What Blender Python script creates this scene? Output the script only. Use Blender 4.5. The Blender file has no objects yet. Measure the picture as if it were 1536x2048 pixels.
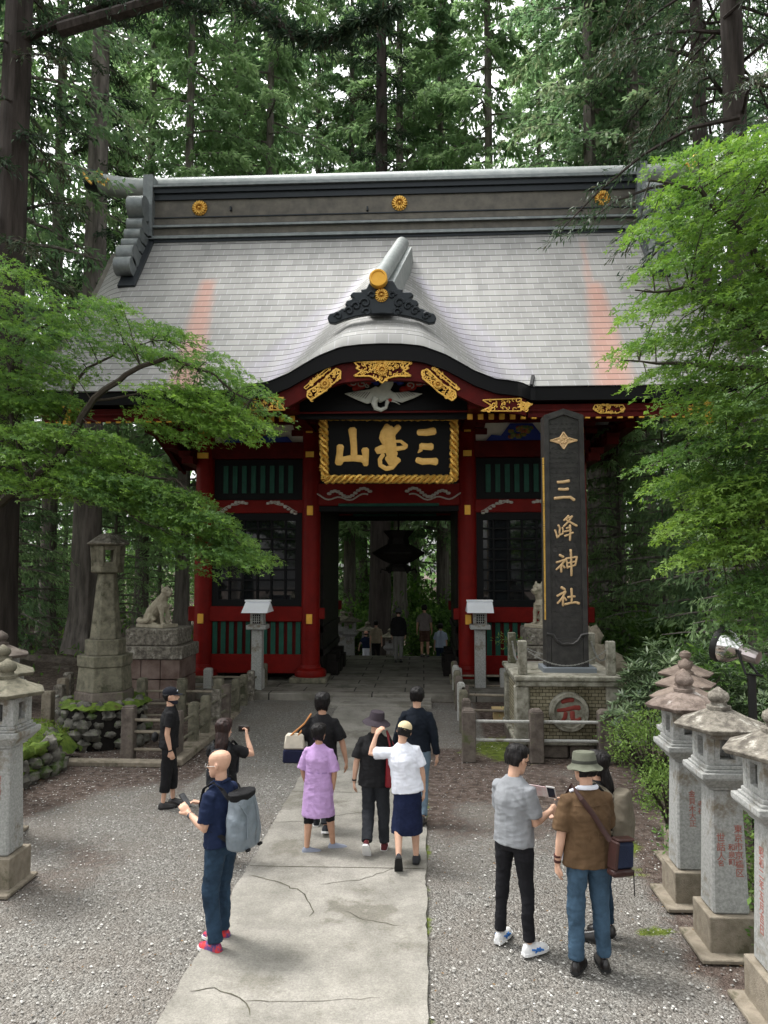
import bpy, bmesh, math, random
import numpy as np
from mathutils import Vector, Matrix, noise
random.seed(7); rng = np.random.default_rng(11)
R = math.radians; PI = math.pi
SC = bpy.context.scene; COL = SC.collection
# ---------- camera model (also used to read places off the photograph) ----------
F = 1500.0; CZ = 3.4; YAW = R(3.0); PIT = math.atan(104/1500)
cf = Vector((-math.sin(YAW)*math.cos(PIT), math.cos(YAW)*math.cos(PIT), math.sin(PIT)))
cr = Vector((math.cos(YAW), math.sin(YAW), 0)); cu = cr.cross(cf)
def ray(px, py): return cf + cr*((px-768)/F) + cu*((1024-py)/F)
def at(px, py, Y):
    d = ray(px, py); t = Y/d.y; return Vector((d.x*t, Y, CZ+d.z*t))
def gp(px, py, z=0.0):
    d = ray(px, py); t = (z-CZ)/d.z; return Vector((d.x*t, d.y*t, z))
cam = bpy.data.cameras.new('camera'); co = bpy.data.objects.new('camera', cam); COL.objects.link(co)
co.location = (0, 0, CZ); co.rotation_euler = (PI/2+PIT, 0, YAW)
cam.sensor_fit = 'VERTICAL'; cam.sensor_height = 36; cam.sensor_width = 27; cam.lens = 36*F/2048; cam.clip_end = 1000
SC.camera = co
# ---------- naming ----------
def tag(o, label=None, cat=None, group=None, kind=None):
    if label: o['label'] = label
    if cat: o['category'] = cat
    if group: o['group'] = group
    if kind: o['kind'] = kind
    return o
def thing(name, label, cat, loc=(0,0,0), rz=0, group=None, scale=1):
    o = bpy.data.objects.new(name, None); COL.objects.link(o); o.location = loc; o.rotation_euler = (0,0,rz)
    o.scale = (scale,)*3; o.empty_display_size = .2
    return tag(o, label, cat, group)
def kids(o): return [c for c in bpy.data.objects if c.parent == o]
def dup(o, loc, rz=0, label=None, group=None, scale=None, parent=None):
    c = o.copy(); COL.objects.link(c)
    if parent is not None: c.parent = parent
    else:
        c.location = loc; c.rotation_euler = (0,0,rz)
        if scale: c.scale = (scale,)*3 if not hasattr(scale,'__len__') else scale
    if label: c['label'] = label
    if group: c['group'] = group
    for k in kids(o): dup(k, None, parent=c)
    return c
# ---------- mesh builder ----------
class MB:
    def __init__(s): s.v=[]; s.f=[]; s.m=[]
    def add(s, vs, fs, mi=0, M=None):
        n=len(s.v)
        s.v += [tuple(M@Vector(p)) for p in vs] if M is not None else [tuple(p) for p in vs]
        s.f += [tuple(i+n for i in f) for f in fs]; s.m += [mi]*len(fs); return s
    def box(s, c, d, mi=0, M=None, top=(1,1)):
        x,y,z=c; a,b,h=d[0]/2,d[1]/2,d[2]/2; p,q=top
        vs=[(x-a,y-b,z-h),(x+a,y-b,z-h),(x+a,y+b,z-h),(x-a,y+b,z-h),(x-a*p,y-b*q,z+h),(x+a*p,y-b*q,z+h),(x+a*p,y+b*q,z+h),(x-a*p,y+b*q,z+h)]
        return s.add(vs,[(3,2,1,0),(4,5,6,7),(0,1,5,4),(1,2,6,5),(2,3,7,6),(3,0,4,7)],mi,M)
    def bar(s, p, q, w, h=None, mi=0, up=(0,0,1)):
        p=Vector(p); q=Vector(q); d=q-p; L=d.length; d.normalize(); h=h or w
        x=d.cross(Vector(up)); x = x.normalized() if x.length>1e-4 else Vector((1,0,0)); z=x.cross(d)
        M=Matrix(((x.x,d.x,z.x,(p.x+q.x)/2),(x.y,d.y,z.y,(p.y+q.y)/2),(x.z,d.z,z.z,(p.z+q.z)/2),(0,0,0,1)))
        return s.box((0,0,0),(w,L,h),mi,M)
    def rings(s, rs, mi=0, cap=True, closed=False):
        n=len(rs[0]); vs=[p for r in rs for p in r]; fs=[]
        for i in range(len(rs)-1):
            for j in range(n):
                a=i*n+j; b=i*n+(j+1)%n; fs.append((a,b,b+n,a+n))
        if cap: fs.append(tuple(range(n))[::-1]); fs.append(tuple((len(rs)-1)*n+j for j in range(n)))
        return s.add(vs,fs,mi)
    def lathe(s, prof, n=16, c=(0,0,0), mi=0, rot=0, sx=1, sy=1, M=None):
        rs=[[(c[0]+r*math.cos(rot+2*PI*j/n)*sx, c[1]+r*math.sin(rot+2*PI*j/n)*sy, c[2]+z) for j in range(n)] for r,z in prof]
        if M is not None: rs=[[tuple(M@Vector(p)) for p in r] for r in rs]
        return s.rings(rs,mi)
    def tube(s, pts, rad, n=8, mi=0, flat=None, cap=True):
        pts=[Vector(p) for p in pts]; k=len(pts)
        if not hasattr(rad,'__len__'): rad=[rad]*k
        rs=[]; px=None
        for i in range(k):
            t=(pts[min(i+1,k-1)]-pts[max(i-1,0)]); t=t.normalized() if t.length>1e-7 else Vector((0,0,1))
            if flat is not None:
                y=Vector(flat[0]); x=t.cross(y).normalized(); fy=flat[1]
            else:
                x = px if px is not None else t.orthogonal()
                x=(x-t*x.dot(t)); x = x.normalized() if x.length>1e-5 else t.orthogonal().normalized(); y=t.cross(x); fy=1
            px=x; r=rad[i]
            rs.append([tuple(pts[i]+x*(r*math.cos(2*PI*j/n))+y*(r*fy*math.sin(2*PI*j/n))) for j in range(n)])
        return s.rings(rs,mi,cap)
    def ell(s, c, r, n=12, m=8, mi=0, M=None):
        rs=[]
        for i in range(1,m):
            a=PI*i/m; rs.append([(c[0]+r[0]*math.sin(a)*math.cos(2*PI*j/n),c[1]+r[1]*math.sin(a)*math.sin(2*PI*j/n),c[2]-r[2]*math.cos(a)) for j in range(n)])
        if M is not None: rs=[[tuple(M@Vector(p)) for p in q] for q in rs]
        return s.rings(rs,mi)
    def prism(s, poly, y0, y1, mi=0, mp=None):
        n=len(poly); mp = mp or (lambda x,z,y:(x,y,z))
        vs=[mp(x,z,y0) for x,z in poly]+[mp(x,z,y1) for x,z in poly]
        fs=[tuple(range(n)),tuple(range(2*n-1,n-1,-1))]+[(i,i+n,(i+1)%n+n,(i+1)%n) for i in range(n)]
        return s.add(vs,fs,mi)
    def build(s, name, mats, parent=None, smooth=False, bev=0, world=True, ang=40, fixn=True):
        me=bpy.data.meshes.new(name); me.from_pydata(s.v,[],s.f)
        mats = mats if isinstance(mats,(list,tuple)) else [mats]
        for m in mats: me.materials.append(m)
        if len(mats)>1: me.polygons.foreach_set('material_index', s.m)
        bm=bmesh.new(); bm.from_mesh(me)
        if fixn: bmesh.ops.recalc_face_normals(bm, faces=bm.faces)
        if bev:
            es=[e for e in bm.edges if len(e.link_faces)==2 and e.calc_face_angle(0)>R(35)]
            bmesh.ops.bevel(bm, geom=es, offset=bev, segments=1, affect='EDGES', clamp_overlap=True)
        bm.to_mesh(me); bm.free()
        if smooth:
            me.polygons.foreach_set('use_smooth',[True]*len(me.polygons))
            if smooth!='all': me.set_sharp_from_angle(angle=R(ang))
        return link(name, me, parent, world)
def link(name, me, parent=None, world=False):
    o=bpy.data.objects.new(name, me); COL.objects.link(o)
    if parent is not None:
        o.parent=parent
        if world:
            L=Vector((0,0,0)); q=parent
            while q is not None: L+=q.location; q=q.parent
            me.transform(Matrix.Translation(-L))
    return o
def own_origin(o):   # a top-level mesh whose verts are in world space: move its origin to its base
    me=o.data; n=len(me.vertices); a=np.empty(n*3); me.vertices.foreach_get('co',a); a=a.reshape(-1,3)
    c=Vector(((a[:,0].min()+a[:,0].max())/2,(a[:,1].min()+a[:,1].max())/2,a[:,2].min()))
    me.transform(Matrix.Translation(-c)); o.location=c; return o
def fuse(mb, vox, name, mats, parent=None, disp=None, sm=2, world=False):
    me=bpy.data.meshes.new(name); me.from_pydata(mb.v,[],mb.f)
    bm=bmesh.new(); bm.from_mesh(me); bmesh.ops.recalc_face_normals(bm,faces=bm.faces); bm.to_mesh(me); bm.free()
    o=bpy.data.objects.new(name,me); COL.objects.link(o)
    r=o.modifiers.new('r','REMESH'); r.mode='VOXEL'; r.voxel_size=vox; r.use_smooth_shade=True
    if sm: k=o.modifiers.new('s','SMOOTH'); k.factor=.5; k.iterations=sm
    dg=bpy.context.evaluated_depsgraph_get(); m2=bpy.data.meshes.new_from_object(o.evaluated_get(dg))
    bpy.data.objects.remove(o); bpy.data.meshes.remove(me)
    m2.name=name; m2.materials.clear()
    for m in (mats if isinstance(mats,(list,tuple)) else [mats]): m2.materials.append(m)
    if disp:
        n=len(m2.vertices); a=np.empty(n*3); m2.vertices.foreach_get('co',a); b=np.empty(n*3); m2.vertices.foreach_get('normal',b)
        a=a.reshape(-1,3); b=b.reshape(-1,3); d=np.array([disp(p) for p in a]); m2.vertices.foreach_set('co',(a+b*d[:,None]).ravel())
    m2.polygons.foreach_set('use_smooth',[True]*len(m2.polygons)); m2.update()
    return link(name,m2,parent,world)
# ---------- materials ----------
def N(nt,t,**k):
    n=nt.nodes.new(t)
    for a,b in k.items(): setattr(n,a,b)
    return n
def mat(name, c1, c2=None, sc=4, rough=.8, bump=0, bs=40, metal=0, spec=.3, stretch=(1,1,1), c3=None, s3=1.2, t3=.55, coord='Object', w=.15, det=5):
    m=bpy.data.materials.new(name); m.use_nodes=True; nt=m.node_tree; b=nt.nodes['Principled BSDF']; L=nt.links.new
    b.inputs['Roughness'].default_value=rough; b.inputs['Metallic'].default_value=metal; b.inputs['Specular IOR Level'].default_value=spec
    c1=tuple(c1)+(1,)
    if c2 is None and c3 is None and not bump: b.inputs['Base Color'].default_value=c1; return m
    tc=N(nt,'ShaderNodeTexCoord'); mp=N(nt,'ShaderNodeMapping'); mp.inputs['Scale'].default_value=stretch; L(tc.outputs[coord],mp.inputs[0])
    out=None
    if c2 is not None:
        n=N(nt,'ShaderNodeTexNoise'); n.inputs['Scale'].default_value=sc; n.inputs['Detail'].default_value=det; n.inputs['Roughness'].default_value=.65
        L(mp.outputs[0],n.inputs[0]); cr_=N(nt,'ShaderNodeValToRGB'); e=cr_.color_ramp.elements
        e[0].position=.5-w; e[0].color=c1; e[1].position=.5+w; e[1].color=tuple(c2)+(1,); L(n.outputs[0],cr_.inputs[0]); out=cr_.outputs[0]
        L(out,b.inputs['Base Color'])
    else: b.inputs['Base Color'].default_value=c1
    if c3 is not None:
        n=N(nt,'ShaderNodeTexNoise'); n.inputs['Scale'].default_value=s3; n.inputs['Detail'].default_value=7; n.inputs['Roughness'].default_value=.7; L(mp.outputs[0],n.inputs[0])
        r=N(nt,'ShaderNodeMapRange'); r.inputs[1].default_value=t3; r.inputs[2].default_value=t3+.08; L(n.outputs[0],r.inputs[0])
        x=N(nt,'ShaderNodeMix',data_type='RGBA'); L(r.outputs[0],x.inputs[0]); x.inputs[7].default_value=tuple(c3)+(1,)
        if out: L(out,x.inputs[6])
        else: x.inputs[6].default_value=c1
        L(x.outputs[2],b.inputs['Base Color'])
    if bump:
        n=N(nt,'ShaderNodeTexNoise'); n.inputs['Scale'].default_value=bs; n.inputs['Detail'].default_value=6; L(mp.outputs[0],n.inputs[0])
        bu=N(nt,'ShaderNodeBump'); bu.inputs['Strength'].default_value=bump; bu.inputs['Distance'].default_value=.02; L(n.outputs[0],bu.inputs['Height']); L(bu.outputs[0],b.inputs['Normal'])
    return m
def leafmat(name, stops, trans=.35, rough=.6):
    m=bpy.data.materials.new(name); m.use_nodes=True; nt=m.node_tree; b=nt.nodes['Principled BSDF']; L=nt.links.new; o=nt.nodes['Material Output']
    a=N(nt,'ShaderNodeAttribute',attribute_name='rnd'); r=N(nt,'ShaderNodeValToRGB'); e=r.color_ramp.elements
    e[0].position=0; e[0].color=tuple(stops[0])+(1,); e[1].position=1; e[1].color=tuple(stops[-1])+(1,)
    for i,c in enumerate(stops[1:-1]): q=e.new((i+1)/(len(stops)-1)); q.color=tuple(c)+(1,)
    L(a.outputs['Fac'],r.inputs[0]); L(r.outputs[0],b.inputs['Base Color']); b.inputs['Roughness'].default_value=rough; b.inputs['Specular IOR Level'].default_value=.25
    t=N(nt,'ShaderNodeBsdfTranslucent'); h=N(nt,'ShaderNodeHueSaturation'); h.inputs['Value'].default_value=1.3; h.inputs['Saturation'].default_value=1.1; L(r.outputs[0],h.inputs['Color']); L(h.outputs[0],t.inputs[0])
    x=N(nt,'ShaderNodeMixShader'); x.inputs[0].default_value=trans; L(b.outputs[0],x.inputs[1]); L(t.outputs[0],x.inputs[2]); L(x.outputs[0],o.inputs[0])
    return m
M={}
M['stone']=mat('granite',(.30,.30,.28),(.42,.42,.40),30,.85,.3,120,c3=(.20,.19,.15),s3=2.2,t3=.56)
M['stone_clean']=mat('pale granite',(.23,.235,.225),(.37,.372,.36),40,.88,.25,150,c3=(.17,.145,.11),s3=1.8,t3=.53)
M['stone_roof']=mat('lichened roof stone',(.085,.075,.063),(.235,.215,.18),11,.92,.8,60,c3=(.38,.365,.325),s3=5.5,t3=.58,w=.12)
M['stone_weathered']=mat('stained stone',(.13,.12,.09),(.33,.32,.27),7,.9,.6,50,c3=(.08,.08,.05),s3=2.4,t3=.55)
M['stone_dark']=mat('mossy stone',(.075,.06,.052),(.16,.135,.115),6,.9,.7,50,c3=(.085,.095,.045),s3=3,t3=.6)
M['stone_tan']=mat('tan plinth stone',(.17,.145,.11),(.27,.235,.185),9,.92,.5,90,c3=(.10,.09,.06),s3=2.2,t3=.55)
M['stone_olive']=mat('olive weathered stone',(.09,.085,.062),(.19,.175,.13),7,.9,.6,70,c3=(.055,.055,.035),s3=1.6,t3=.55)
M['moss']=mat('moss',(.05,.09,.012),(.13,.19,.03),8,.95,.9,60,c3=(.07,.06,.02),s3=3,t3=.58)
M['rock']=mat('mound rock',(.045,.043,.037),(.20,.19,.165),5,.9,.7,30,c3=(.05,.08,.02),s3=2.5,t3=.55)
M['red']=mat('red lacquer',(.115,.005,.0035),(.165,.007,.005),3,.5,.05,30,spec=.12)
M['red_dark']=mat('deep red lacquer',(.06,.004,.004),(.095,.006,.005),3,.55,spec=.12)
M['black']=mat('black lacquer',(.006,.006,.007),None,rough=.5,spec=.12)
M['green']=mat('green paint',(.006,.055,.036),(.009,.075,.05),5,.6)
M['gold']=mat('gold leaf',(.62,.36,.07),(.80,.50,.13),12,.38,.3,60,metal=.75)
M['goldflat']=mat('gilded relief',(.80,.47,.12),(.90,.56,.17),10,.5,.1,60,metal=.12,spec=.5)
M['goldcap']=mat('gilt fitting',(.72,.38,.05),(.80,.45,.08),6,.45,metal=.45)
M['white']=mat('white plaster',(.62,.60,.55),(.70,.68,.62),5,.8)
M['blue']=mat('blue paint',(.02,.04,.25),None,rough=.6)
M['woodblk']=mat('near black finish',(.008,.007,.006),(.014,.012,.011),8,.7,.2,40,spec=.1)  # near-black tone for passage timber, hanging lantern and mound core
M['bronze']=mat('dark bronze',(.035,.034,.034),(.06,.057,.055),6,.45,.1,50,metal=.4)
M['iron']=mat('dark iron',(.03,.03,.03),None,rough=.5,metal=.6)
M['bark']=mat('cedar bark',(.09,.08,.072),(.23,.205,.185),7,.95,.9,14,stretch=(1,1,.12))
M['barkdk']=mat('dark brown bark',(.022,.018,.015),(.055,.045,.04),7,.95,.9,14,stretch=(1,1,.12))  # darker brown bark for the big trunks and drooping boughs
M['twig']=mat('twig bark',(.035,.028,.02),(.06,.05,.04),10,.9)
# ---------- light ----------
SUN_EL, SUN_AZ = R(64), R(300)   # azimuth: direction the light comes from, clockwise from +Y
w=bpy.data.worlds.new('World'); SC.world=w; w.use_nodes=True; nt=w.node_tree; bg=nt.nodes['Background']
sk=N(nt,'ShaderNodeTexSky',sky_type='NISHITA'); sk.sun_disc=False; sk.sun_elevation=SUN_EL; sk.sun_rotation=SUN_AZ; sk.air_density=1; sk.dust_density=4; sk.ozone_density=1
hs=N(nt,'ShaderNodeHueSaturation'); hs.inputs['Saturation'].default_value=.05; nt.links.new(sk.outputs[0],hs.inputs['Color']); nt.links.new(hs.outputs[0],bg.inputs[0]); bg.inputs[1].default_value=.15
sl=bpy.data.lights.new('sun','SUN'); sl.energy=1.2; sl.angle=R(14); sl.color=(1,.96,.9); so=bpy.data.objects.new('sun',sl); COL.objects.link(so)
dv=Vector((math.sin(SUN_AZ)*math.cos(SUN_EL),math.cos(SUN_AZ)*math.cos(SUN_EL),math.sin(SUN_EL))); so.rotation_euler=dv.to_track_quat('Z','Y').to_euler(); so.location=dv*60
SC.view_settings.view_transform='Standard'; SC.view_settings.look='None'; SC.view_settings.exposure=0.9; SC.view_settings.gamma=1
SC.cycles.max_bounces=10; SC.cycles.transparent_max_bounces=4; SC.cycles.diffuse_bounces=7; SC.cycles.transmission_bounces=7; SC.cycles.glossy_bounces=3
# =================== ground, path ===================
def fb(x,y,s,z=0): return noise.fractal(Vector((x*s,y*s,z)),1.0,2.0,5)
def rise(y): t=max(0,min(1,(y-14.2)/3.2)); return .13*t*t*(3-2*t)
def ground():
    xs=np.concatenate([-np.geomspace(200,10,22),np.arange(-9.6,7,.16),np.geomspace(7.2,200,22)])
    ys=np.concatenate([-np.geomspace(60,1.2,8),np.arange(0,24,.16),np.geomspace(24.2,260,34)])
    vs=[];di=[];mo=[]
    pth=lambda y:(-1.97,0.02)
    for y in ys:
        for x in xs:
            z=0.0
            if abs(x)<60 and y<40: z+=.02*noise.noise(Vector((x*.5,y*.5,3)))-.012
            if y<20: z+=rise(y)
            if -3.4<x<1.6: 
                z-=max(0,min(1,(y-26.5)/7))*3.2
            elif y>30: z-= max(0,(y-34))*.03
            if y>60: z=-.8+fb(x,y,.02)*3
            if x<-9: z+=min(1.2,(-9-x)*.08)*max(0,min(1,(y-12)/6))
            if x>4.2: z+=min(1.5,(x-4.2)*.12)*max(0,min(1,(y-3)/6))
            n=fb(x,y,.55,1)*.5; n2=fb(x,y,1.7,5)*.5
            d=0
            if x>0: d=max(d, 1.0-abs((y-11.4)/2.2)+n*1.2, (y-11.5)/2, (x-2.1)/.35+n2*1.2-.2)
            if x>.0 and y<13: d=max(d,.75+n-max(0,9.9-y)*.75+n2*.4)
            if x<-2: d=max(d,(y-10.5)/1.5+n*1.5 if x<-3.6 else 0,(-5.2-x)/.5+n+((y-9)*.5), .35+n*1.3-abs((y-9.0))*.2)
            if x<-8.5 or y>20.5: d=1.2
            if 14<y<19 and -4.6<x<-2.0: d=min(d,.0)
            if 14.2<y<18.2 and -.0<x<1.2: d=min(d,.25)
            m=0
            e=min(abs(x+1.97),abs(x-.02)); m=max(0,1-e/.10)*(.55+n2*1.6) if y<18 else 0
            m=max(m,(1-math.hypot((x-1.5)/1.1,(y-14.2)/1.2))*1.3+n2*.7, (1-math.hypot((x-2.15),(y-7.35)/.45)/.28)*1.2+n2*.5,(1-math.hypot((x-2.3)/.5,(y-9.9)/1.8))*1.1+n2)
            m=max(m,(1-math.hypot((x+4.9)/.8,(y-7.2)/.35))*1.2+n2, (1-math.hypot((x+7.5)/2,(y-20)/4))+n)
            vs.append((x,y,z)); di.append(max(0,min(1,d))); mo.append(max(0,min(1,m)))
    nx=len(xs); fs=[(j*nx+i,j*nx+i+1,(j+1)*nx+i+1,(j+1)*nx+i) for j in range(len(ys)-1) for i in range(nx-1)]
    me=bpy.data.meshes.new('ground'); me.from_pydata(vs,[],fs)
    for nm,a in (('dirt',di),('moss',mo)): me.attributes.new(nm,'FLOAT','POINT').data.foreach_set('value',a)
    me.polygons.foreach_set('use_smooth',[True]*len(fs))
    m=bpy.data.materials.new('gravel ground'); m.use_nodes=True; nt=m.node_tree; b=nt.nodes['Principled BSDF']; L=nt.links.new; b.inputs['Roughness'].default_value=.9; b.inputs['Specular IOR Level'].default_value=.1
    tc=N(nt,'ShaderNodeTexCoord')
    def vor(sc,feat='F1'):
        v=N(nt,'ShaderNodeTexVoronoi',feature=feat); v.inputs['Scale'].default_value=sc; L(tc.outputs['Object'],v.inputs['Vector']); return v
    v1=vor(46); v2=vor(95)
    def ramp(src,stops):
        r=N(nt,'ShaderNodeValToRGB'); L(src,r.inputs[0]); e=r.color_ramp.elements; e[0].position,e[0].color=stops[0][0],stops[0][1]+(1,); e[1].position,e[1].color=stops[-1][0],stops[-1][1]+(1,)
        for p,c in stops[1:-1]: q=e.new(p); q.color=c+(1,)
        return r.outputs[0]
    def mix(f,a,b_,bt='MIX'):
        x=N(nt,'ShaderNodeMix',data_type='RGBA',blend_type=bt)
        if isinstance(f,float): x.inputs[0].default_value=f
        else: L(f,x.inputs[0])
        for i,q in ((6,a),(7,b_)):
            if isinstance(q,tuple): x.inputs[i].default_value=q+(1,)
            else: L(q,x.inputs[i])
        return x.outputs[2]
    s1=N(nt,'ShaderNodeSeparateColor'); L(v1.outputs['Color'],s1.inputs[0]); s2=N(nt,'ShaderNodeSeparateColor'); L(v2.outputs['Color'],s2.inputs[0])
    st=[(0,(.085,.079,.07)),(.35,(.155,.147,.134)),(.8,(.235,.225,.207)),(1,(.42,.41,.38))]
    g=mix(.5,ramp(s1.outputs[0],st),ramp(s2.outputs[0],st))
    nz=N(nt,'ShaderNodeTexNoise'); nz.inputs['Scale'].default_value=1.1; nz.inputs['Detail'].default_value=6; L(tc.outputs['Object'],nz.inputs[0])
    g=mix(ramp(nz.outputs[0],[(.42,(0,0,0)),(.62,(.45,.45,.45))]),g,(.17,.15,.13))
    nd=N(nt,'ShaderNodeTexNoise'); nd.inputs['Scale'].default_value=9; nd.inputs['Detail'].default_value=8; L(tc.outputs['Object'],nd.inputs[0])
    dirt=ramp(nd.outputs[0],[(.35,(.06,.045,.038)),(.55,(.115,.088,.075)),(.72,(.17,.14,.12))])
    spk=ramp(s1.outputs[1],[(.93,(0,0,0)),(.96,(.5,.5,.5))]); dirt=mix(spk,dirt,(.28,.27,.25))
    def mask(nm,lo,hi,k=.5):
        a=N(nt,'ShaderNodeAttribute',attribute_name=nm); q=N(nt,'ShaderNodeMath',operation='MULTIPLY_ADD'); L(nd.outputs[0],q.inputs[0]); q.inputs[1].default_value=k; L(a.outputs['Fac'],q.inputs[2])
        r=N(nt,'ShaderNodeMapRange'); L(q.outputs[0],r.inputs[0]); r.inputs[1].default_value=lo+k*.5; r.inputs[2].default_value=hi+k*.5; return r.outputs[0]
    g=mix(mask('dirt',.25,.7,.7),g,dirt)
    g=mix(mask('moss',.35,.6,.9),g,ramp(nd.outputs[0],[(.3,(.05,.075,.015)),(.7,(.15,.19,.035))]))
    L(g,b.inputs['Base Color'])
    bu=N(nt,'ShaderNodeBump'); bu.invert=True; bu.inputs['Strength'].default_value=.9; bu.inputs['Distance'].default_value=.03; L(v1.outputs['Distance'],bu.inputs['Height'])
    bu2=N(nt,'ShaderNodeBump'); bu2.inputs['Strength'].default_value=.6; bu2.inputs['Distance'].default_value=.03; L(nd.outputs[0],bu2.inputs['Height']); L(bu.outputs[0],bu2.inputs['Normal']); L(bu2.outputs[0],b.inputs['Normal'])
    me.materials.append(m); o=bpy.data.objects.new('ground',me); COL.objects.link(o); tag(o,'grey gravel and brown earth round the stone path','ground',kind='structure')
ground()
# loose stones on the gravel (uncountable)
def gravel():
    V=[];Fc=[];rn=[]; k=0
    base=[(1,0,0),(0,1,0),(-1,0,0),(0,-1,0),(0,0,.7)]
    n=0
    while n<15000:
        y=4.5+ (rng.random()**1.7)*13; x=-6.5+rng.random()*10
        if -2.0<x<.05 and rng.random()<.99: continue
        if x>2.3 and y<9 and rng.random()<.7: continue
        if rng.random()>.35 and (x>0 and 9.5<y<14): continue
        s=.006+.013*rng.random()**2; a=rng.random()*PI; c,sn=math.cos(a),math.sin(a); e=.6+.4*rng.random()
        for bx,by,bz in base: V.append((x+s*(bx*c-by*sn*e),y+s*(bx*sn+by*c*e),.001+s*bz*.8+s*.15))
        for t in ((0,1,4),(1,2,4),(2,3,4),(3,0,4)): Fc.append(tuple(i+k for i in t))
        rn+= [rng.random()]*5; k+=5; n+=1
    me=bpy.data.meshes.new('loose_gravel'); me.from_pydata(V,[],Fc); me.attributes.new('rnd','FLOAT','POINT').data.foreach_set('value',rn)
    m=leafmat('loose stone',[(.12,.115,.11),(.24,.235,.22),(.34,.33,.31),(.62,.61,.58)],0,.9); me.materials.append(m)
    o=bpy.data.objects.new('loose_gravel',me); COL.objects.link(o); tag(o,'loose pale stones scattered over the gravel','gravel',kind='stuff')
gravel()
def path():
    m=mat('worn concrete',(.205,.195,.17),(.29,.275,.245),1.6,.92,.25,90,c3=(.165,.155,.13),s3=.9,t3=.54)
    nt=m.node_tree; pb=nt.nodes['Principled BSDF']; src=pb.inputs['Base Color'].links[0].from_socket; tc=N(nt,'ShaderNodeTexCoord'); vv=N(nt,'ShaderNodeTexNoise'); vv.inputs['Scale'].default_value=55; vv.inputs['Detail'].default_value=8; vv.inputs['Roughness'].default_value=.8; nt.links.new(tc.outputs['Object'],vv.inputs[0])
    rg=N(nt,'ShaderNodeMapRange'); nt.links.new(vv.outputs[0],rg.inputs[0]); rg.inputs[1].default_value=.3; rg.inputs[2].default_value=.7; rg.inputs[3].default_value=.62; rg.inputs[4].default_value=1.3
    v2=N(nt,'ShaderNodeTexNoise'); v2.inputs['Scale'].default_value=2.2; v2.inputs['Detail'].default_value=9; v2.inputs['Roughness'].default_value=.75; nt.links.new(tc.outputs['Object'],v2.inputs[0]); r2=N(nt,'ShaderNodeMapRange'); nt.links.new(v2.outputs[0],r2.inputs[0]); r2.inputs[1].default_value=.35; r2.inputs[2].default_value=.6; r2.inputs[3].default_value=.78; r2.inputs[4].default_value=1.05
    q=N(nt,'ShaderNodeMath',operation='MULTIPLY'); nt.links.new(rg.outputs[0],q.inputs[0]); nt.links.new(r2.outputs[0],q.inputs[1]); x=N(nt,'ShaderNodeMix',data_type='RGBA',blend_type='MULTIPLY'); x.inputs[0].default_value=1; nt.links.new(src,x.inputs[6]); nt.links.new(q.outputs[0],x.inputs[7]); nt.links.new(x.outputs[2],pb.inputs['Base Color'])
    cm=mat('path crack',(.05,.045,.035),(.09,.085,.06),5,.95)
    b=MB(); xl,xr=-1.97,.02
    ys=np.arange(-4,17.61,.08); 
    top=[];z=.03
    for y in ys:
        jl=.035*noise.noise(Vector((0,y*2.3,7)))+.02*noise.noise(Vector((3,y*9,7))); jr=.022*noise.noise(Vector((9,y*2.1,7)))+.015*noise.noise(Vector((5,y*9,7)))
        top.append((xl+jl,xr+jr))
    n=len(ys); vs=[(t[0],y,z+rise(y)) for t,y in zip(top,ys)]+[(t[1],y,z+rise(y)) for t,y in zip(top,ys)]+[(t[0]-.01,y,-.06) for t,y in zip(top,ys)]+[(t[1]+.01,y,-.06) for t,y in zip(top,ys)]
    fs=[(i,i+n,i+n+1,i+1) for i in range(n-1)]+[(i,i+1,2*n+i+1,2*n+i) for i in range(n-1)]+[(n+i+1,n+i,3*n+i,3*n+i+1) for i in range(n-1)]
    b.add(vs,fs)
    def crack(pp,w,jit=.03,seed=0):
        P=[gp(x,y) for x,y in pp]; pts=[]
        for a,c in zip(P,P[1:]):
            k=max(2,int((c-a).length/.07))
            for i in range(k):
                q=a.lerp(c,i/k); q.x+=jit*noise.noise(Vector((q.x*9,q.y*9,seed))); q.y+=jit*noise.noise(Vector((q.y*9,q.x*9,seed+5))); pts.append(q)
        pts.append(P[-1]); vs=[];fs=[]
        for i,q in enumerate(pts):
            t=(pts[min(i+1,len(pts)-1)]-pts[max(i-1,0)]).normalized(); nn=Vector((-t.y,t.x,0)); ww=w*(.5+.7*abs(noise.noise(Vector((i*.7,seed,2)))))*(.3 if i in(0,len(pts)-1) else 1)
            for sg in(-1,1): p=q+nn*ww*sg; vs.append((min(max(p.x,xl+.02),xr-.02),p.y,z+.0035))
        for i in range(len(pts)-1): fs.append((2*i,2*i+1,2*i+3,2*i+2))
        b.add(vs,fs,1)
    crack([(500,1757),(560,1770),(610,1795),(625,1820),(618,1840)],.010,.05,1)
    crack([(690,1830),(740,1850),(800,1858)],.006,.05,2)
    crack([(375,1990),(430,1985),(480,2005),(500,2040)],.009,.05,3)
    crack([(520,1650),(600,1648),(700,1632),(730,1630)],.006,.03,4)
    crack([(640,1775),(720,1765),(790,1742)],.006,.04,5)
    crack([(480,2010),(600,2012),(760,2004)],.004,.03,6)
    for y in (8.55,11.3,13.9): b.add([(xl+.02,y,z+.0031),(xr-.02,y+.02,z+.0031),(xr-.02,y+.034,z+.0031),(xl+.02,y+.012,z+.0031)],[(0,1,2,3)],1)
    o=b.build('path',[m,cm],fixn=False); tag(o,'pale concrete path with cracks leading to the red gate','path',kind='structure')
    s=MB(); s.box((-1.0,17.75,.105),(2.35,.95,.21)); o=s.build('path_step',m,bev=.01); tag(o,'broad concrete step at the end of the path','step',kind='structure')
path()
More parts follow.
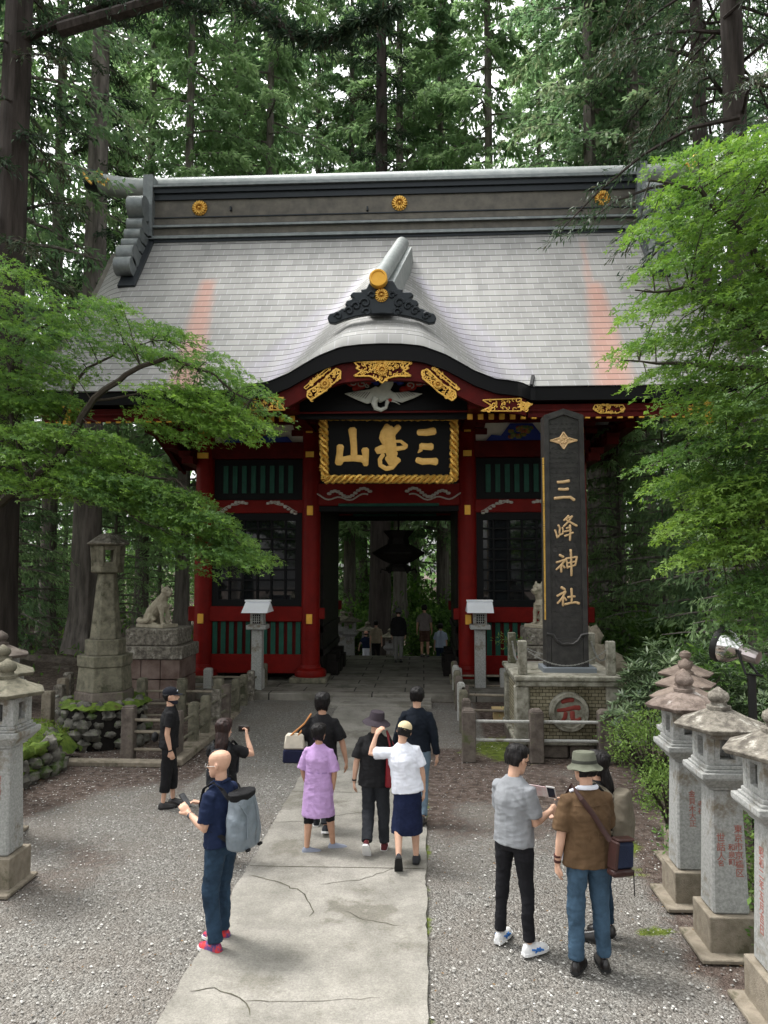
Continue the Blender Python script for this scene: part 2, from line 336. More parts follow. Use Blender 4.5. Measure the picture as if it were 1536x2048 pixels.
# =================== the gate ===================
YF,YM,YB=20.2,22.3,24.4; ZF=.28
def fg(px,py,Y=YF): return at(px,py,Y)
def zz(py,Y=YF): return at(700,py,Y).z
XS=[fg(408,1150).x,fg(622,1150).x,fg(935,1150).x]; XS.append(XS[2]+(XS[1]-XS[0])); XC=(XS[1]+XS[2])/2
def slabs():
    m=mat('stone floor slabs',(.13,.12,.10),(.23,.215,.19),2.2,.85,.3,60,c3=(.09,.09,.07),s3=1,t3=.55); nt=m.node_tree; b=nt.nodes['Principled BSDF']
    tc=N(nt,'ShaderNodeTexCoord'); br=N(nt,'ShaderNodeTexBrick'); br.offset=.37; br.inputs['Scale'].default_value=1; br.inputs['Brick Width'].default_value=1.25; br.inputs['Row Height'].default_value=.62; br.inputs['Mortar Size'].default_value=.018; br.inputs['Color1'].default_value=(.75,.75,.75,1); br.inputs['Color2'].default_value=(1,1,1,1); br.inputs['Mortar'].default_value=(.15,.15,.15,1)
    nt.links.new(tc.outputs['Object'],br.inputs[0]); src=b.inputs['Base Color'].links[0].from_socket
    x=N(nt,'ShaderNodeMix',data_type='RGBA',blend_type='MULTIPLY'); x.inputs[0].default_value=1; nt.links.new(src,x.inputs[6]); nt.links.new(br.outputs[0],x.inputs[7]); nt.links.new(x.outputs[2],b.inputs['Base Color'])
    s=MB(); s.box((XC,22.05,-.36),(13.4,7.6,1.28)); s.box((XC,26.05,-.20),(4.6,.36,.8)); s.box((XC,26.4,-.35),(4.6,.36,.75)); s.box((XC,26.75,-.55),(4.6,.36,.8)); s.box((XC,27.1,-.75),(4.6,.36,.8))
    o=s.build('gate_floor',m,bev=.015); tag(o,'dark stone slab floor and far steps under the red gate','floor',kind='structure')
slabs()
gate=thing('shrine_gate','large red and black temple gate with grey metal roof and curved central gable','gate',(XC,YM,ZF))
def gb(mb,name,mt,**k): return mb.build(name,mt,gate,**k)
def mon(mb,c,r,th=.06,mi=0,n=16,nrm=-1):
    c=Vector(c); pr=[(0,0),(r*.98,0),(r,-th*.3),(r*.97,-th),(.01,-th)]
    T=Matrix.Translation(c)@Matrix.Rotation(PI/2,4,'X')
    mb.lathe([(.001,-th),(r*.9,-th),(r*.93,0),(.001,0)],24,mi=mi,M=T)
    for i in range(n):
        a=2*PI*i/n; A=T@Matrix.Rotation(a,4,'Z')@Matrix.Translation((r*.62,0,th*.25)); mb.ell((0,0,0),(r*.36,r*.125,th*.8),8,5,mi,A)
    mb.ell((0,0,0),(r*.2,r*.2,th*1.3),10,6,mi,T@Matrix.Translation((0,0,th*.2)))
# columns
for j,Y in enumerate((YF,YM,YB)):
    for i,X in enumerate(XS):
        c=MB(); c.lathe([(.25,0),(.25,6.6),(.22,6.75)],20,(X,Y,ZF+.42)); cobj=gb(c,'column',M['red'],smooth=True)
        b=MB(); b.lathe([(.42,.0),(.43,.10),(.40,.17),(.29,.22),(.27,.30)],20,(X,Y,ZF+.14)); b.build('base_ring',M['red'],cobj,smooth=True)
        s=MB(); s.box((X,Y,ZF+.07),(.98,.98,.14)); s.build('base_stone',M['stone_olive'],cobj,bev=.02)
        if j==0:
            for py in (1237,1022):
                g=MB(); g.box((X-(.09 if i<2 else -.09)*0,Y-.26,zz(py)),(.16,.05,.26)); g.build('gilt_plate',M['goldcap'],cobj,bev=.01)
# front, middle and back beams
def beam(name,x0,x1,Y,z0,z1,d,mt,bev=.015):
    b=MB(); b.box(((x0+x1)/2,Y,(z0+z1)/2),(x1-x0,d,z1-z0)); return gb(b,name,mt,bev=bev)
for Y,fr in ((YF,1),(YB,0)):
    for k,(a,b_) in enumerate(((0,1),(2,3))):
        x0,x1=XS[a],XS[b_]; xm=(x0+x1)/2; w=x1-x0-.44
        beam('base_panel',x0+.2,x1-.2,Y,zz(1347),zz(1309),.16,M['red'])
        beam('slat_backing',x0+.2,x1-.2,Y+.05,zz(1309),zz(1243),.06,M['red_dark'],0)
        s=MB(); n=11
        for q in range(n): s.box((xm-w/2+w*(q+.5)/n,Y-.02,(zz(1309)+zz(1244))/2),(w/n*.56,.05,zz(1244)-zz(1309)-.004))
        gb(s,'green_slats',M['green'])
        beam('waist_beam',x0-.38 if k==0 else x0+.2,x1-.2 if k==0 else x1+.38,Y,zz(1243),zz(1213),.26,M['red'])
        for xe in ((x1+.38,) if k==0 else (x0-.38,)):
            beam('beam_nose',min(xe,xe-.2*(1 if k==0 else -1)),max(xe,xe-.2*(1 if k==0 else -1)),Y,zz(1238),zz(1216),.16,M['red'])
        wf=MB(); z0,z1=zz(1213),zz(1026); wf.box((xm,Y,z0+.09),(w,.14,.18)); wf.box((xm,Y,z1-.1),(w,.14,.2)); wf.box((xm-w/2+.1,Y,(z0+z1)/2),(.2,.13,z1-z0)); wf.box((xm+w/2-.1,Y,(z0+z1)/2),(.2,.13,z1-z0)); wo=gb(wf,'window_frame',M['black'])
        lt=MB()
        for q in range(1,6): lt.box((xm-w/2+.1+(w-.2)*q/6,Y-.01,(z0+z1)/2),(.045,.05,z1-z0-.3))
        for q in range(1,8): lt.box((xm,Y-.03,z0+.15+(z1-z0-.3)*q/8),(w-.36,.035,.045))
        lt.build('lattice',M['black'],wo)
        gl=MB(); gl.box((xm,Y+.06,(z0+z1)/2),(w-.2,.012,z1-z0-.2)); gl.build('pane',M.setdefault('glass',mat('dark window glass',(.01,.012,.014),rough=.04,spec=.8)),wo)
        beam('carved_beam',x0+.2,x1-.2,Y,zz(1026),zz(1000),.22,M['red'])
        if fr:
            for sgn in (-1,1):
                s=MB()
                for q in range(9):
                    t=q/8; X=xm+sgn*(w*.12+t*w*.3); Z=zz(1013)+.06*math.sin(t*5)+(.08-.22*t*t); s.ell((X,Y-.12,Z),(.055,.03,.035+.02*(q%2)),8,5)
                s.tube([(xm+sgn*(w*.1+t*w*.34),Y-.115,zz(1013)+.1-.24*t*t+.02*math.sin(t*12)) for t in np.linspace(0,1,12)],.014,6)
                gb(s,'blossom_carving',M.setdefault('pale',mat('faded white carving',(.35,.33,.30),(.45,.42,.38),20,.8)),smooth=True)
        beam('upper_panel',x0+.2,x1-.2,Y+.05,zz(1000),zz(918),.06,M['black'],0)
        s=MB()
        for q in range(8): s.box((xm-w*.41+w*.82*(q+.5)/8,Y,zz(958)),(.13,.05,.75))
        gb(s,'upper_slats',M['green'])
        beam('tie_beam',x0-.35,x1+.35,Y,zz(917),zz(885),.28,M['red_dark'])
        beam('plaster_panel',x0+.2,x1-.2,Y+.03,zz(885),zz(846),.06,M['white'],0)
        s=MB()   # frog-leg strut, blue cloud edges
        hh=zz(848)-zz(885); zb=zz(885)+.005
        s.prism([(xm-.95,0),(xm-.8,.16),(xm-.55,.13),(xm-.42,.3),(xm-.3,hh*.9),(xm+.3,hh*.9),(xm+.42,.3),(xm+.55,.13),(xm+.8,.16),(xm+.95,0)],Y-.1,Y-.02,mp=lambda x,z,y:(x,y,z+zb)); gb(s,'frog_leg_strut',M['blue'])
        s=MB(); 
        for q in range(16): a=q*.7; s.ell((xm+.3*math.cos(a)*(.5+.5*(q%3)/2),Y-.13,zb+.22+.13*math.sin(a*1.3)),(.09,.04,.06),8,5)
        gb(s,'flower_carving',M.setdefault('peony',mat('painted flower carving',(.30,.20,.03),(.03,.12,.06),9,.6,c3=(.35,.04,.03),s3=5,t3=.52)),smooth=True)
# the passage: lintels, side walls, ceiling
for Y in (YF,YB):
    beam('lintel',XS[1]+.2,XS[2]-.2,Y,zz(1012),zz(968),.30,M['red'])
    beam('lintel_underside',XS[1]+.2,XS[2]-.2,Y+.02,zz(1024),zz(1012),.24,M['black'])
    beam('lintel_trim',XS[1]+.75,XS[2]-.75,Y-.13,zz(1012)-.02,zz(1012)+.06,.08,M['green'])
    beam('upper_wall',XS[1]+.2,XS[2]-.2,Y+.05,zz(968),zz(820),.1,M['black'],0)
for sgn in (-1,1):
    s=MB(); s.tube([(XC+sgn*(.55+1.4*t),YF-.16,zz(990)-.12*math.sin(t*3)+.05*math.sin(t*14)) for t in np.linspace(0,1,18)],.022,6)
    for q in range(15): t=q/14; s.ell((XC+sgn*(.5+1.1*t),YF-.17,zz(984)+.1*math.sin(t*9)-.1*t),(.065,.03,.045),8,5)
    gb(s,'plum_branch_carving',M['pale'],smooth=True)
for X in (XS[1],XS[2]):
    b=MB(); b.box((X,YM,(zz(1012)+ZF)/2+.05),(.60,YB-YF-.5,zz(1012)-ZF)); gb(b,'passage_wall',M['woodblk'])  # black wall widened over the inner red columns, standing in for passage shade
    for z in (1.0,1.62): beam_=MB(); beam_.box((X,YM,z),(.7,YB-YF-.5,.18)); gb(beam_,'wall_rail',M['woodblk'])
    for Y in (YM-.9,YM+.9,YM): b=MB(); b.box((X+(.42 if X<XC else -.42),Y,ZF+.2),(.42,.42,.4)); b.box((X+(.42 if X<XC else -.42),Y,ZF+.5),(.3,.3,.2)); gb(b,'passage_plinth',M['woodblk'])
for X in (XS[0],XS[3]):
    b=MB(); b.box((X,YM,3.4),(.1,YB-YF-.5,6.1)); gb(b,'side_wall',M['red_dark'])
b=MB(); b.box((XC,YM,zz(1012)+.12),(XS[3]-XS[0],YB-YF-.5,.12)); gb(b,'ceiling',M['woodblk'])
b=MB(); b.box((XC,YM,zz(840)+.1),(XS[3]-XS[0]+.6,YB-YF-.3,.14)); gb(b,'attic_floor',M['woodblk'])
# guardian figures behind the lattice
for k in (0,1):
    xm=(XS[0]+XS[1])/2 if k==0 else (XS[2]+XS[3])/2
    s=MB(); s.lathe([(.75,0),(.7,.5),(.45,.9),(.42,1.4),(.3,1.65),(.12,1.72),(.17,1.85),(.16,2.05),(.05,2.2)],14,(xm,YF+1.0,1.4),sy=.7); s.box((xm,YF+1.0,1.15),(1.8,1.2,.5)); gb(s,'guardian_figure',mat('dim robe',(.12,.10,.09),(.25,.2,.12),6,.7),smooth=True)
# bracket sets over the columns
def brackets(X,Y,d):
    s=MB(); g=MB()
    for q in range(3):
        z=zz(884)+.25+q*.34; L=.7+q*.5
        s.box((X,Y,z),(L+.4,.18,.16)); s.box((X,Y+d*(.2+q*.4),z+.02),(.17,.5+q*.75,.17))
        for e in (-1,1): s.box((X+e*L/2,Y,z+.17),(.26,.26,.14),top=(1.25,1.25))
        s.box((X,Y+d*(.38+q*.62),z+.17),(.26,.26,.14),top=(1.25,1.25))
        g.box((X,Y+d*(.47+q*.75),z+.02),(.18,.045,.19))
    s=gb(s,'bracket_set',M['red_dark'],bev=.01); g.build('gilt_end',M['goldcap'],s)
for X in XS:
    brackets(X,YF,-1); brackets(X,YB,1)
for X,w_ in ((XS[1],1),(XS[2],1)):
    g=MB(); g.box((X,YF-.62,zz(838)),(.34,.5,.26),top=(1.25,1)); g.box((X+(-.28 if X<XC else .28),YF-1.0,zz(820)),(.5,.28,.26)); gb(g,'gilt_beam_nose',M['goldcap'],bev=.02)
for X in (XS[0],XS[3]):
    for py in (868,912): g=MB(); g.box((X,YF-.27,zz(py)),(.3,.06,.15)); gb(g,'gilt_beam_end',M['goldcap'])
for X in (XS[1],XS[2]):
    for py in (860,912): g=MB(); g.box((X,YF-.36,zz(py)),(.22,.06,.15)); gb(g,'gilt_beam_end',M['goldcap'])
# ---------- roof ----------
HW=8.4; Y0=16.9; YT=21.75; Z0=at(799,776,Y0).z; Z1=at(799,468,YT).z
def mainz(y): t=(y-Y0)/(YT-Y0); return Z0+(Z1-Z0)*(.80*t+.20*t*t)
tb=lambda x,a,b: float(np.interp(x,a,b))
def B(s): return tb(abs(s),[0,.45,.9,1.4,1.75,2.05,2.5,3.0,3.35],[1,.985,.93,.72,.5,.3,.1,.02,0])
XK=at(762,700,16.2).x; YK=16.2
def wid(t): return tb(t,[0,.6,1.4,2.5,3.6,4.6],[1,.98,.88,.66,.42,.2])
def kz(t): return tb(t,[0,.12,.5,1.0,1.4,4.7],[8.25,8.5,8.80,9.02,9.3,12.05])
def roofz(x,y):
    t=y-YK; m=mainz(max(y,Y0)) - max(0,Y0-y)*.10; d=max(0,kz(t)-m)
    z=m+d*B((x-XK)/wid(t))
    s=abs(x-XC); z-=.45*max(0,(s-7.3)/1.1)**2*max(0,min(1,(y-Y0)/3)); z+=.10*max(0,(s-6.5)/1.9)**2*(1-max(0,min(1,(y-Y0)/3)))
    return z
def yedge(x): s=abs(x-XK); return YK+(Y0-YK)*max(0,min(1,(s-3.02)/.36))
xsr=sorted(set([round(v,4) for v in list(np.arange(XC-HW,XC+HW+.01,.12))]))
def roof():
    nv=52; vs=[];uv=[];st=[];pu=[]
    for i,x in enumerate(xsr):
        ye=yedge(x)
        for j in range(nv+1):
            tt=j/nv; y=ye+(YT+.1-ye)*tt
            vs.append((x,y,roofz(x,y))); uv.append((x,(y-Y0)*1.52))
            P=Vector((x,y,roofz(x,y)))-Vector((0,0,CZ)); dd=P.dot(cf); px=768+F*P.dot(cr)/dd; py=1024-F*P.dot(cu)/dd
            s=0
            f1=(py-550)/125; 
            def streak(c0,w0,c1,w1,ya,yb):
                if py<ya or py>yb: return 0
                f=(py-ya)/(yb-ya); c=c0+(c1-c0)*f; w=w0+(w1-w0)*f; return max(0,1-(abs(px-c)/w)**3)*min(1,(py-ya)/14+.2)
            s=max(streak(418,16,368,42,555,778),streak(1186,18,1232,52,560,778),.5*streak(1165,6,1178,9,475,570)*1.2)
            kw=abs(abs((x-XK)/wid(y-YK))-2.75)
            p=max(0,1-kw/.55)*(1 if y<20.4 else 0); p=max(p,.7*max(0,1-abs(abs((x-XK)/wid(y-YK))-3.5)/.5)*(1 if 17.2<y<19.5 else 0))
            st.append(s); pu.append(p)
    fs=[]; n=nv+1
    for i in range(len(xsr)-1):
        for j in range(nv): fs.append((i*n+j,(i+1)*n+j,(i+1)*n+j+1,i*n+j+1))
    k=len(vs)   # back slope
    for x in (XC-HW,XC+HW):
        for j in range(21): y=Y0+(YT+.1-Y0)*j/20; vs.append((x,2*YM-y,roofz(XC+5,y))); uv.append((x,j*.3)); st.append(0); pu.append(0)
    for j in range(20): fs.append((k+j+1,k+j,k+21+j,k+22+j)[::-1])
    me=bpy.data.meshes.new('roof'); me.from_pydata(vs,[],fs); ul=me.uv_layers.new(name='UVMap'); li=np.empty(len(me.loops),dtype=int); me.loops.foreach_get('vertex_index',li)
    ul.data.foreach_set('uv',np.array(uv)[li].ravel())
    me.attributes.new('stain','FLOAT','POINT').data.foreach_set('value',st); me.attributes.new('purple','FLOAT','POINT').data.foreach_set('value',pu)
    me.polygons.foreach_set('use_smooth',[True]*len(fs))
    m=bpy.data.materials.new('copper roof plates'); m.use_nodes=True; nt=m.node_tree; b=nt.nodes['Principled BSDF']; L=nt.links.new
    b.inputs['Metallic'].default_value=.45; b.inputs['Roughness'].default_value=.55; b.inputs['Specular IOR Level'].default_value=.3
    u=N(nt,'ShaderNodeUVMap'); br=N(nt,'ShaderNodeTexBrick'); br.inputs['Scale'].default_value=1; br.inputs['Brick Width'].default_value=.30; br.inputs['Row Height'].default_value=.272; br.inputs['Mortar Size'].default_value=.012; br.inputs['Mortar Smooth'].default_value=.1
    br.inputs['Color1'].default_value=(.24,.24,.23,1); br.inputs["Color2"].default_value=(.30,.299,.285,1); br.inputs['Mortar'].default_value=(.33,.33,.33,1); L(u.outputs[0],br.inputs[0])
    sp=N(nt,'ShaderNodeSeparateXYZ'); L(u.outputs[0],sp.inputs[0]); q=N(nt,'ShaderNodeMath',operation='DIVIDE'); L(sp.outputs[1],q.inputs[0]); q.inputs[1].default_value=.272
    fr=N(nt,'ShaderNodeMath',operation='FRACT'); L(q.outputs[0],fr.inputs[0])
    ln=N(nt,'ShaderNodeMapRange'); L(fr.outputs[0],ln.inputs[0]); ln.inputs[1].default_value=.09; ln.inputs[2].default_value=.13; ln.inputs[3].default_value=.12; ln.inputs[4].default_value=1
    nz=N(nt,'ShaderNodeTexNoise'); nz.inputs['Scale'].default_value=1.2; nz.inputs['Detail'].default_value=5; mp=N(nt,'ShaderNodeMapping'); mp.inputs['Scale'].default_value=(1.5,.25,1); L(u.outputs[0],mp.inputs[0]); L(mp.outputs[0],nz.inputs[0])
    def mx(f,a,c,bt='MIX'):
        x=N(nt,'ShaderNodeMix',data_type='RGBA',blend_type=bt)
        for i,v in ((0,f),(6,a),(7,c)):
            if isinstance(v,(int,float)): x.inputs[i].default_value=v
            elif isinstance(v,tuple): x.inputs[i].default_value=v+(1,)
            else: L(v,x.inputs[i])
        return x.outputs[2]
    r=N(nt,'ShaderNodeMapRange'); L(nz.outputs[0],r.inputs[0]); r.inputs[1].default_value=.35; r.inputs[2].default_value=.7; r.inputs[3].default_value=.90; r.inputs[4].default_value=1.06
    c=mx(1,br.outputs[0],r.outputs[0],'MULTIPLY')
    a1=N(nt,'ShaderNodeAttribute',attribute_name='stain'); a2=N(nt,'ShaderNodeAttribute',attribute_name='purple')
    def brk(a,g):
        q=N(nt,'ShaderNodeMath',operation='MULTIPLY'); L(a.outputs['Fac'],q.inputs[0]); q.inputs[1].default_value=g; return q.outputs[0]
    c=mx(brk(a2,.38),c,(.33,.30,.42)); c=mx(brk(a1,.6),c,(.48,.23,.165)); c=mx(1,c,ln.outputs[0],'MULTIPLY'); L(c,b.inputs['Base Color'])
    bu=N(nt,'ShaderNodeBump'); bu.inputs['Strength'].default_value=.35; bu.inputs['Distance'].default_value=.02; L(fr.outputs[0],bu.inputs['Height']); L(bu.outputs[0],b.inputs['Normal'])
    me.materials.append(m); M['roof']=m; o=link('roof',me,gate,True); return o
roof_o=roof()
M['copper']=mat('weathered copper trim',(.15,.17,.175),(.23,.25,.25),4,.42,.1,30,metal=.5)
M['copperlt']=mat('pale copper trim',(.27,.30,.295),(.36,.38,.37),4,.45,.1,30,metal=.4)
M['copperdk']=mat('dark copper panel',(.085,.08,.07),(.13,.12,.10),3,.5,.1,30,metal=.4)
M['copperbk']=mat('black copper moulding',(.025,.03,.035),None,rough=.4,metal=.4)
# thick black eave edge following the curve + soffit
def edge_band(dz0,dz1,dy0,dy1,name,mt,x0=None,x1=None,step=.1,extra=None):
    xs=[x for x in xsr if (x0 is None or x>=x0) and (x1 is None or x<=x1)]; rs=[]
    for x in xs:
        y=yedge(x); z=roofz(x,y); k=B(x-XK)
        f=1+.15*k if dz1<-.2 else 1
        rs.append([(x,y+dy0,z+dz0*f),(x,y+dy1,z+dz0*f),(x,y+dy1,z+dz1*f),(x,y+dy0,z+dz1*f)])
    s=MB(); s.rings(rs); o=gb(s,name,mt); return o
edge_band(-.012,-.31,.04,.9,'eave_edge',M['black'])
edge_band(-.31,-.68,.14,.30,'red_bargeboard',M['red_dark'],XK-3.28,XK+3.28)
for x0,x1 in ((XC-HW+.3,XK-3.32),(XK+3.32,XC+HW-.3)):
    b=MB(); b.box(((x0+x1)/2,Y0+.3,Z0-.36-.15),(x1-x0,.12,.30)); gb(b,'eave_fascia',M['red_dark'])
for sg in (1,-1):
    xx=XK+sg*3.36; b=MB(); b.bar((xx,Y0-.05,roofz(xx,Y0)+.0),(xx+sg*.1,Y0+.3,roofz(xx+sg*.1,Y0+.3)+.02),.07,.08); gb(b,'edge_return',M['black'])
# rafters with gilt ends, under both eaves
zr=zz(837,17.25)
for side in (1,-1):
    nr=0; x=XC-HW+.45
    while x<XC+HW-.4:
        hide = side==1 and abs(x-XC)<1.95
        if not hide and nr<96:
            y0=17.2 if side==1 else 2*YM-17.2; y1=19.9 if side==1 else 2*YM-19.9
            b=MB(); b.bar((x,y0,zr),(x,y1,zr+.85),.105,.12); r_=gb(b,'rafter',M['red_dark'])
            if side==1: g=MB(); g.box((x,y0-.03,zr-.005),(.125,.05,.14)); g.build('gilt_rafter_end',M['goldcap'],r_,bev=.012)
            nr+=1
        x+=.243 if side==1 else .5
for side in (1,-1):
    b=MB(); f=(lambda y:y) if side==1 else (lambda y:2*YM-y)
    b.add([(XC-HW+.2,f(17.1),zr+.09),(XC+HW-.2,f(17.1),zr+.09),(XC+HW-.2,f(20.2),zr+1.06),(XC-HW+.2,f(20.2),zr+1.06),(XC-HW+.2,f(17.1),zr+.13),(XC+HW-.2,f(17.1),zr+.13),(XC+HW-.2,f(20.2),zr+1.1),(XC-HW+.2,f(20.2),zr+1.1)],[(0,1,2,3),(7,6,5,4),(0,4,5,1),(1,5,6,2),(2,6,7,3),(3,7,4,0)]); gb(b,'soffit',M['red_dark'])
for yq in (19.0,YB+1.2): b=MB(); b.box((XC,yq,zz(846,19.0)+.12),(XS[3]-XS[0]+2.4,.26,.26)); gb(b,'outer_purlin',M['red_dark'])
# second row of brackets (dark blocks) between columns
for side in (-1,1):
    for q in range(3):
        s=MB(); xq=XC+side*(5.4+q*.42); s.box((xq,YM,6.2+q*.38),(.3,5.2+.5*q,.2)); 
        for w_ in range(9): s.box((xq+side*.1,YM-2.4+w_*.6,6.37+q*.38),(.3,.22,.16),top=(1.2,1.2))
        gb(s,'side_bracket_tier',M['red_dark'])
# gable ends
for side in (-1,1):
    s=MB(); X=XC+side*7.5; s.prism([(Y0+1.0,Z0+.6),(2*YM-Y0-1.0,Z0+.6),(YM,Z1-.1)],X-.06,X+.06,mp=lambda a,z,x:(x,a,z)); gb(s,'gable_wall',M['red_dark'])
    X=XC+side*(HW+.02); ys=np.linspace(Y0,YT,16)
    rs=[[(X-.09,y,roofz(XC+side*HW,y)+.03),(X+.09,y,roofz(XC+side*HW,y)+.03),(X+.09,y,roofz(XC+side*HW,y)-.45),(X-.09,y,roofz(XC+side*HW,y)-.45)] for y in ys]
    s=MB(); s.rings(rs); s.rings([[(p[0],2*YM-p[1],p[2]) for p in r] for r in rs]); gb(s,'verge_board',M['copperdk'])
# ridge
XL=at(285,400,YT).x+.25; XR=2*XC-XL
def rz(py,Y=YT): return at(799,py,Y).z
def rbox(name,p0,p1,dep,mt): 
    b=MB(); b.box(((XL+XR)/2,YM,(rz(p0,YM-dep/2)+rz(p1,YM-dep/2))/2),(XR-XL,dep,rz(p1,YM-dep/2)-rz(p0,YM-dep/2))); return gb(b,name,mt)
rbox('ridge_footing',474,466,1.36,M['copperbk']); rbox('ridge_ledge',466,460,1.5,M['copper']); rbox('ridge_course',459.6,443,1.2,M['copperdk']); rbox('ridge_ledge',443,438.5,1.4,M['copper'])
rbox('ridge_course',438,425,1.1,M['copperdk']); rbox('ridge_lip',425,423,1.16,M['copperbk']); rbox('ridge_panel',423,388,1.04,M['copperdk']); rbox('ridge_moulding',388,374,1.16,M['copperbk']); rbox('ridge_moulding',373.6,361,1.3,M['copperbk']); rbox('ridge_ledge',360.6,356.5,1.46,M['copper'])
zt=rz(350,21.8)
rp=[]; 
for t in np.linspace(-1,1,41):
    X=XC+t*(XC-at(200,330,YM).x); up=.27*max(0,(abs(t)-.80)/.2)**2; rp.append((X,YM,zt+up))
b=MB(); b.tube(rp,[.34 if abs(t)<.8 else .34-.04*(abs(t)-.8)/.2 for t in np.linspace(-1,1,41)],16); ro=gb(b,'ridge_roll',M['copperlt'],smooth=True)
b=MB(); b.box(((XL+XR)/2,YM,zt-.22),(XR-XL,1.0,.3)); gb(b,'ridge_cap',M['copper'])
for e,t in ((rp[0],-1),(rp[-1],1)):
    g=MB(); g.tube([(e[0]-t*.1,e[1],e[2]-.02),(e[0]+t*.25,e[1],e[2]+.12),(e[0]+t*.42,e[1],e[2]+.3)],[.315,.34,.20],16); h=g.build('ridge_end_cap',M['copperbk'],ro,smooth=True)
    g=MB(); g.tube([(e[0]+t*.1,e[1]-.32,e[2]-.2),(e[0]+t*.26,e[1]-.34,e[2]-.02),(e[0]+t*.40,e[1]-.2,e[2]+.22),(e[0]+t*.48,e[1],e[2]+.38)],[.04,.055,.06,.10],8)
    g.tube([(e[0]-t*.1+.13*math.cos(a),e[1]-.35,e[2]+.05+.13*math.sin(a)) for a in np.linspace(0,5,12)],.036,6); g.tube([(e[0]-t*(.1+.35*q),e[1]-.33,e[2]-.16+.12*math.sin(q*9)) for q in np.linspace(0,1,8)],.035,6); g.build('gilt_scroll',M['gold'],ro,smooth=True)
for px,py in ((399,410),(799,408),(1205,402)):
    g=MB(); p=at(px,py,YM-.56); mon(g,(p.x,YM-.54,rz(406,YM-.54)),.25,.07); gb(g,'crest',M['gold'],smooth=True)
for px in (462,735,1163): g=MB(); p=at(px,418,YM-.55); g.box((p.x,YM-.56,p.z),(.05,.1,.12)); gb(g,'ridge_hook',M['copperbk'])
# ridge-end ornament plates (stacked scrolls)
for side in (-1,1):
    X=XL-.02 if side<0 else XR+.02; s=MB()
    s.box((X,YM,(rz(470)+rz(342))/2),(.30,1.5,rz(342)-rz(470)))
    for q,(py,yy,r) in enumerate(((418,21.30,.36),(452,21.22,.22),(472,21.05,.20),(490,20.85,.18),(512,20.62,.30),(533,20.42,.27))):
        z=at(250,py,yy).z; s.lathe([(r,0),(r,.48)],20,M=Matrix.Translation((X-.42 if side<0 else X-.06,yy,z))@Matrix.Rotation(PI/2,4,'Y')); s.box((X+(-.18 if side<0 else .18),yy+.3,z),(.44,.6,r*1.5))
    gb(s,'ridge_end_ornament',M['copper'],smooth=True,ang=30)
    s=MB(); s.bar((X+side*.05,20.25,roofz(X,20.25)+.02),(X+side*.05,YT,roofz(X,YT)+.02),.5,.1); gb(s,'ornament_bed',M['copperbk'])
# curved-gable ridge and its ornament
p0=at(758,558,17.25); p1=at(804,488,20.9)
b=MB(); b.tube([p0,p0.lerp(p1,.5),p1],.20,14); gb(b,'gable_ridge_roll',M['copperlt'],smooth=True)
b=MB(); b.bar(p0-Vector((0,-.25,.42)),p1-Vector((0,0,.40)),.62,.55,); gb(b,'gable_ridge_bed',M['copperlt'])
g=MB(); g.lathe([(.001,0),(.155,0),(.165,-.03),(.20,-.03),(.215,0),(.215,.16),(.001,.16)],24,M=Matrix.Translation(p0+Vector((-.01,-.13,-.02)))@Matrix.Rotation(-PI/2,4,'X')); gb(g,'gilt_ridge_tip',M['goldcap'],smooth=True)
def px2(pp,Y): return [(at(a,b_,Y).x,at(a,b_,Y).z) for a,b_ in pp]
prof=[(757,560),(742,562),(733,578),(722,580),(724,585),(706,585),(700,592),(708,598),(694,602),(690,610),(698,616),(684,618),(672,625),(660,628),(655,636),(658,646),(670,648),(690,640),(712,634),(735,630),(764,628)]
prof+= [(1528-a+0,b_) for a,b_ in prof[::-1][1:-1]]
s=MB(); s.prism(px2(prof,17.35),17.30,17.46,mp=lambda x,z,y:(x,y,z)); oo=gb(s,'gable_ornament',M['copperbk'],bev=.02)
for sg in (-1,1):
    s=MB()
    for cx,cy,r in ((34,606,11),(52,612,9),(66,622,9),(30,624,9),(88,632,8),(20,590,8)):
        c=at(764+sg*cx,cy,17.28); k=r*.0115; s.tube([(c.x+sg*k*(1-a/9)*math.cos(a),17.28,c.z+k*(1-a/9)*math.sin(a)) for a in np.linspace(0,6.5,14)],.035,6)
    s.build('scroll_relief',M['copperbk'],oo,smooth=True)
g=MB(); c=at(763,591,17.3); mon(g,(c.x,17.28,c.z),.175,.06); g.build('crest',M['gold'],oo,smooth=True)
# gilt openwork
def filigree(pp,Y,name,outline=.022,fill=True,n=60,seed=1,r=.024,th=.02):
    rr=random.Random(seed); P=px2(pp,Y); s=MB(); k=len(P)
    for i in range(k): a,b_=P[i],P[(i+1)%k]; s.tube([(a[0],Y,a[1]),(b_[0],Y,b_[1])],outline,6,flat=((0,1,0),.6))
    xs=[p[0] for p in P]; zs=[p[1] for p in P]
    def inside(x,z):
        c=False
        for i in range(k):
            a,b_=P[i],P[i-1]
            if (a[1]>z)!=(b_[1]>z) and x<(b_[0]-a[0])*(z-a[1])/(b_[1]-a[1])+a[0]: c=not c
        return c
    q=0;tr=0
    while q<n and tr<n*8:
        tr+=1; x=rr.uniform(min(xs),max(xs)); z=rr.uniform(min(zs),max(zs))
        if not inside(x,z): continue
        q+=1; a0=rr.random()*6; w=rr.uniform(.03,.055); sg=rr.choice((-1,1))
        s.tube([(x+sg*w*(1-a/8)*math.cos(a+a0),Y+.004*rr.random(),z+w*(1-a/8)*math.sin(a+a0)) for a in np.linspace(0,4.5,7)],th*.7,5)
    return s
YG=16.30
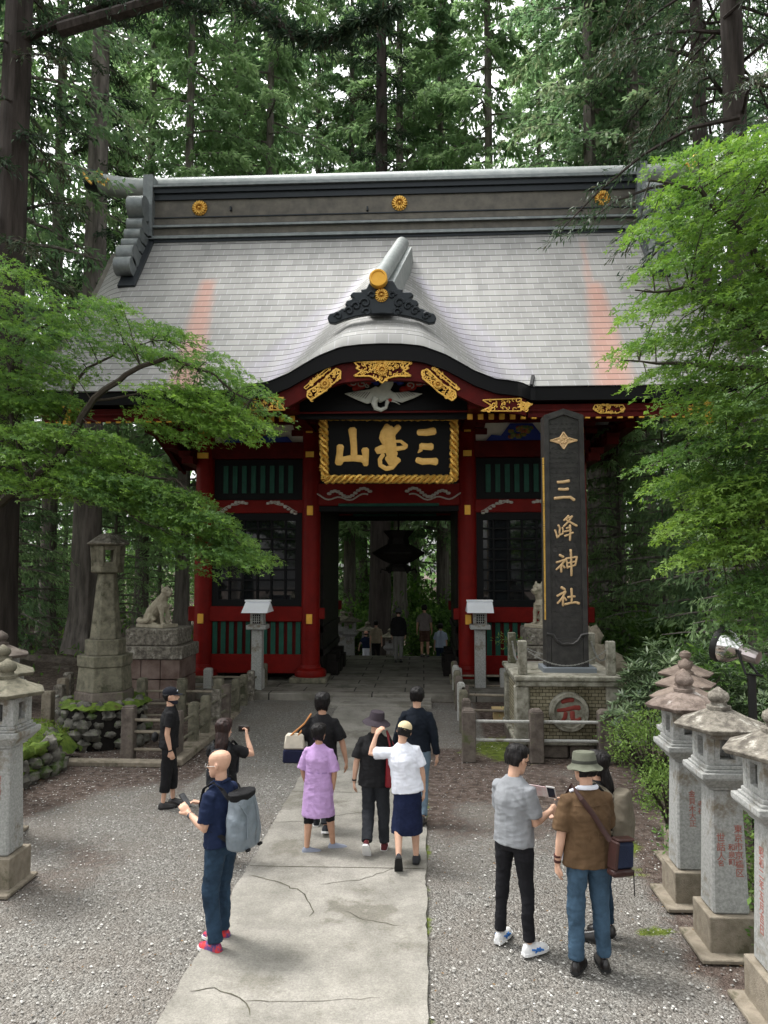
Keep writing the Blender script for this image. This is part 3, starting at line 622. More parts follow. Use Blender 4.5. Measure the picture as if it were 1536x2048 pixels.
s=filigree([(708,724),(822,724),(812,734),(818,736),(806,742),(822,752),(790,752),(774,757),(764,766),(754,757),(738,752),(708,752),(724,742),(712,736),(718,734)],YG,'x',n=85,seed=3); c=at(764,740,YG); mon(s,(c.x,YG,c.z),.145,.05); gb(s,'gilt_openwork',M['gold'],smooth=True)
s=filigree([(722,716),(802,716),(804,721),(720,721)],YG,'x',n=18,seed=4,outline=.012); gb(s,'gilt_openwork',M['gold'],smooth=True)
for sg,q in ((-1,0),(1,1)):
    f=lambda a,b_: (764+sg*(764-a)*-1 if sg<0 else 764+(764-a), b_)
    T=lambda pp:[(764-(764-a),b_) if sg<0 else (764+(764-a)-2,b_+1) for a,b_ in pp]
    s=filigree(T([(672,737),(681,742),(680,756),(660,772),(650,782),(622,800),(614,793),(616,782),(640,768),(658,750)]),YG,'x',n=60,seed=5+q); c=at(*T([(650,768)])[0],YG); mon(s,(c.x,YG,c.z),.12,.05); gb(s,'gilt_openwork',M['gold'],smooth=True)
    s=filigree(T([(658,733),(661,737),(612,778),(608,775)]),YG,'x',n=16,seed=8+q,outline=.014); gb(s,'gilt_openwork',M['gold'],smooth=True)
for pp in ([(490,795),(568,795),(556,803),(570,820),(500,820),(510,806)],[(965,800),(1042,797),(1042,822),(962,822),(985,812)],[(1044,806),(1062,808),(1052,820),(1044,820)],[(1190,810),(1246,810),(1250,818),(1236,826),(1200,826),(1186,818)],[(1376,812),(1412,814),(1408,826),(1378,828)],[(290,806),(345,806),(350,815),(335,824),(300,824),(286,815)],[(140,802),(176,806),(168,816),(182,822),(145,820)]):
    s=filigree(pp,Y0+.20 if not 480<pp[0][0]<1070 else 16.31,'x',n=max(14,int(len(pp)*5)),seed=int(pp[0][0]),outline=.016); gb(s,'gilt_openwork',M['gold'],smooth=True)
for px in (133,1418): s=MB(); c=at(px,825,17.0); s.box((c.x,17.0,c.z),(.2,.12,.62)); gb(s,'gilt_corner_plate',M['goldcap'],bev=.02)
# tympanum with clouds and crane
YC=17.15
s=MB(); s.prism(px2([(560,800),(600,790),(640,750),(690,722),(764,712),(840,722),(890,750),(930,790),(970,800),(930,838),(600,838)],YC+.1),YC+.1,YC+.2,mp=lambda x,z,y:(x,y,z)); gb(s,'tympanum',M['black'])
beam('rainbow_beam',XS[1]-.2,XS[2]+.2,YF-1.1,zz(838,19),zz(818,19),.3,M['black'])
b=MB(); b.bar((XS[1],16.6,zz(812,17)),(XS[1],YF,zz(812,17)+.1),.3,.34); gb(b,'gable_side_beam',M['red_dark']); b=MB(); b.bar((XS[2],16.6,zz(812,17)),(XS[2],YF,zz(812,17)+.1),.3,.34); gb(b,'gable_side_beam',M['red_dark'])
def clouds(pts,mt,seed):
    s=MB(); rr=random.Random(seed)
    for px,py,r in pts:
        c=at(px,py,YC); s.ell((c.x,YC+.06,c.z),(r*.0125,.05,r*.0095),12,6)
        
    return gb(s,'cloud_carving',mt,smooth=True)
M['cloudred']=mat('carved red cloud',(.30,.02,.015),(.36,.03,.02),6,.6)
clouds([(690,758,9),(704,764,11),(720,770,11),(734,762,9),(712,776,8),(838,766,9),(822,772,11),(808,778,9),(850,762,7),(828,760,7)],M['cloudred'],1); clouds([(742,758,9),(790,758,8),(752,765,6),(800,764,7)],M['blue'],2)
s=MB(); 
for i,(px,py,r) in enumerate([(690,758,9),(708,766,10),(724,768,10),(744,758,8),(838,764,9),(820,770,10),(796,760,7),(716,757,6),(735,772,6),(830,758,6),(850,765,6),(700,758,5)]):
    c=at(px,py,YC); k=r*.0105; s.tube([(c.x+k*(1-a/9)*math.cos(a+i),YC-.0,c.z+k*.75*(1-a/9)*math.sin(a+i)) for a in np.linspace(0,6.6,16)],.016,5)
gb(s,'cloud_outline',M['pale'],smooth=True)
crane=[(688,787),(715,782),(740,778),(752,772),(757,775),(766,764),(786,758),(787,768),(780,780),(788,785),(815,783),(846,787),(828,796),(804,805),(790,802),(778,798),(771,800),(760,806),(752,800),(735,808),(715,800)]
s=MB(); s.prism(px2(crane,YC-.06),YC-.08,YC-.02,mp=lambda x,z,y:(x,y,z)); cro=gb(s,'crane_carving',M.setdefault('cranew',mat('grey white crane carving',(.50,.51,.47),(.60,.61,.56),10,.75,.2,30)),bev=.02)
P=[(752,796),(748,806),(752,816),(762,820),(772,815),(774,806),(776,801)]
s=MB(); s.tube([(at(a,b_,YC-.12).x,YC-.12,at(a,b_,YC-.12).z) for a,b_ in P],[.09,.075,.06,.05,.04,.045,.05],8); s.tube([(at(a,b_,YC-.12).x,YC-.13,at(a,b_,YC-.12).z) for a,b_ in ((780,801),(790,804),(800,809))],[.03,.015,.006],6)
for a,b_ in ((700,789,),(712,793),(724,797),(836,788),(822,793),(810,798)): pass
s.build('crane_neck',M['cranew'],cro,smooth=True)
s=MB(); c=at(780,800,YC-.15); s.ell((c.x,YC-.15,c.z),(.05,.04,.04),8,6); s.build('crane_crown',M['cloudred'],cro,smooth=True)
for sg,bx in ((-1,740),(1,790)):
    s=MB()
    for k in range(7):
        a=at(bx+sg*4*k*-1*(-1),783+k*1.2,YC-.1); tip=at(bx+sg*(18+k*5),790+k*2.0,YC-.1)
        a=at(bx+sg*(k*5),784,YC-.1); tip=at(bx+sg*(k*5+10),797-k*1.2,YC-.1); s.tube([(a.x,YC-.1,a.z),(tip.x,YC-.1,tip.z)],.008,4)
    s.build('feather_lines',M['stone_dark'],cro)
# ---------- name board ----------
def ybd(py): return 18.0-.28*(968-py)/143
def bd(px,py,out=0): p=at(px,py,ybd(py)); return (p.x,p.y-out,p.z)
c0=bd(776,896); board=thing('name_board','black name board with three large gold characters in a carved gilt frame under the gable','sign',c0)
s=MB(); q=[(640,826),(915,826),(914,967),(644,967)]; s.add([bd(a,b_,.02) for a,b_ in q]+[bd(a,b_,-.1) for a,b_ in q],[(0,1,2,3),(7,6,5,4),(0,4,5,1),(1,5,6,2),(2,6,7,3),(3,7,4,0)]); s.build('board_panel',M['black'],board)
s=MB(); rr=random.Random(5)
def rope(a,b_,n):
    for ph in (0,2.1,4.2):
        pts=[]
        for i in range(n*4+1):
            t=i/(n*4); x=a[0]+(b_[0]-a[0])*t; y=a[1]+(b_[1]-a[1])*t; an=t*n*2.2+ph; ox,oy=(b_[1]-a[1],-(b_[0]-a[0])); l=math.hypot(ox,oy); am=6*math.sin(an)+rr.uniform(-1.2,1.2)
            pts.append(bd(x+ox/l*am,y+oy/l*am,.07+.035*math.cos(an)))
        s.tube(pts,.045,6)
rope((647,834),(908,834),20); rope((651,959),(907,959),20); rope((647,832),(651,960),10); rope((908,832),(908,960),10)
for k in range(210):
    e=rr.randrange(4); t=rr.random(); x,y=((642+t*270,rr.uniform(827,841)),(646+t*266,rr.uniform(952,966)),(rr.uniform(641,656),828+t*136),(rr.uniform(901,914),828+t*136))[e]; s.ell(bd(x,y,.07),(.045,.04,.025),6,4)
s.build('carved_frame',M['gold'],board,smooth=True)
def glyph(mb,strokes,f,k,flat=.45,nrm=(0,1,0),n=10):
    for st in strokes:
        pts=[f(a,b_) for a,b_,w in st]; ws=[w*k for a,b_,w in st]
        # resample smoothly
        P=[Vector(p) for p in pts]; Q=[];W=[]
        for i in range(len(P)-1):
            for j in range(4): t=j/4; Q.append(P[i].lerp(P[i+1],t)); W.append(ws[i]*(1-t)+ws[i+1]*t)
        Q.append(P[-1]); W.append(ws[-1])
        d0=(Q[0]-Q[1]).normalized(); d1=(Q[-1]-Q[-2]).normalized()
        Q=[Q[0]+d0*W[0]*.5]+Q+[Q[-1]+d1*W[-1]*.5]; W=[W[0]*.55]+W+[W[-1]*.55]
        mb.tube(Q,W,n,flat=(nrm,flat))
Z=lambda x,y:(630+x/5.12,810+y/5.12)
def bs(st): return [[(Z(x,y)[0],Z(x,y)[1],w) for x,y,w in s_] for s_ in st]
yama=[[(385,255,44),(392,340,36),(400,430,33),(402,540,36)],[(262,425,38),(255,500,34),(246,600,42)],[(246,575,34),(300,556,28),(400,545,36),(490,555,36),(520,580,36)],[(515,460,40),(520,520,34),(520,615,28)]]
mine=[[(745,215,30),(705,290,36),(690,340,34),(720,400,30)],[(860,225,30),(800,285,36),(765,350,44)],[(765,240,45),(765,340,60),(775,440,62),(790,540,50),(800,590,46)],[(635,470,34),(690,440,30),(740,420,26)],[(640,480,26),(720,475,22),(800,455,26),(920,440,22)],[(815,375,14),(880,375,16),(935,420,20),(925,440,18)],[(700,510,22),(665,560,22),(670,620,22),(730,655,24),(790,640,26),(830,590,26),(855,560,32)],[(745,540,34),(790,600,40)],[(720,420,24),(800,500,40),(835,500,24)]]
san=[[(1060,285,32),(1140,285,36),(1220,270,40)],[(1085,425,34),(1150,430,34),(1195,430,38)],[(1085,460,22),(1055,492,6)],[(1045,565,30),(1100,582,34),(1180,578,32),(1240,582,40)]]
k_=1/5.12*18/1500
for nm,ch in (('character',yama),('character',mine),('character',san)):
    s=MB(); glyph(s,bs(ch),lambda a,b_:bd(a,b_,.05),k_*1.0,.22); s.build(nm,M['goldflat'],board,smooth=True)
# ---------- hanging lantern in the passage ----------
hl=thing('hanging_lantern','black iron lantern with wide flared roof hanging in the gate passage','lantern',(XC+.05,YM,at(797,1145,YM).z))
Xh=at(797,1100,YM).x; zl=lambda py:at(797,py,YM).z; kk=YM/1500
b=MB(); b.lathe([(24*kk,zl(1143)),(26*kk,zl(1135)),(16*kk,zl(1128)),(30*kk,zl(1122)),(52*kk,zl(1108)),(53*kk,zl(1105)),(22*kk,zl(1088)),(19*kk,zl(1076)),(30*kk,zl(1063)),(28*kk,zl(1061))],6,(Xh,YM,0)); b.build('lantern_body',M['woodblk'],hl)
b=MB(); b.tube([(Xh,YM,zl(1062)),(Xh,YM,zz(1012)+.1)],.03,6); b.build('chain',M['woodblk'],hl)
b=MB(); 
for a in range(6): b.tube([(Xh+24*kk*math.cos(a*PI/3),YM+24*kk*math.sin(a*PI/3),zl(1141)),(Xh+34*kk*math.cos(a*PI/3),YM+34*kk*math.sin(a*PI/3),zl(1138)),(Xh+36*kk*math.cos(a*PI/3),YM+36*kk*math.sin(a*PI/3),zl(1146))],.03,5)
b.build('foot_scroll',M['woodblk'],hl)
# =================== stone work ===================
def rock(mb,c,r,seed=0,mi=0,rough=.5,n=10,m=7):
    k=len(mb.v); mb.ell((0,0,0),r,n,m,mi)
    for i in range(k,len(mb.v)):
        p=Vector(mb.v[i]); q=Vector((p.x/r[0],p.y/r[1],p.z/r[2])); f=1+rough*noise.noise(q*1.3+Vector((seed*3.1,seed,0)))+rough*.5*noise.noise(q*3+Vector((seed,0,seed)))
        mb.v[i]=(c[0]+p.x*f,c[1]+p.y*f,c[2]+p.z*f)
def sq(mb,c,z0,z1,h0,h1=None,n=4,mi=0,sy=1):   # frustum with n sides, half width h
    h1=h0 if h1 is None else h1; k=1/math.cos(PI/n); mb.lathe([(h0*k,z0),(h1*k,z1)],n,(c[0],c[1],0),mi,rot=PI/n if n==4 else 0,sy=sy)
txt_mat=mat('faded red lettering',(.26,.07,.055),(.33,.15,.12),14,.85)
def text(s,size,loc,rot,name,mt,parent,vert=True,depth=.002):
    c=bpy.data.curves.new(name,'FONT'); c.body='\n'.join(s) if vert else s; c.size=size; c.extrude=depth; c.align_x='CENTER'; c.space_line=1.0; c.offset=.0006
    o=bpy.data.objects.new(name,c); COL.objects.link(o); dg=bpy.context.evaluated_depsgraph_get(); me=bpy.data.meshes.new_from_object(o.evaluated_get(dg)); bpy.data.objects.remove(o)
    me.materials.clear(); me.materials.append(mt); me.name=name; q=link(name,me,parent); q.location=loc; q.rotation_euler=rot; return q
def lantern(label,loc,letters=(),rz=0,wall=None,group='granite lanterns standing in rows along the approach',scale=1,finial='ball',roofm=None,letter_left=()):
    t=thing('stone_lantern',label,'stone lantern',loc,rz,group,scale)
    B_=lambda mb,n,m,**k: mb.build(n,m,t,world=False,**k)
    s=MB(); s.box((-.03,-.04,.02),(.62,.62,.04)); s.box((0,0,.19),(.44,.44,.32)); B_(s,'plinth',M['stone_tan'],bev=.008)
    s=MB(); sq(s,(0,0),.35,1.46,.165,.138); B_(s,'post',M['stone_clean'],bev=.018)
    s=MB(); sq(s,(0,0),1.46,1.49,.17,.17); sq(s,(0,0),1.4902,1.58,.19,.265); sq(s,(0,0),1.5802,1.63,.265); sq(s,(0,0),1.6302,1.655,.225); sq(s,(0,0),1.6552,1.69,.205); B_(s,'platform',M['stone_clean'],bev=.006)
    s=MB(); h=.19
    for a in (-1,1):
        for b_ in (-1,1): s.box((a*(h-.035),b_*(h-.035),1.83),(.07,.07,.28))
    for a,b_ in ((0,-1),(0,1),(-1,0),(1,0)):
        d=(.24,.05,.05) if a==0 else (.05,.24,.05); s.box((a*(h-.03),b_*(h-.03),1.716),d); s.box((a*(h-.03),b_*(h-.03),1.944),d)
        if wall and (a!=0): s.box((a*(h-.03),0,1.83),(.04,.24,.18))
        for e in (-1,1):
            c=(e*.095,b_*(h-.03),1.83) if a==0 else (a*(h-.03),e*.095,1.83); s.box(c,(.05,.05,.18))
    B_(s,'fire_box',M['stone_clean'],bev=.004)
    s=MB(); 
    prof=[(.20,1.972),(.40,1.995),(.43,2.035),(.27,2.095),(.12,2.165),(.10,2.17)]
    s.lathe(prof,6,(0,0,0),0); 
    B_(s,'roof',roofm or M['stone_roof'],bev=.006)
    s=MB(); s.lathe([(.11,2.17),(.11,2.20),(.075,2.21),(.07,2.235),(.085,2.245),(.10,2.28),(.088,2.32),(.045,2.35),(.012,2.375)] if finial=='ball' else [(.11,2.17),(.11,2.21),(.06,2.22),(.06,2.25),(.09,2.29),(.08,2.34),(.03,2.37)],14); B_(s,'finial',M['stone_roof'] if roofm is None else roofm,smooth=True,bev=0)
    for x,z,w,sz in letters: text(w,sz,(x,-.1655+ (z-.35)*.0243,z),(PI/2-.024,0,0),'lettering',txt_mat,t)
    for y,z,w,sz in letter_left: text(w,sz,(-.1655+(z-.35)*.0243,y,z),(PI/2-.024,0,-PI/2),'lettering',txt_mat,t)
    return t
gR='granite lanterns standing in a row along the right side'
rx=lambda px,Y: at(px,1400,Y).x
lantern('granite lantern with pale blotched roof, second from the front of the right row',(rx(1437,7.1),7.1,0),[(.085,1.08,'東京市京橋区',.078),(.02,.92,'和泉町',.065),(-.075,1.0,'世話人',.082),(-.08,.78,'名',.06)],group=gR,scale=.96)
lantern('granite lantern with rosy lichen roof, third from the front of the right row',(rx(1369,8.05),8.05,0),[(.0,1.10,'金貝木大正',.075),(.09,1.0,'寺社',.07)],group=gR,roofm=mat('rosy lichened stone',(.095,.072,.06),(.225,.18,.155),9,.92,.7,60,c3=(.46,.42,.39),s3=4,t3=.58,w=.12),scale=.96)
lantern('granite lantern cut by the right edge of the photo, frontmost of the right row',(rx(1549,6.07),6.07,0),[(.05,1.0,'東京市下谷',.07)],group=gR,letter_left=[(-.0,1.2,'昭和二年五月吉日',.085)],scale=.97)
dkr=mat('brown lichened stone',(.12,.09,.075),(.22,.175,.145),7,.9,.5,60,c3=(.36,.32,.29),s3=5,t3=.6)
for i,(y,px_,lb) in enumerate(((9.0,1367,'granite lantern with dark brown roof, fourth from the front of the right row'),(9.95,1372,'fifth lantern of the right row, its brown roof half hidden by the fourth'),(10.9,1373,'farthest lantern of the right row, its brown roof highest in the stack'))): lantern(lb,(rx(px_,y),y,0),group=gR,roofm=dkr,finial='x' if i==2 else 'ball',scale=.92)
gL='granite lanterns standing at the left edge'
xl=at(13,1371,8).x
lantern('granite lantern with pale roof cut by the left edge, nearest of the left ones',(xl,8.0,0),[(.03,1.12,'東京講中',.07),(-.08,1.0,'世話人',.06)],wall=None,group=gL,roofm=M['stone_olive'])
lantern('second lantern at the left edge, its mossy roof showing behind the nearest',(at(4,1345,9.4).x,9.4,0),group=gL,roofm=M['stone_olive'])
lantern('third lantern at the left edge, only roof and finial above the others',(at(0,1330,10.8).x,10.8,.05),group=gL,roofm=M['stone_dark'])
for (px,py,Y,lb) in ((701,1223,26.9,'mossy stone lantern beyond the gate passage, nearest left of the steps'),(735,1243,29.0,'stone lantern lower down beyond the gate, left of the beige shirt'),(686,1222,29.6,'stone lantern far beyond the gate, mostly behind the passage wall'),(780,1257,31.0,'low stone lantern beyond the gate behind the dark clothed walker')):
    p=at(px,py,Y); lantern(lb,(p.x,Y,p.z-2.36),group='stone lanterns down the steps beyond the gate',roofm=M['stone_olive'])
# ---- tall hexagonal lantern on the rock mound ----
Y=14.4; X=at(211,1300,Y).x; z_=lambda py: at(211,py,Y).z; kx=Y/1500
t=thing('tall_hexagonal_lantern','tall weathered stone lantern with wide hexagonal roof standing on a round rock mound','stone lantern',(X,Y,z_(1397)))
def hexb(name,pr,mt,bev=.012,rot=PI/6): s=MB(); s.lathe([(h*kx,z_(py)) for h,py in pr],6,(X,Y,0),rot=rot); return s.build(name,mt,t,bev=bev)
hexb('foot',[(58,1400),(57,1380),(54,1378)],M['stone_dark']); hexb('base',[(54,1378),(50,1330)],M['stone_olive']); hexb('ledge',[(53,1329.8),(54,1308)],M['stone_olive']); hexb('drum',[(40,1307.8),(40,1277)],M['stone_olive']); hexb('shaft',[(31,1276.8),(19,1147)],M['stone_olive'])
hexb('platform',[(24,1146.8),(32,1144),(32,1132)],M['stone_olive'])
s=MB()
for a in range(6):
    an=a*PI/3+PI/6; r=26*kx; s.bar((X+r*math.cos(an),Y+r*math.sin(an),z_(1132)),(X+(r+.03)*math.cos(an),Y+(r+.03)*math.sin(an),z_(1092)),.09,.09)
    an2=an+PI/3; 
    for py in (1128,1096): s.bar((X+r*math.cos(an),Y+r*math.sin(an),z_(py)),(X+r*math.cos(an2),Y+r*math.sin(an2),z_(py)),.07,.08)
s.build('fire_box',M['stone_olive'],t)
s=MB(); s.lathe([(27*kx,z_(1093)),(44*kx,z_(1089)),(46*kx,z_(1087)),(16*kx,z_(1068)),(2*kx,z_(1066))],6,(X,Y,0),rot=0); s.build('roof',M['stone_roof'],t,bev=.01)
t=thing('rock_mound','round mound of dark rocks with bright moss rim carrying the tall hexagonal lantern','mound',(X,Y,0))
s=MB(); s.lathe([(.78,-.05),(.74,.5),(.70,z_(1397)-.02)],20,(X,Y,0)); s.build('core',M['woodblk'],t)  # near-black core, so the gaps between the stones read dark
rr=random.Random(3)
for ring in range(5):
    zc=.1+ring*.17
    for k in range(15):
        a=2*PI*(k+.5*(ring%2))/15+rr.uniform(-.08,.08); r=.80-.03*ring; sz=rr.uniform(.085,.165); s=MB()
        if math.sin(a)>.35: continue
        rock(s,(X+r*math.cos(a),Y+r*math.sin(a),zc),(sz,sz*.8,sz*.72),k+ring*20); s.build('stone',M['rock'],t,smooth=True)
s=MB(); s.lathe([(.55,z_(1397)+.0),(.66,z_(1397)+.03),(.76,z_(1397)+.0),(.82,z_(1400)-.05),(.70,z_(1400)-.09)],60,(X,Y,0))
for i in range(len(s.v)): p=Vector(s.v[i]); f=1+.16*noise.noise(p*6); s.v[i]=(X+(p.x-X)*f,Y+(p.y-Y)*f,p.z+.07*noise.noise(p*11))
s.build('moss_rim',M['moss'],t,smooth=True)
# ---- wolf statues on pedestals ----
def pedestal(px,Y,label):
    c=at(px,1300,Y); X=c.x; z_=lambda py: at(px,py,Y-.55).z
    t=thing('statue_pedestal',label,'pedestal',(X,Y,0),group='stone pedestals of the two wolf statues')
    s=MB(); s.box((X,Y,(z_(1258)+z_(1292))/2),(1.24,1.1,z_(1258)-z_(1292))); s.build('upper_block',M['stone_roof'],t,bev=.03)
    s=MB(); s.box((X+.03,Y,(z_(1292.5)+z_(1318))/2),(1.48,1.35,z_(1292.5)-z_(1318))); s.build('ledge',M['stone_roof'],t,bev=.02)
    m=M.setdefault('pblk',mat('mottled pedestal block',(.09,.055,.045),(.20,.15,.13),2.2,.85,.4,40,c3=(.45,.43,.38),s3=3.2,t3=.66))
    for r,(a,b_) in enumerate(((1318.3,1358),(1359,1400))):
        for q in range(3): s=MB(); w=1.38/3; s.box((X-.69+w*(q+.5)+.03,Y,(z_(a)+z_(b_))/2),(w-.012,1.25,z_(a)-z_(b_)-.01)); s.build('block',m,t,bev=.012)
    s=MB(); s.box((X+.03,Y,.15),(1.6,1.45,.3)); s.build('footing',M['stone_dark'],t,bev=.02)
    return X,z_(1258)
def wolf(px,Y,zb,flip,label,scale=1.0,turn=0):
    # sitting wolf, local: faces +x; heights for 1 m
    t=thing('wolf_statue',label,'statue',(at(px,1250,Y).x,Y,zb),turn,group='stone wolf guardians on pedestals',scale=scale)
    f=flip; s=MB(); P=lambda x,y,z:(x*f,y,z)
    s.tube([P(-.28,0,.20),P(-.20,0,.30),P(-.04,0,.46),P(.10,0,.62),P(.19,0,.74),P(.25,0,.83)],[.15,.19,.175,.155,.12,.10],14)   # trunk+neck
    s.tube([P(.12,0,.62),P(.20,0,.48),P(.16,0,.36)],[.13,.12,.08],12) # chest
    for sy in (-1,1):
        s.tube([P(.17,sy*.09,.52),P(.23,sy*.10,.32),P(.24,sy*.10,.16),P(.25,sy*.10,.06)],[.085,.06,.048,.045],10)
        s.ell(P(.30,sy*.10,.05),(.085,.05,.042),10,6)
        s.ell(P(-.20,sy*.13,.20),(.17,.09,.17),12,8)       # haunch
        s.tube([P(-.10,sy*.15,.25),P(.02,sy*.16,.16),P(-.10,sy*.16,.08)],[.09,.06,.045],8)
        s.tube([P(-.16,sy*.15,.05),P(.06,sy*.16,.045)],[.05,.045],8); s.ell(P(.09,sy*.16,.045),(.07,.045,.04),8,6)
        s.tube([P(.22,sy*.075,.95),P(.20,sy*.095,1.02),P(.19,sy*.10,1.06)],[.05,.035,.01],6,flat=((1,0,0),.6)) # ear
        s.ell(P(.30,sy*.06,.88),(.06,.045,.06),8,6)
    s.ell(P(.25,0,.89),(.135,.115,.115),14,10)
    s.tube([P(.28,0,.87),P(.38,0,.84),P(.46,0,.82)],[.09,.065,.045],10)
    s.tube([P(.30,0,.80),P(.42,0,.765)],[.05,.03],8)
    s.tube([P(-.36,0,.14),P(-.50,.0,.10),P(-.52,-.14,.12),P(-.34,-.24,.10),P(-.14,-.26,.12),P(-.05,-.24,.20)],[.09,.085,.085,.075,.06,.03],10)
    fuse(s,.014,'body',M['stone_roof'] if False else M.setdefault('wolfst',mat('carved tan stone',(.27,.24,.18),(.40,.36,.28),9,.85,.3,60,c3=(.17,.16,.12),s3=4,t3=.6)),t,disp=lambda p:.008*noise.noise(Vector(p)*14)+.004*noise.noise(Vector(p)*40),sm=1)
    b=MB(); b.box(P(-.03,0,-.0),(.95,.55,.09)); b.build('plinth',M['wolfst'],t,world=False,bev=.015)
    e=MB()
    for sy in (-1,1): e.ell(P(.355,sy*.065,.905),(.018,.014,.014),6,5)
    e.ell(P(.50,0,.835),(.02,.025,.018),6,5); e.build('eyes_and_nose',M['stone_dark'],t,world=False)
X,zt_=pedestal(318,17.9,'square stacked stone pedestal with mottled dark blocks under the left wolf')
wolf(316,17.9,zt_+.04,1,'seated stone wolf facing right with curled tail on the left pedestal',.93,-.45)
X,zt_=pedestal(1100,17.9,'stone pedestal behind the tall black name pillar under the right wolf')
wolf(1090,17.9,zt_+.04,-1,'seated stone wolf with open mouth half hidden by the black name pillar',.98,.75)
# ---- tall name pillar ----
Yp=14.25; Xp=at(1131,1300,Yp).x; zp=lambda py: at(1131,py,Yp-.2).z; kp=(Yp-.2)/1500
bt=thing('monument_base','square stone and brick base with a round red character medallion','monument base',(Xp+.05,14.6,0))
Xb=at(1137,1430,13.6).x; yb0=13.62; zb=lambda py: at(1137,py,yb0).z; hw=.90
brick=mat('old pale brick',(.24,.215,.15),(.36,.33,.235),3,.85,.3,60,c3=(.16,.14,.09),s3=1.5,t3=.5); nt=brick.node_tree; b=nt.nodes['Principled BSDF']; tc=N(nt,'ShaderNodeTexCoord'); mp=N(nt,'ShaderNodeMapping'); mp.inputs['Rotation'].default_value=(PI/2,0,0); br=N(nt,'ShaderNodeTexBrick'); br.inputs['Scale'].default_value=1; br.inputs['Brick Width'].default_value=.115; br.inputs['Row Height'].default_value=.062; br.inputs['Mortar Size'].default_value=.006
br.inputs['Color1'].default_value=(1,1,1,1); br.inputs['Color2'].default_value=(.72,.70,.66,1); br.inputs['Mortar'].default_value=(.12,.11,.08,1); nt.links.new(tc.outputs['Object'],mp.inputs[0]); nt.links.new(mp.outputs[0],br.inputs[0]); src=b.inputs['Base Color'].links[0].from_socket; x=N(nt,'ShaderNodeMix',data_type='RGBA',blend_type='MULTIPLY'); x.inputs[0].default_value=1; nt.links.new(src,x.inputs[6]); nt.links.new(br.outputs[0],x.inputs[7]); nt.links.new(x.outputs[2],b.inputs['Base Color'])
s=MB(); s.box((Xb,yb0+.94,(zb(1373)+zb(1480))/2),(hw*2-.1,1.8,zb(1373)-zb(1480))); s.build('brick_body',brick,bt)
for sx in (-1,1):
    for sy in (0,1): s=MB(); s.box((Xb+sx*(hw-.10),yb0+.10+sy*1.65,(zb(1373)+zb(1480))/2),(.26,.26,zb(1373)-zb(1480))); s.build('corner_stone',M['stone_weathered'],bt,bev=.03)
for nm,p0,p1,g,dy in (('top_slab',1351,1362,.10,1.98),('cornice',1362.3,1373,.05,1.92),('foot_slab',1480,1489,.10,2.0)): s=MB(); s.box((Xb,yb0+.94,(zb(p0)+zb(p1))/2),(hw*2+g*2-.1,dy+.1,zb(p0)-zb(p1))); s.build(nm,M['stone_weathered'],bt,bev=.02)
for q in range(4):
    s=MB(); w=(hw*2+.1)/4; s.box((Xb-hw-.05+w*(q+.5),yb0+.94,(zb(1489.5)+.0)/2),(w-.03,2.0,zb(1489.5)+.02)); s.build('footing_stone',M['stone_dark'],bt,bev=.03)
c=at(1138,1424,yb0-.03); md=MB(); T=Matrix.Translation((c.x,yb0-.01,c.z))@Matrix.Rotation(PI/2,4,'X')
md.lathe([(.001,.03),(.26,.03),(.27,.09),(.33,.09),(.345,.06),(.345,-.1),(.001,-.1)],32,M=T); mo=md.build('medallion',M['stone_weathered'],bt,smooth=True,ang=30)
G=lambda x,y:(c.x+(x-789)/1536*230*13.6/1500, yb0-.045, c.z-(y-590)/1336*200*13.6/1500)
s=MB(); glyph(s,[[(700,460,42),(770,440,44),(840,430,50)],[(640,570,34),(740,560,42),(860,530,46),(920,535,54)],[(745,600,44),(735,660,44),(700,700,32),(655,715,14)],[(830,590,52),(830,650,52),(845,700,44),(900,695,44),(930,665,30)]],G,13.6/1500*230/1536*.62,.3); s.build('character',M.setdefault('redch',mat('worn red character',(.17,.02,.015),(.24,.05,.04),6,.75)),mo,smooth=True)
# corner posts with chains
tp=zb(1351); ps=[]
for sx in (-1,1):
    for sy in (0,1): X=Xb+sx*(hw-.12); Yq=yb0+.10+sy*1.6; ps.append((X,Yq)); s=MB(); s.box((X,Yq,tp+.30),(.155,.155,.60),top=(.96,.96)); s.build('corner_post',M['stone_weathered'],bt,bev=.012)
for a,b_ in ((ps[0],ps[2]),(ps[1],ps[3]),(ps[0],ps[1]),(ps[2],ps[3])):
    n=46; s=MB()
    for i in range(n):
        t=(i+.5)/n; x=a[0]+(b_[0]-a[0])*t; y=a[1]+(b_[1]-a[1])*t; z=tp+.50-.34*(1-(2*t-1)**2); s.box((x,y,z),(.034,.012,.022) if i%2 else (.034,.02,.012))
    s.build('chain',M.setdefault('steel',mat('dull steel',(.35,.35,.34),rough=.4,metal=.8)),bt)
pl=thing('name_pillar','tall black bronze pillar with a pointed top and four gold characters on its face','monument',(Xp,Yp,zp(1345)))
s=MB(); s.box((Xp+.02,Yp,(zp(1334)+zp(1346))/2),(103*kp,.62,zp(1334)-zp(1346))); s.build('base_plate',mat('grey painted plate',(.16,.18,.20),rough=.5),pl,bev=.01)
hb,ht=41*kp,39*kp; fy=Yp-.2; z0,z1,z2=zp(1334),zp(830),zp(817)
def face(hx0,hx1,za,zb_,zt2,y0,y1,name,mt,bev=.008):
    s=MB(); s.prism([(-hx0,za),(hx0,za),(hx1,zb_),(0,zt2),(-hx1,zb_)],y0,y1,mp=lambda x,z,y:(Xp+x,y,z)); return s.build(name,mt,pl,bev=bev)
face(hb-.03,ht-.03,z0,z1-.03,z2-.04,fy+.05,fy+.40,'core',M['bronze'])
s=MB()
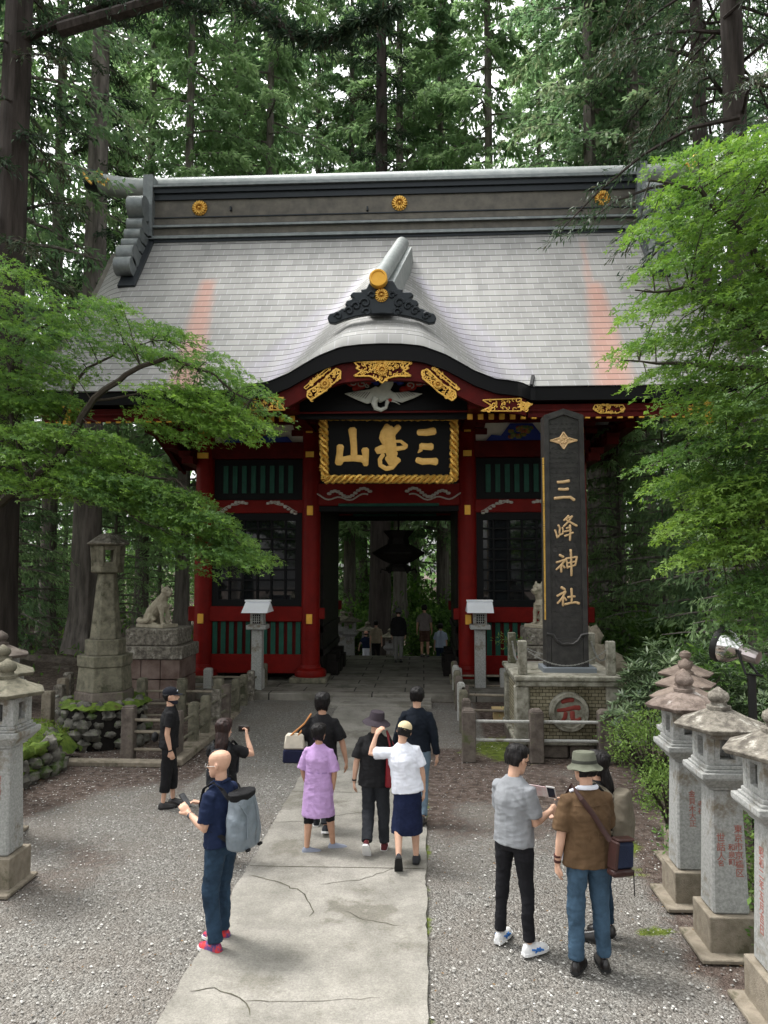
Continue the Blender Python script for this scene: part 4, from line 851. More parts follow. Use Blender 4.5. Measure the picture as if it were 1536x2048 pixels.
for sg in (-1,1): s.bar((Xp+sg*(hb-.045),fy+.21,z0),(Xp+sg*(ht-.045),fy+.21,z1),.09,.46,up=(1,0,0)) if False else s.prism([(sg*hb,z0),(sg*(hb-.09),z0),(sg*(ht-.085),z1-.005),(sg*ht,z1)],fy,fy+.42,mp=lambda x,z,y:(Xp+x,y,z))
s.prism([(-ht,z1+.001),(-ht+.086,z1-.09),(0,z2-.11),(0,z2)],fy+.001,fy+.419,mp=lambda x,z,y:(Xp+x,y,z)); s.prism([(ht,z1+.001),(ht-.086,z1-.09),(0,z2-.11),(0,z2)],fy+.001,fy+.419,mp=lambda x,z,y:(Xp+x,y,z))
fo=s.build('raised_border',M['bronze'],pl)
s=MB(); s.box((Xp,fy+.03,z0+.26),(hb*2-.2,.06,.52)); s.build('lower_panel',M['bronze'],pl)
s=MB()   # wave scales
rws=46
for r in range(rws):
    z=z0+.62+r*.092
    if z>z1-.12: break
    for q in range(6):
        x=-.25+q*.1+(.05 if r%2 else 0)
        if abs(x)>.27: continue
        for rad in (.048,.028): s.tube([(Xp+x+rad*math.cos(a),fy+.048,z+rad*.9*math.sin(a)) for a in np.linspace(.1,PI-.1,6)],.0055,4,cap=False)
s.build('wave_relief',M['bronze'],pl)
Zp=lambda x,y: (1090+x/10.78,1040+y/10.78)
Z2=lambda x,y: (1080+x/4.65,800+y/4.65)
def onp(px,py): return (Xp+(px-1131)*kp,fy+.035,at(px,py,fy+.03).z)
chs=[[[(175,765,15),(230,762,15),(280,752,16)],[(185,830,15),(235,832,14),(270,828,16)],[(145,915,15),(230,905,14),(290,905,15),(325,930,16)]]]
chs=[[[(Z2(x,y)[0],Z2(x,y)[1],w/4.65) for x,y,w in st] for st in ch] for ch in chs]
hou=[[(225,-235,0)]]
cz=lambda L:[[(Zp(x,y)[0],Zp(x,y)[1],w/10.78) for x,y,w in st] for st in L]
hou=cz([[(300,110,26),(330,170,24),(320,290,22)],[(225,215,24),(255,300,24),(270,380,26)],[(275,375,24),(330,320,20),(400,290,20)],[(385,160,22),(400,220,20),(395,290,20)],
  [(520,-90,28),(470,-40,24),(420,10,22)],[(430,-10,22),(500,-40,20),(600,-80,24)],[(590,-80,24),(520,30,24),(410,140,22)],[(440,-20,20),(560,50,24),(690,130,30)],
  [(470,180,22),(560,150,22)],[(430,250,22),(570,215,22)],[(430,345,26),(520,315,20),(610,270,24)],[(545,110,26),(552,250,24),(540,440,26)]])
shin=cz([[(315,755,30),(395,800,32)],[(245,915,24),(330,890,24),(430,855,28)],[(425,865,26),(350,970,26),(240,1070,24)],[(345,960,28),(345,1120,28)],[(370,965,22),(420,1030,24)],
  [(450,830,24),(470,930,24),(480,1040,24)],[(455,830,22),(560,815,20),(680,795,28)],[(680,800,26),(660,900,24),(640,980,24)],[(480,930,20),(640,895,20)],[(480,1020,22),(640,975,22)],[(552,640,28),(560,850,26),(560,1200,28)]])
sha=cz([[(340,1450,32),(415,1500,30)],[(250,1640,26),(340,1590,26),(430,1540,28)],[(425,1550,26),(350,1690,26),(255,1800,24)],[(370,1670,28),(370,1850,26)],[(395,1660,22),(440,1730,24)],
  [(475,1665,28),(550,1650,22),(625,1650,28)],[(552,1480,30),(560,1640,26),(550,1800,24)],[(410,1820,28),(530,1790,26),(640,1775,28),(710,1800,34)]])
for ch in (chs[0],hou,shin,sha):
    s=MB(); glyph(s,ch,onp,kp*.92,.7,n=8); s.build('gold_character',M.setdefault('goldch',mat('matte gold lettering',(.62,.42,.22),(.72,.50,.28),10,.5,metal=.3)),pl,smooth=True)
e=MB(); cc=onp(1131,881); w_,h_=27*kp,17*kp
star=[(0,h_),(w_*.28,h_*.33),(w_,0),(w_*.28,-h_*.33),(0,-h_),(-w_*.28,-h_*.33),(-w_,0),(-w_*.28,h_*.33)]
for i in range(8): a=star[i]; b_=star[(i+1)%8]; e.tube([(cc[0]+a[0],cc[1],cc[2]+a[1]),(cc[0]+b_[0],cc[1],cc[2]+b_[1])],.015,6)
for i in range(9): a=i*.7; e.ell((cc[0]+.05*math.cos(a)*(1+i%2),cc[1],cc[2]+.045*math.sin(a)),(.03,.02,.022),6,5)
e.prism([(x*.8,z*.8) for x,z in star],cc[1]+.0,cc[1]+.03,mp=lambda x,z,y:(cc[0]+x,y,cc[2]+z)); e.build('emblem',M['goldch'],pl)
e=MB(); 
for sg in (-1,1): e.tube([(Xp+sg*x,fy-.01,z0+.58+z) for x,z in ((.38,.02),(.26,.0),(.20,-.10),(.10,-.17),(.0,-.16))],.03,6)
e.build('cord_ornament',M['bronze'],pl,smooth=True)
e=MB(); rr=random.Random(2)
for i in range(70): z=zp(915)-(zp(915)-zp(1240))*(i+.5)/70; e.box((Xp-hb-.005,fy+.03+.0*i,z),(.03,.05,.03+.02*rr.random()))
e.build('gilt_side_studs',M['gold'],pl)
# ---- stone rail fences ----
def fence(label,posts,rails,h,w=.16,mt='stone_dark',rz=(.42,.75),rm='stone_tan',roundtop=False,rr_=.028):
    c=Vector((sum(p[0] for p in posts)/len(posts),sum(p[1] for p in posts)/len(posts),0)); t=thing('rail_fence',label,'fence',c,group='low stone post fences round the monuments')
    for i,p in enumerate(posts):
        hh=(p[2] if len(p)>2 else h); s=MB(); s.box((p[0],p[1],hh/2),(w,w,hh)); 
        if roundtop: s.box((p[0],p[1],hh+.02),(w,w,.05),top=(.6,.6))
        else: s.box((p[0],p[1],hh+.012),(w,w,.025),top=(.8,.8))
        s.build('post',M[mt] if not isinstance(mt,list) else M[mt[i%len(mt)]],t,bev=.015)
    for a,b_ in rails:
        for z in rz: s=MB(); A,B_=posts[a],posts[b_]; s.tube([(A[0],A[1],z),(B_[0],B_[1],z)],rr_,7); s.build('rail',M[rm],t,smooth=True)
    return t
g0=lambda px,py:tuple(gp(px,py))[:2]
a,b_,c=g0(938,1523),g0(1075,1527),g0(1215,1530)
fence('dark stone post fence in front of the medallion base',[(a[0],13.3),(b_[0],13.3),(c[0],13.3),(c[0]+1.25,13.3)],[(0,1),(1,2),(2,3)],.86,.235,'stone_dark',(.36,.68),'stone',True)
fence('row of stone posts running back to the gate on the right of the path',[(a[0]+.02,y) for y in (14.35,15.35,16.3,17.2,18.1,19.0,19.8)],[(i,i+1) for i in range(6)],.84,.17,['stone_dark','stone_olive','stone'],(.36,.68),'stone_tan',True)
fence('short stone rail fence left of the medallion base',[(a[0]+.1,16.3),(g0(1015,1450)[0]+.1,16.2)],[(0,1)],.80,.17,'stone_dark',(.3,.62))
fence('short stone rail fence before the right wolf pedestal',[(a[0]+.1,19.5),(at(1008,1380,19.5).x,19.5),(at(1035,1380,19.5).x+.3,19.5)],[(0,1),(1,2)],.72,.2,'stone',(.3,.55))
xl=-4.32
fence('row of stone posts along the left gravel from the gate forward',[(xl+.02*i,y) for i,y in enumerate((13.2,14.05,14.75,15.45,16.15,16.9,17.55,18.2,18.85,19.5))],[(i,i+1) for i in range(9)],.80,.17,['stone_dark','stone_olive','stone_olive','stone_roof'],(.28,.6),'stone_olive')
fence('stone rail fence in front of the tall hexagonal lantern',[(at(257,1500,13.0).x,13.0,.92),(xl-.02,12.98,.7)],[(0,1)],.86,.21,'stone_dark',(.2,.5,.7),'stone_tan')
fence('stone rail fence in front of the left wolf pedestal',[(at(190,1400,16.5).x,16.4),(at(284,1400,16.4).x,16.4),(at(364,1400,16.4).x,16.4),(xl-.15,16.4)],[(0,1),(1,2),(2,3)],.88,.19,'stone_olive',(.1,.35,.62),'stone_tan')
fence('stone rail fence behind the left posts by the gate floor',[(at(340,1400,19.0).x,18.95),(at(417,1390,19.0).x,18.95),(xl+.2,18.95)],[(0,1),(1,2)],.75,.2,'stone',(.3,.55))
fence('stone posts left of the rock mound',[(at(100,1450,15.2).x,15.1),(at(122,1440,16).x,15.9),(at(132,1440,17).x,16.8),(at(147,1430,18).x,17.7)],[(0,1),(1,2),(2,3)],.8,.2,['stone_tan','stone_roof'],(.3,.6),'stone')
# kerb under the left post row
s=MB(); 
for i in range(9): s.box((xl+.06,13.1+.72*i,.05),(.36,.70,.13))
o=s.build('kerb',M['stone_tan'],bev=.02); tag(o,'pale kerb stones under the left row of posts','kerb',kind='structure')
s=MB(); s.box((at(240,1525,12.75).x-.6,12.75,.03),(3.2,.22,.1)); o=s.build('kerb',M['stone_tan'],bev=.02); tag(o,'pale kerb in front of the rock mound','kerb',kind='structure')
# ---- small box lanterns with metal roofs ----
def boxlan(px,label):
    p=gp(px,1401 if px<700 else 1396); Yq=p.y; z_=lambda py:at(px,py,Yq).z; k=Yq/1500
    t=thing('box_lantern',label,'lantern',(p.x,Yq,0),group='grey box lanterns with pale metal roofs before the gate')
    s=MB(); s.box((p.x,Yq,z_(1258)/2),(21*k,21*k,z_(1258))); s.build('post',M['stone_clean'],t,bev=.015)
    s=MB(); s.box((p.x,Yq,(z_(1249)+z_(1258))/2+.002),(39*k,39*k,z_(1249)-z_(1258)),top=(1,1)); s.build('shelf',M['stone_clean'],t,bev=.012)
    s=MB(); s.box((p.x,Yq,(z_(1224)+z_(1249))/2),(26*k,26*k,z_(1224)-z_(1249))); bo=s.build('lamp_box',M['stone_clean'],t,bev=.01)
    s=MB(); s.box((p.x,Yq-13.2*k,(z_(1228)+z_(1246))/2),(15*k,.02,z_(1228)-z_(1246))); bo2=s.build('lattice_window',M['black'],bo)
    s=MB()
    for q in (-1,0,1): s.box((p.x+q*4*k,Yq-13.2*k-.014,(z_(1228)+z_(1246))/2),(.012,.012,17*k)); s.box((p.x,Yq-13.2*k-.017,(z_(1228)+z_(1246))/2+q*4.4*k),(15*k,.010,.012))
    s.build('lattice_bars',M['stone'],bo)
    wm=M.setdefault('wht',mat('pale painted metal',(.80,.82,.86),(.86,.88,.92),5,.5))
    s=MB(); hw_=25*k; z0,z1=z_(1224),z_(1203)
    s.add([(p.x-hw_*1.05,Yq-.42,z0),(p.x+hw_*1.0,Yq-.42,z0),(p.x+hw_,Yq,z1),(p.x-hw_,Yq,z1),(p.x-hw_*1.05,Yq+.42,z0),(p.x+hw_,Yq+.42,z0)],[(0,1,2,3),(3,2,5,4),(0,3,4),(1,5,2),(0,4,5,1)]); s.build('roof',wm,t)
    s=MB(); s.box((p.x,Yq,z1+.02),(hw_*2.08,.16,.05)); s.build('roof_ridge',wm,t,bev=.01)
boxlan(514,'grey box lantern with pale metal roof standing left of the path before the gate')
boxlan(961,'grey box lantern with pale metal roof standing right of the path before the gate')
# ---- floodlight ----
Yf=9.6; P=at(1503,1350,Yf); t=thing('floodlight','silver bell shaped floodlight on a dark pole behind the right lanterns','floodlight',(P.x,Yf,0))
s=MB(); s.tube([(P.x,Yf,0),(P.x,Yf,P.z)],.05,12); s.build('pole',M['iron'],t,smooth=True)
A=at(1440,1288,Yf+.22); Bq=at(1512,1314,Yf-.12); d=(A-Bq); d.normalize()
ax=Matrix.Translation(A)@d.to_track_quat('-Z','Y').to_matrix().to_4x4()
chrome=mat('polished metal',(.75,.75,.74),rough=.14,metal=1); s=MB(); s.lathe([(.215,.03),(.21,.07),(.19,.15),(.14,.22),(.085,.27)],24,M=ax); s.build('reflector',chrome,t,smooth=True)
s=MB(); s.lathe([(.19,-.01),(.22,-.02),(.23,.03),(.222,.06),(.185,.04)],24,M=ax); s.build('rim',M['iron'],t,smooth=True)
s=MB(); s.lathe([(.001,.05),(.16,.04),(.165,.03),(.001,.03)],24,M=ax); s.build('front_glass',M['glass'],t)
s=MB(); s.lathe([(.085,.27),(.095,.285),(.09,.30),(.10,.33),(.088,.47),(.08,.50),(.001,.505)],12,M=ax); s.build('housing',mat('satin aluminium',(.45,.40,.40),rough=.3,metal=.9),t,smooth=True,ang=20)
s=MB(); q=A.lerp(Bq,.35); s.tube([q+Vector((0,-.16,0)),P+Vector((-.12,-.12,.03)),P+Vector((.1,-.08,0)),P+Vector((.12,.1,0)),q+Vector((.1,.2,.05))],.016,6); s.build('bracket',M['iron'],t)
# ---- mossy bank at left ----
t=thing('mossy_bank','low bank of stacked rocks with bright green moss on top at the left','bank',(-6.6,12.2,0))
e0,e1,e2=Vector((-6.25,10.7,0)),Vector((-6.0,12.3,0)),Vector((-6.7,13.3,0))
s=MB(); top=.52; poly=[(-9.8,10.2),(-6.5,10.6),(-6.2,12.2),(-6.8,13.2),(-9.8,13.5)]; n=len(poly)
s.add([(x,y,0) for x,y in poly]+[(x*.985-.08,y,top-.05) for x,y in poly],[tuple(range(n,2*n))]+[(i,(i+1)%n,(i+1)%n+n,i+n) for i in range(n)]); s.build('earth_core',M['stone_dark'],t)
s=MB(); g=30
for j in range(g+1):
    for i in range(g+1):
        x=-9.8+3.72*i/g; y=10.45+2.9*j/g; e=min(i,g-i,j,g-j); 
        s.v.append((x,y,top+.10+.10*noise.noise(Vector((x*1.5,y*1.5,2)))+.05*noise.noise(Vector((x*5,y*5,1)))-.3*max(0,(x+6.6))/.6-.3*max(0,y-13.1)-(.16 if e==0 else .03 if e==1 else 0)+.08*noise.noise(Vector((x*9,y*9,4)))))
for j in range(g):
    for i in range(g): s.f.append((j*(g+1)+i,j*(g+1)+i+1,(j+1)*(g+1)+i+1,(j+1)*(g+1)+i)); s.m.append(0)
s.build('moss_top',M['moss'],t,smooth=True,fixn=False)
k=0; rr=random.Random(9)
for (A,B_) in ((Vector((-8.6,10.3,0)),e0),(e0,e1),(e1,e2)):
    L=(B_-A).length; nn=int(L/.24)
    for i in range(nn):
        for r in range(3):
            q=A.lerp(B_,(i+.5+.4*(r%2))/nn); sz=rr.uniform(.12,.17); s=MB(); rock(s,(q.x-.05*r,q.y,.08+.19*r),(sz,sz,sz*.8),k); k+=1; s.build('rock',M['rock'] if r<2 or rr.random()<.4 else M['moss'],t,smooth=True)
# ---- far rocks, stones ----
for i,(px,py,rx,rz_,lb) in enumerate(((95,1335,1.3,.28,'long flat dark boulder on the earth left of the tall lantern'),(60,1325,.7,.35,'dark boulder at the foot of the left trees'),(140,1312,1.2,.4,'dark boulder under the trees behind the tall lantern'),(120,1345,.55,.14,'small flat stone before the dark boulders'),(30,1352,.5,.3,'dark rock beside the left trunk'))):
    p=gp(px,py); s=MB(); rock(s,(p.x,p.y,rz_*.4),(rx,.6,rz_),i+40,n=16,m=9); o=own_origin(s.build('boulder',M['stone_dark'],smooth=True)); tag(o,lb,'boulder',group='boulders on the left under the trees')
p=at(1186,1278,17.5); s=MB(); rock(s,(p.x,17.5,p.z),(.22,.15,.28),77); rock(s,(p.x+.1,17.5,p.z-.5),(.7,.4,.4),78); s.box((p.x+.1,17.5,.5),(1.2,.8,1)); o=own_origin(s.build('stone_marker',M['stone_tan'],smooth=True,ang=30)); tag(o,'rounded marker stone on a block right of the black pillar','stone')
b=MB(); p=gp(998,1446); b.box((p.x,p.y,.14),(.20*0+.26,.3,.28),top=(.9,.9)); b.box((p.x,p.y,.30),(.3,.36,.04)); o=own_origin(b.build('wooden_box',mat('pale new wood',(.45,.33,.16),(.55,.42,.22),8,.7),bev=.01)); tag(o,'small pale wooden box inside the right fence','box')
# =================== people ===================
SK=mat('skin',(.50,.29,.20),(.58,.36,.26),6,.55,spec=.35); SK2=mat('tanned skin',(.40,.22,.14),(.48,.28,.19),6,.55,spec=.35)
HR=mat('black hair',(.005,.0045,.005),(.012,.010,.010),30,.5,.6,60,stretch=(1,1,.2),spec=.2); HRB=mat('dark brown hair',(.012,.006,.005),(.03,.012,.010),30,.5,.6,60,stretch=(1,1,.2))
def cl(name,c,k=1.25,rough=.85): return mat(name,c,tuple(min(.9,v*k) for v in c),6,rough,.35,220,spec=.15)
def wht(v): return Vector(v).normalized()
def head_rings(mb,T,grow=0,front=None,zmin=0,zmax=1.0,back=0):
    tab=[(0,.022,.082,.045),(.05,.038,.090,.015),(.14,.052,.093,-.02),(.25,.061,.092,-.055),(.38,.068,.090,-.078),(.50,.0735,.090,-.090),(.62,.0765,.094,-.098),(.74,.076,.092,-.100),(.84,.070,.080,-.092),(.92,.058,.060,-.076),(.975,.036,.034,-.05),(1.0,.012,.01,-.02)]
    rs=[]
    for z,a,f,b in tab:
        if z<zmin or z>zmax: continue
        f2=f+grow; b2=b-grow-back; a2=a+grow
        if front is not None: f2=min(f2,front(z)+grow)
        cy=(f2+b2)/2; ry=(f2-b2)/2; zz_=z*.225+(grow*(z-.35)*1.4)
        rs.append([tuple(T@Vector((a2*math.copysign(abs(math.cos(t))**.85,math.cos(t)),cy+ry*math.copysign(abs(math.sin(t))**.9,math.sin(t)),zz_))) for t in (2*PI*j/18 for j in range(18))])
    mb.rings(rs)
def hand(mb,w,d,n,side,curl=.5,open_=0):
    d=wht(d); n=Vector(n); n=(n-d*n.dot(d)).normalized(); s=d.cross(n).normalized()*side
    mb.tube([w-d*.02,w+d*.02,w+d*.06,w+d*.088],[.026,.036,.041,.038],10,flat=(tuple(n),.42))
    for i,(o,L) in enumerate(((-.029,.060),(-.010,.072),(.010,.068),(.028,.054))):
        b=w+d*.082+s*o; c1=curl*(.55+.1*i); d1=(d*math.cos(c1)+n*math.sin(c1)+s*o*4*open_).normalized(); c2=c1+curl*.9; d2=(d*math.cos(c2)+n*math.sin(c2)+s*o*4*open_).normalized(); m_=b+d1*L*.52
        mb.tube([b-d*.012,b,m_,m_+d2*L*.48],[.0105,.0105,.0095,.0075],7)
    tb=w+d*.03-s*.032; td=(d*.75-s*.55+n*.45*curl).normalized(); te=tb+td*.035; mb.tube([tb-td*.015,tb,te,te+(d*.8+n*.4*curl).normalized()*.028],[.015,.014,.0115,.009],7)
def person(label,loc,hd,H,arms,legs,lean=2,head=(0,0,0),top=None,bottom=None,shoes=None,hair='short',skin=SK,vox=.0075,bw=1.0,side=0,group='visitors walking and standing at the gate',extra=None,hm=HR,curl=.6,open_=0,eyes=False,haircut=None):
    S=H/1.70; t=thing('person',label,'person',loc,hd,group,S)
    # ---- joints ----
    hips={'L':Vector((-.085,0,.90)),'R':Vector((.085,0,.90))}; J={}
    lo=9
    for k in 'LR':
        th,sh,fp,fy=legs[k]; kn=hips[k]+wht(th)*.42; an=kn+wht(sh)*.40; fd=Vector((math.sin(R(fy))*math.cos(R(fp)),math.cos(R(fy))*math.cos(R(fp)),math.sin(R(fp)))); up=Vector((-math.sin(R(fy))*math.sin(R(fp)),-math.cos(R(fy))*math.sin(R(fp)),math.cos(R(fp))))
        J['hip'+k]=hips[k]; J['knee'+k]=kn; J['ank'+k]=an; J['fd'+k]=fd; J['up'+k]=up
        lo=min(lo,(an-up*.085-fd*.06).z,(an-up*.085+fd*.19).z)
    dz=Vector((0,0,-lo))
    for k in list(J):
        if k[:2] not in('fd','up'): J[k]=J[k]+dz
    pz=.93-lo
    La=Matrix.Translation((0,0,pz))@Matrix.Rotation(-R(lean),4,'X')@Matrix.Rotation(R(side),4,'Y')@Matrix.Translation((0,0,-.93))
    U=lambda x,y,z: La@Vector((x,y,z))
    for k,sg in (('L',-1),('R',1)):
        ua,fa,hd_,pn=arms[k]; s=U(sg*.158*bw,-.005,1.348); e=s+wht(ua)*.275; w=e+wht(fa)*.245; J['sh'+k]=s; J['el'+k]=e; J['wr'+k]=w; J['hd'+k]=wht(hd_); J['pn'+k]=Vector(pn)
    nk=U(0,.0,1.475); hy,hp,hr=head
    T=Matrix.Translation(nk)@Matrix.Rotation(R(hy),4,'Z')@Matrix.Rotation(-R(hp),4,'X')@Matrix.Rotation(R(hr),4,'Y')@Matrix.Scale(1.06,4)
    J['T']=T; J['U']=U; J['t']=t
    # ---- body ----
    b=MB(); n=16
    def ring(z,a,bb,cy=0,f=U): return [tuple(f(a*math.cos(2*PI*j/n),cy+bb*math.sin(2*PI*j/n),z)) for j in range(n)]
    b.rings([ring(z,a*bw,c,cy) for z,a,c,cy in ((.86,.13,.09,0),(.95,.15,.10,0),(1.08,.125,.09,0),(1.22,.14,.10,0),(1.31,.145,.09,0),(1.38,.11,.065,0),(1.43,.066,.052,-.005))])
    b.tube([U(0,-.012,1.40),U(0,-.008,1.46),T@Vector((0,-.005,.06))],[.054,.052,.056],12)
    head_rings(b,T)
    b.tube([T@Vector((0,.088,.125)),T@Vector((0,.112,.085)),T@Vector((0,.094,.072))],[.008,.015,.012],8); b.ell((0,0,0),(.05,.018,.012),8,5,0,T@Matrix.Translation((0,.088,.128)))
    b.ell((0,0,0),(.022,.010,.008),8,5,0,T@Matrix.Translation((0,.094,.050))); 
    for sg in (-1,1): b.ell((0,0,0),(.010,.020,.031),8,6,0,T@Matrix.Translation((sg*.079,-.008,.105))@Matrix.Rotation(sg*.25,4,'Z'))
    for k,sg in (('L',-1),('R',1)):
        s,e,w=J['sh'+k],J['el'+k],J['wr'+k]; b.tube([U(sg*.10,0,1.37),s,s.lerp(e,.35),s.lerp(e,.8),e,e.lerp(w,.3),e.lerp(w,.8),w+J['hd'+k]*.015],[.036,.040,.041,.040,.038,.038,.027,.024],12)
        hand(b,w,J['hd'+k],J['pn'+k],sg,curl if not isinstance(curl,dict) else curl[k],open_)
        h,kn,an=J['hip'+k],J['knee'+k],J['ank'+k]; fd,up=J['fd'+k],J['up'+k]
        b.tube([h+Vector((0,0,.03)),h.lerp(kn,.25),h.lerp(kn,.75),kn,kn.lerp(an,.28),kn.lerp(an,.7),an],[v*(.84 if bottom and bottom[1]=='pants' and bottom[2]>1.5 else 1) for v in (.085,.08,.06,.052,.055,.042,.034)],12)
        b.tube([an-fd*.045-up*.045,an-up*.045+fd*.04,an+fd*.13-up*.06],[.034,.038,.03],8)
    fuse(b,vox,'body',skin,t,sm=1)
    if eyes:
        e=MB()
        for sg in (-1,1): e.ell((0,0,0),(.015,.006,.0065),8,5,0,T@Matrix.Translation((sg*.030,.087,.108)))
        e.build('eyes',M['black'],t,world=False); e=MB()
        for sg in (-1,1): e.tube([T@Vector((sg*.012,.097,.128)),T@Vector((sg*.035,.096,.136)),T@Vector((sg*.060,.080,.130))],[.007,.010,.005],6)
        e.build('eyebrows',HR,t,world=False)
    # ---- bottom ----
    fold=lambda amp:(lambda p:amp*1.25*(.8*noise.noise(Vector((p[0]*9,p[1]*9,p[2]*5)))+.9*(.35-abs(noise.noise(Vector((p[0]*13+p[2]*7,p[1]*13,p[2]*9+3)))))*1.3+.5*(.3-abs(noise.noise(Vector((p[0]*8-p[2]*16,p[1]*10+5,p[2]*22)))))))
    cv=max(vox*1.25,.009)
    if bottom:
        m_,kind,ln,wd=bottom; b=MB()
        F=lambda x,y,z: Vector((x,y,z+pz-.93))
        b.rings([ring(z,a*bw,c,0,F) for z,a,c in ((.83,.135,.10),(.88,.165,.118),(.95,.162,.112),(1.02,.145,.10),(1.05,.14,.095))])
        if kind=='pants':
            for k in 'LR':
                h,kn,an=J['hip'+k],J['knee'+k],J['ank'+k]; pts=[h+Vector((0,0,.04)),h.lerp(kn,.2),h.lerp(kn,.7),kn]; rd=[.092,.090,.070*wd,.063*wd]
                if ln>1:
                    q=ln-1; pts+=[kn.lerp(an,.35*q),kn.lerp(an,.7*q),kn.lerp(an,q)]; rd+=[.060*wd,.056*wd,.055*wd]
                else: pts=[h+Vector((0,0,.04)),h.lerp(kn,.25*ln),h.lerp(kn,.7*ln),h.lerp(kn,ln)]; rd=[.095,.092,.085*wd,.082*wd]
                b.tube(pts,rd,14)
        else:
            kc=(J['kneeL']+J['kneeR'])/2; zh=ln; mid=lambda f: Vector(((kc.x)*f,kc.y*f*.6,0))
            sp=abs(J['kneeL'].y-J['kneeR'].y)/2; rs=[]
            for f in (0,.3,.65,1):
                z=(.88-lo*0)*(1-f)+zh*f; a=.168+(.04*wd)*f; c=.118+(.05*wd+sp*.5)*f; o=mid(f)
                rs.append([(o.x+a*math.cos(2*PI*j/24)*(1+.03*f*math.sin(j*2.1)),o.y+c*math.sin(2*PI*j/24)*(1+.05*f*math.sin(j*1.7)),z+pz-.93) for j in range(24)])
            b.rings(rs[::-1])
        fuse(b,cv,kind if kind!='pants' else ('trousers' if ln>1 else 'shorts'),m_,t,disp=fold(.0095 if kind=='pants' else .007),sm=1)
    if top:
        m_,hem,sl,lo_=top; b=MB(); w_=lo_
        tabs=[(1.0,.172*w_,.125*w_),(1.12,.168*w_,.125*w_),(1.25,.178*w_,.128*w_),(1.32,.180*(1+(w_-1)*.4),.118),(1.375,.158,.098),(1.42,.105,.078),(1.45,.070,.064)]
        if hem<.99: tabs=[(hem,.180*w_+max(0,.9-hem)*.06,.135*w_+max(0,.9-hem)*.1)]+([(.9,.182*w_,.132*w_)] if hem<.88 else [])+tabs
        b.rings([ring(z,a*bw,c,0) for z,a,c in tabs])
        for k,sg in (('L',-1),('R',1)):
            s,e,w=J['sh'+k],J['el'+k],J['wr'+k]; pts=[U(sg*.08*bw,0,1.365),s+U(0,0,0)*0,s.lerp(e,.4)]; rd=[.05,.060,.063*w_]
            if sl<=1: pts+= [s.lerp(e,sl)]; rd+=[.072*w_]
            else: pts+=[s.lerp(e,.9),e,e.lerp(w,(sl-1)*.6),e.lerp(w,sl-1)]; rd+=[.058*w_,.054*w_,.048*w_,.043*w_]
            b.tube(pts,rd,14)
        fuse(b,cv,'shirt' if hem>.8 else 'dress',m_,t,disp=fold(.0095),sm=1)
    if shoes:
        m_,sm_=shoes
        for k in 'LR':
            an,fd,up=J['ank'+k],J['fd'+k],J['up'+k]; sd=fd.cross(up); s=MB(); so_=MB(); rs=[];rs2=[]
            for y,a,h in ((-.065,.022,.045),(-.045,.036,.075),(0,.041,.085),(.05,.043,.072),(.10,.048,.055),(.15,.045,.042),(.185,.030,.03),(.20,.012,.015)):
                c=an+fd*y-up*.066; rs.append([tuple(c+sd*(a*math.cos(2*PI*j/12))+up*((h if math.sin(2*PI*j/12)>0 else .008)*math.sin(2*PI*j/12))) for j in range(12)])
                c=an+fd*(y*1.03)-up*.078; rs2.append([tuple(c+sd*((a+.004)*x)+up*z) for x,z in ((1,.014),(-1,.014),(-1,-.010),(1,-.010))])
            s.rings(rs); so2=s.build('shoe',m_,t,smooth=True,world=False); so_.rings(rs2); so_.build('sole',sm_,so2,world=False)
    # ---- hair ----
    hn=lambda p:.009*noise.noise(Vector((p[0]*55,p[1]*55,p[2]*12)))+.006*noise.noise(Vector(p)*18)
    if hair!='bald':
        b=MB()
        if hair=='short': head_rings(b,T,.013,lambda z: -.035 if z<.5 else (.0 if z<.62 else (.05 if z<.75 else .09)),.22,haircut or 1,.004)
        elif hair=='bob':
            head_rings(b,T,.020,lambda z: -.02 if z<.4 else (.01 if z<.62 else (.06 if z<.75 else .09)),.05,1,.008)
        elif hair=='long':
            head_rings(b,T,.018,lambda z: -.02 if z<.4 else (.01 if z<.62 else (.06 if z<.75 else .09)),.14,1,.006)
            b.tube([T@Vector((0,-.05,.12)),U(0,-.095,1.44),U(0,-.115,1.33)],[.085,.085,.06],14,flat=((0,1,0),.6))
        fuse(b,.0085,'hair',hm,t,disp=hn,sm=1)
    if extra: extra(J,t)
    return J
def local_build(mb,name,m,parent,**k): return mb.build(name,m,parent,world=False,**k)
DN=((-.16,.02,-1),(-.08,.16,-1),(-.02,.15,-1),(.9,.2,0)); DR=((.16,.02,-1),(.08,.16,-1),(.02,.15,-1),(-.9,.2,0))
def leg(a,b_,fp=0,fy=0): return ((0,math.sin(R(a)),-math.cos(R(a))),(0,math.sin(R(b_)),-math.cos(R(b_))),fp,fy)
def at_person(J,name,label,cat,group=None):   # a carried thing: top-level, shares the carrier's place
    t=J['t']; o=thing(name,label,cat,t.location,t.rotation_euler[2],group,t.scale[0]); return o
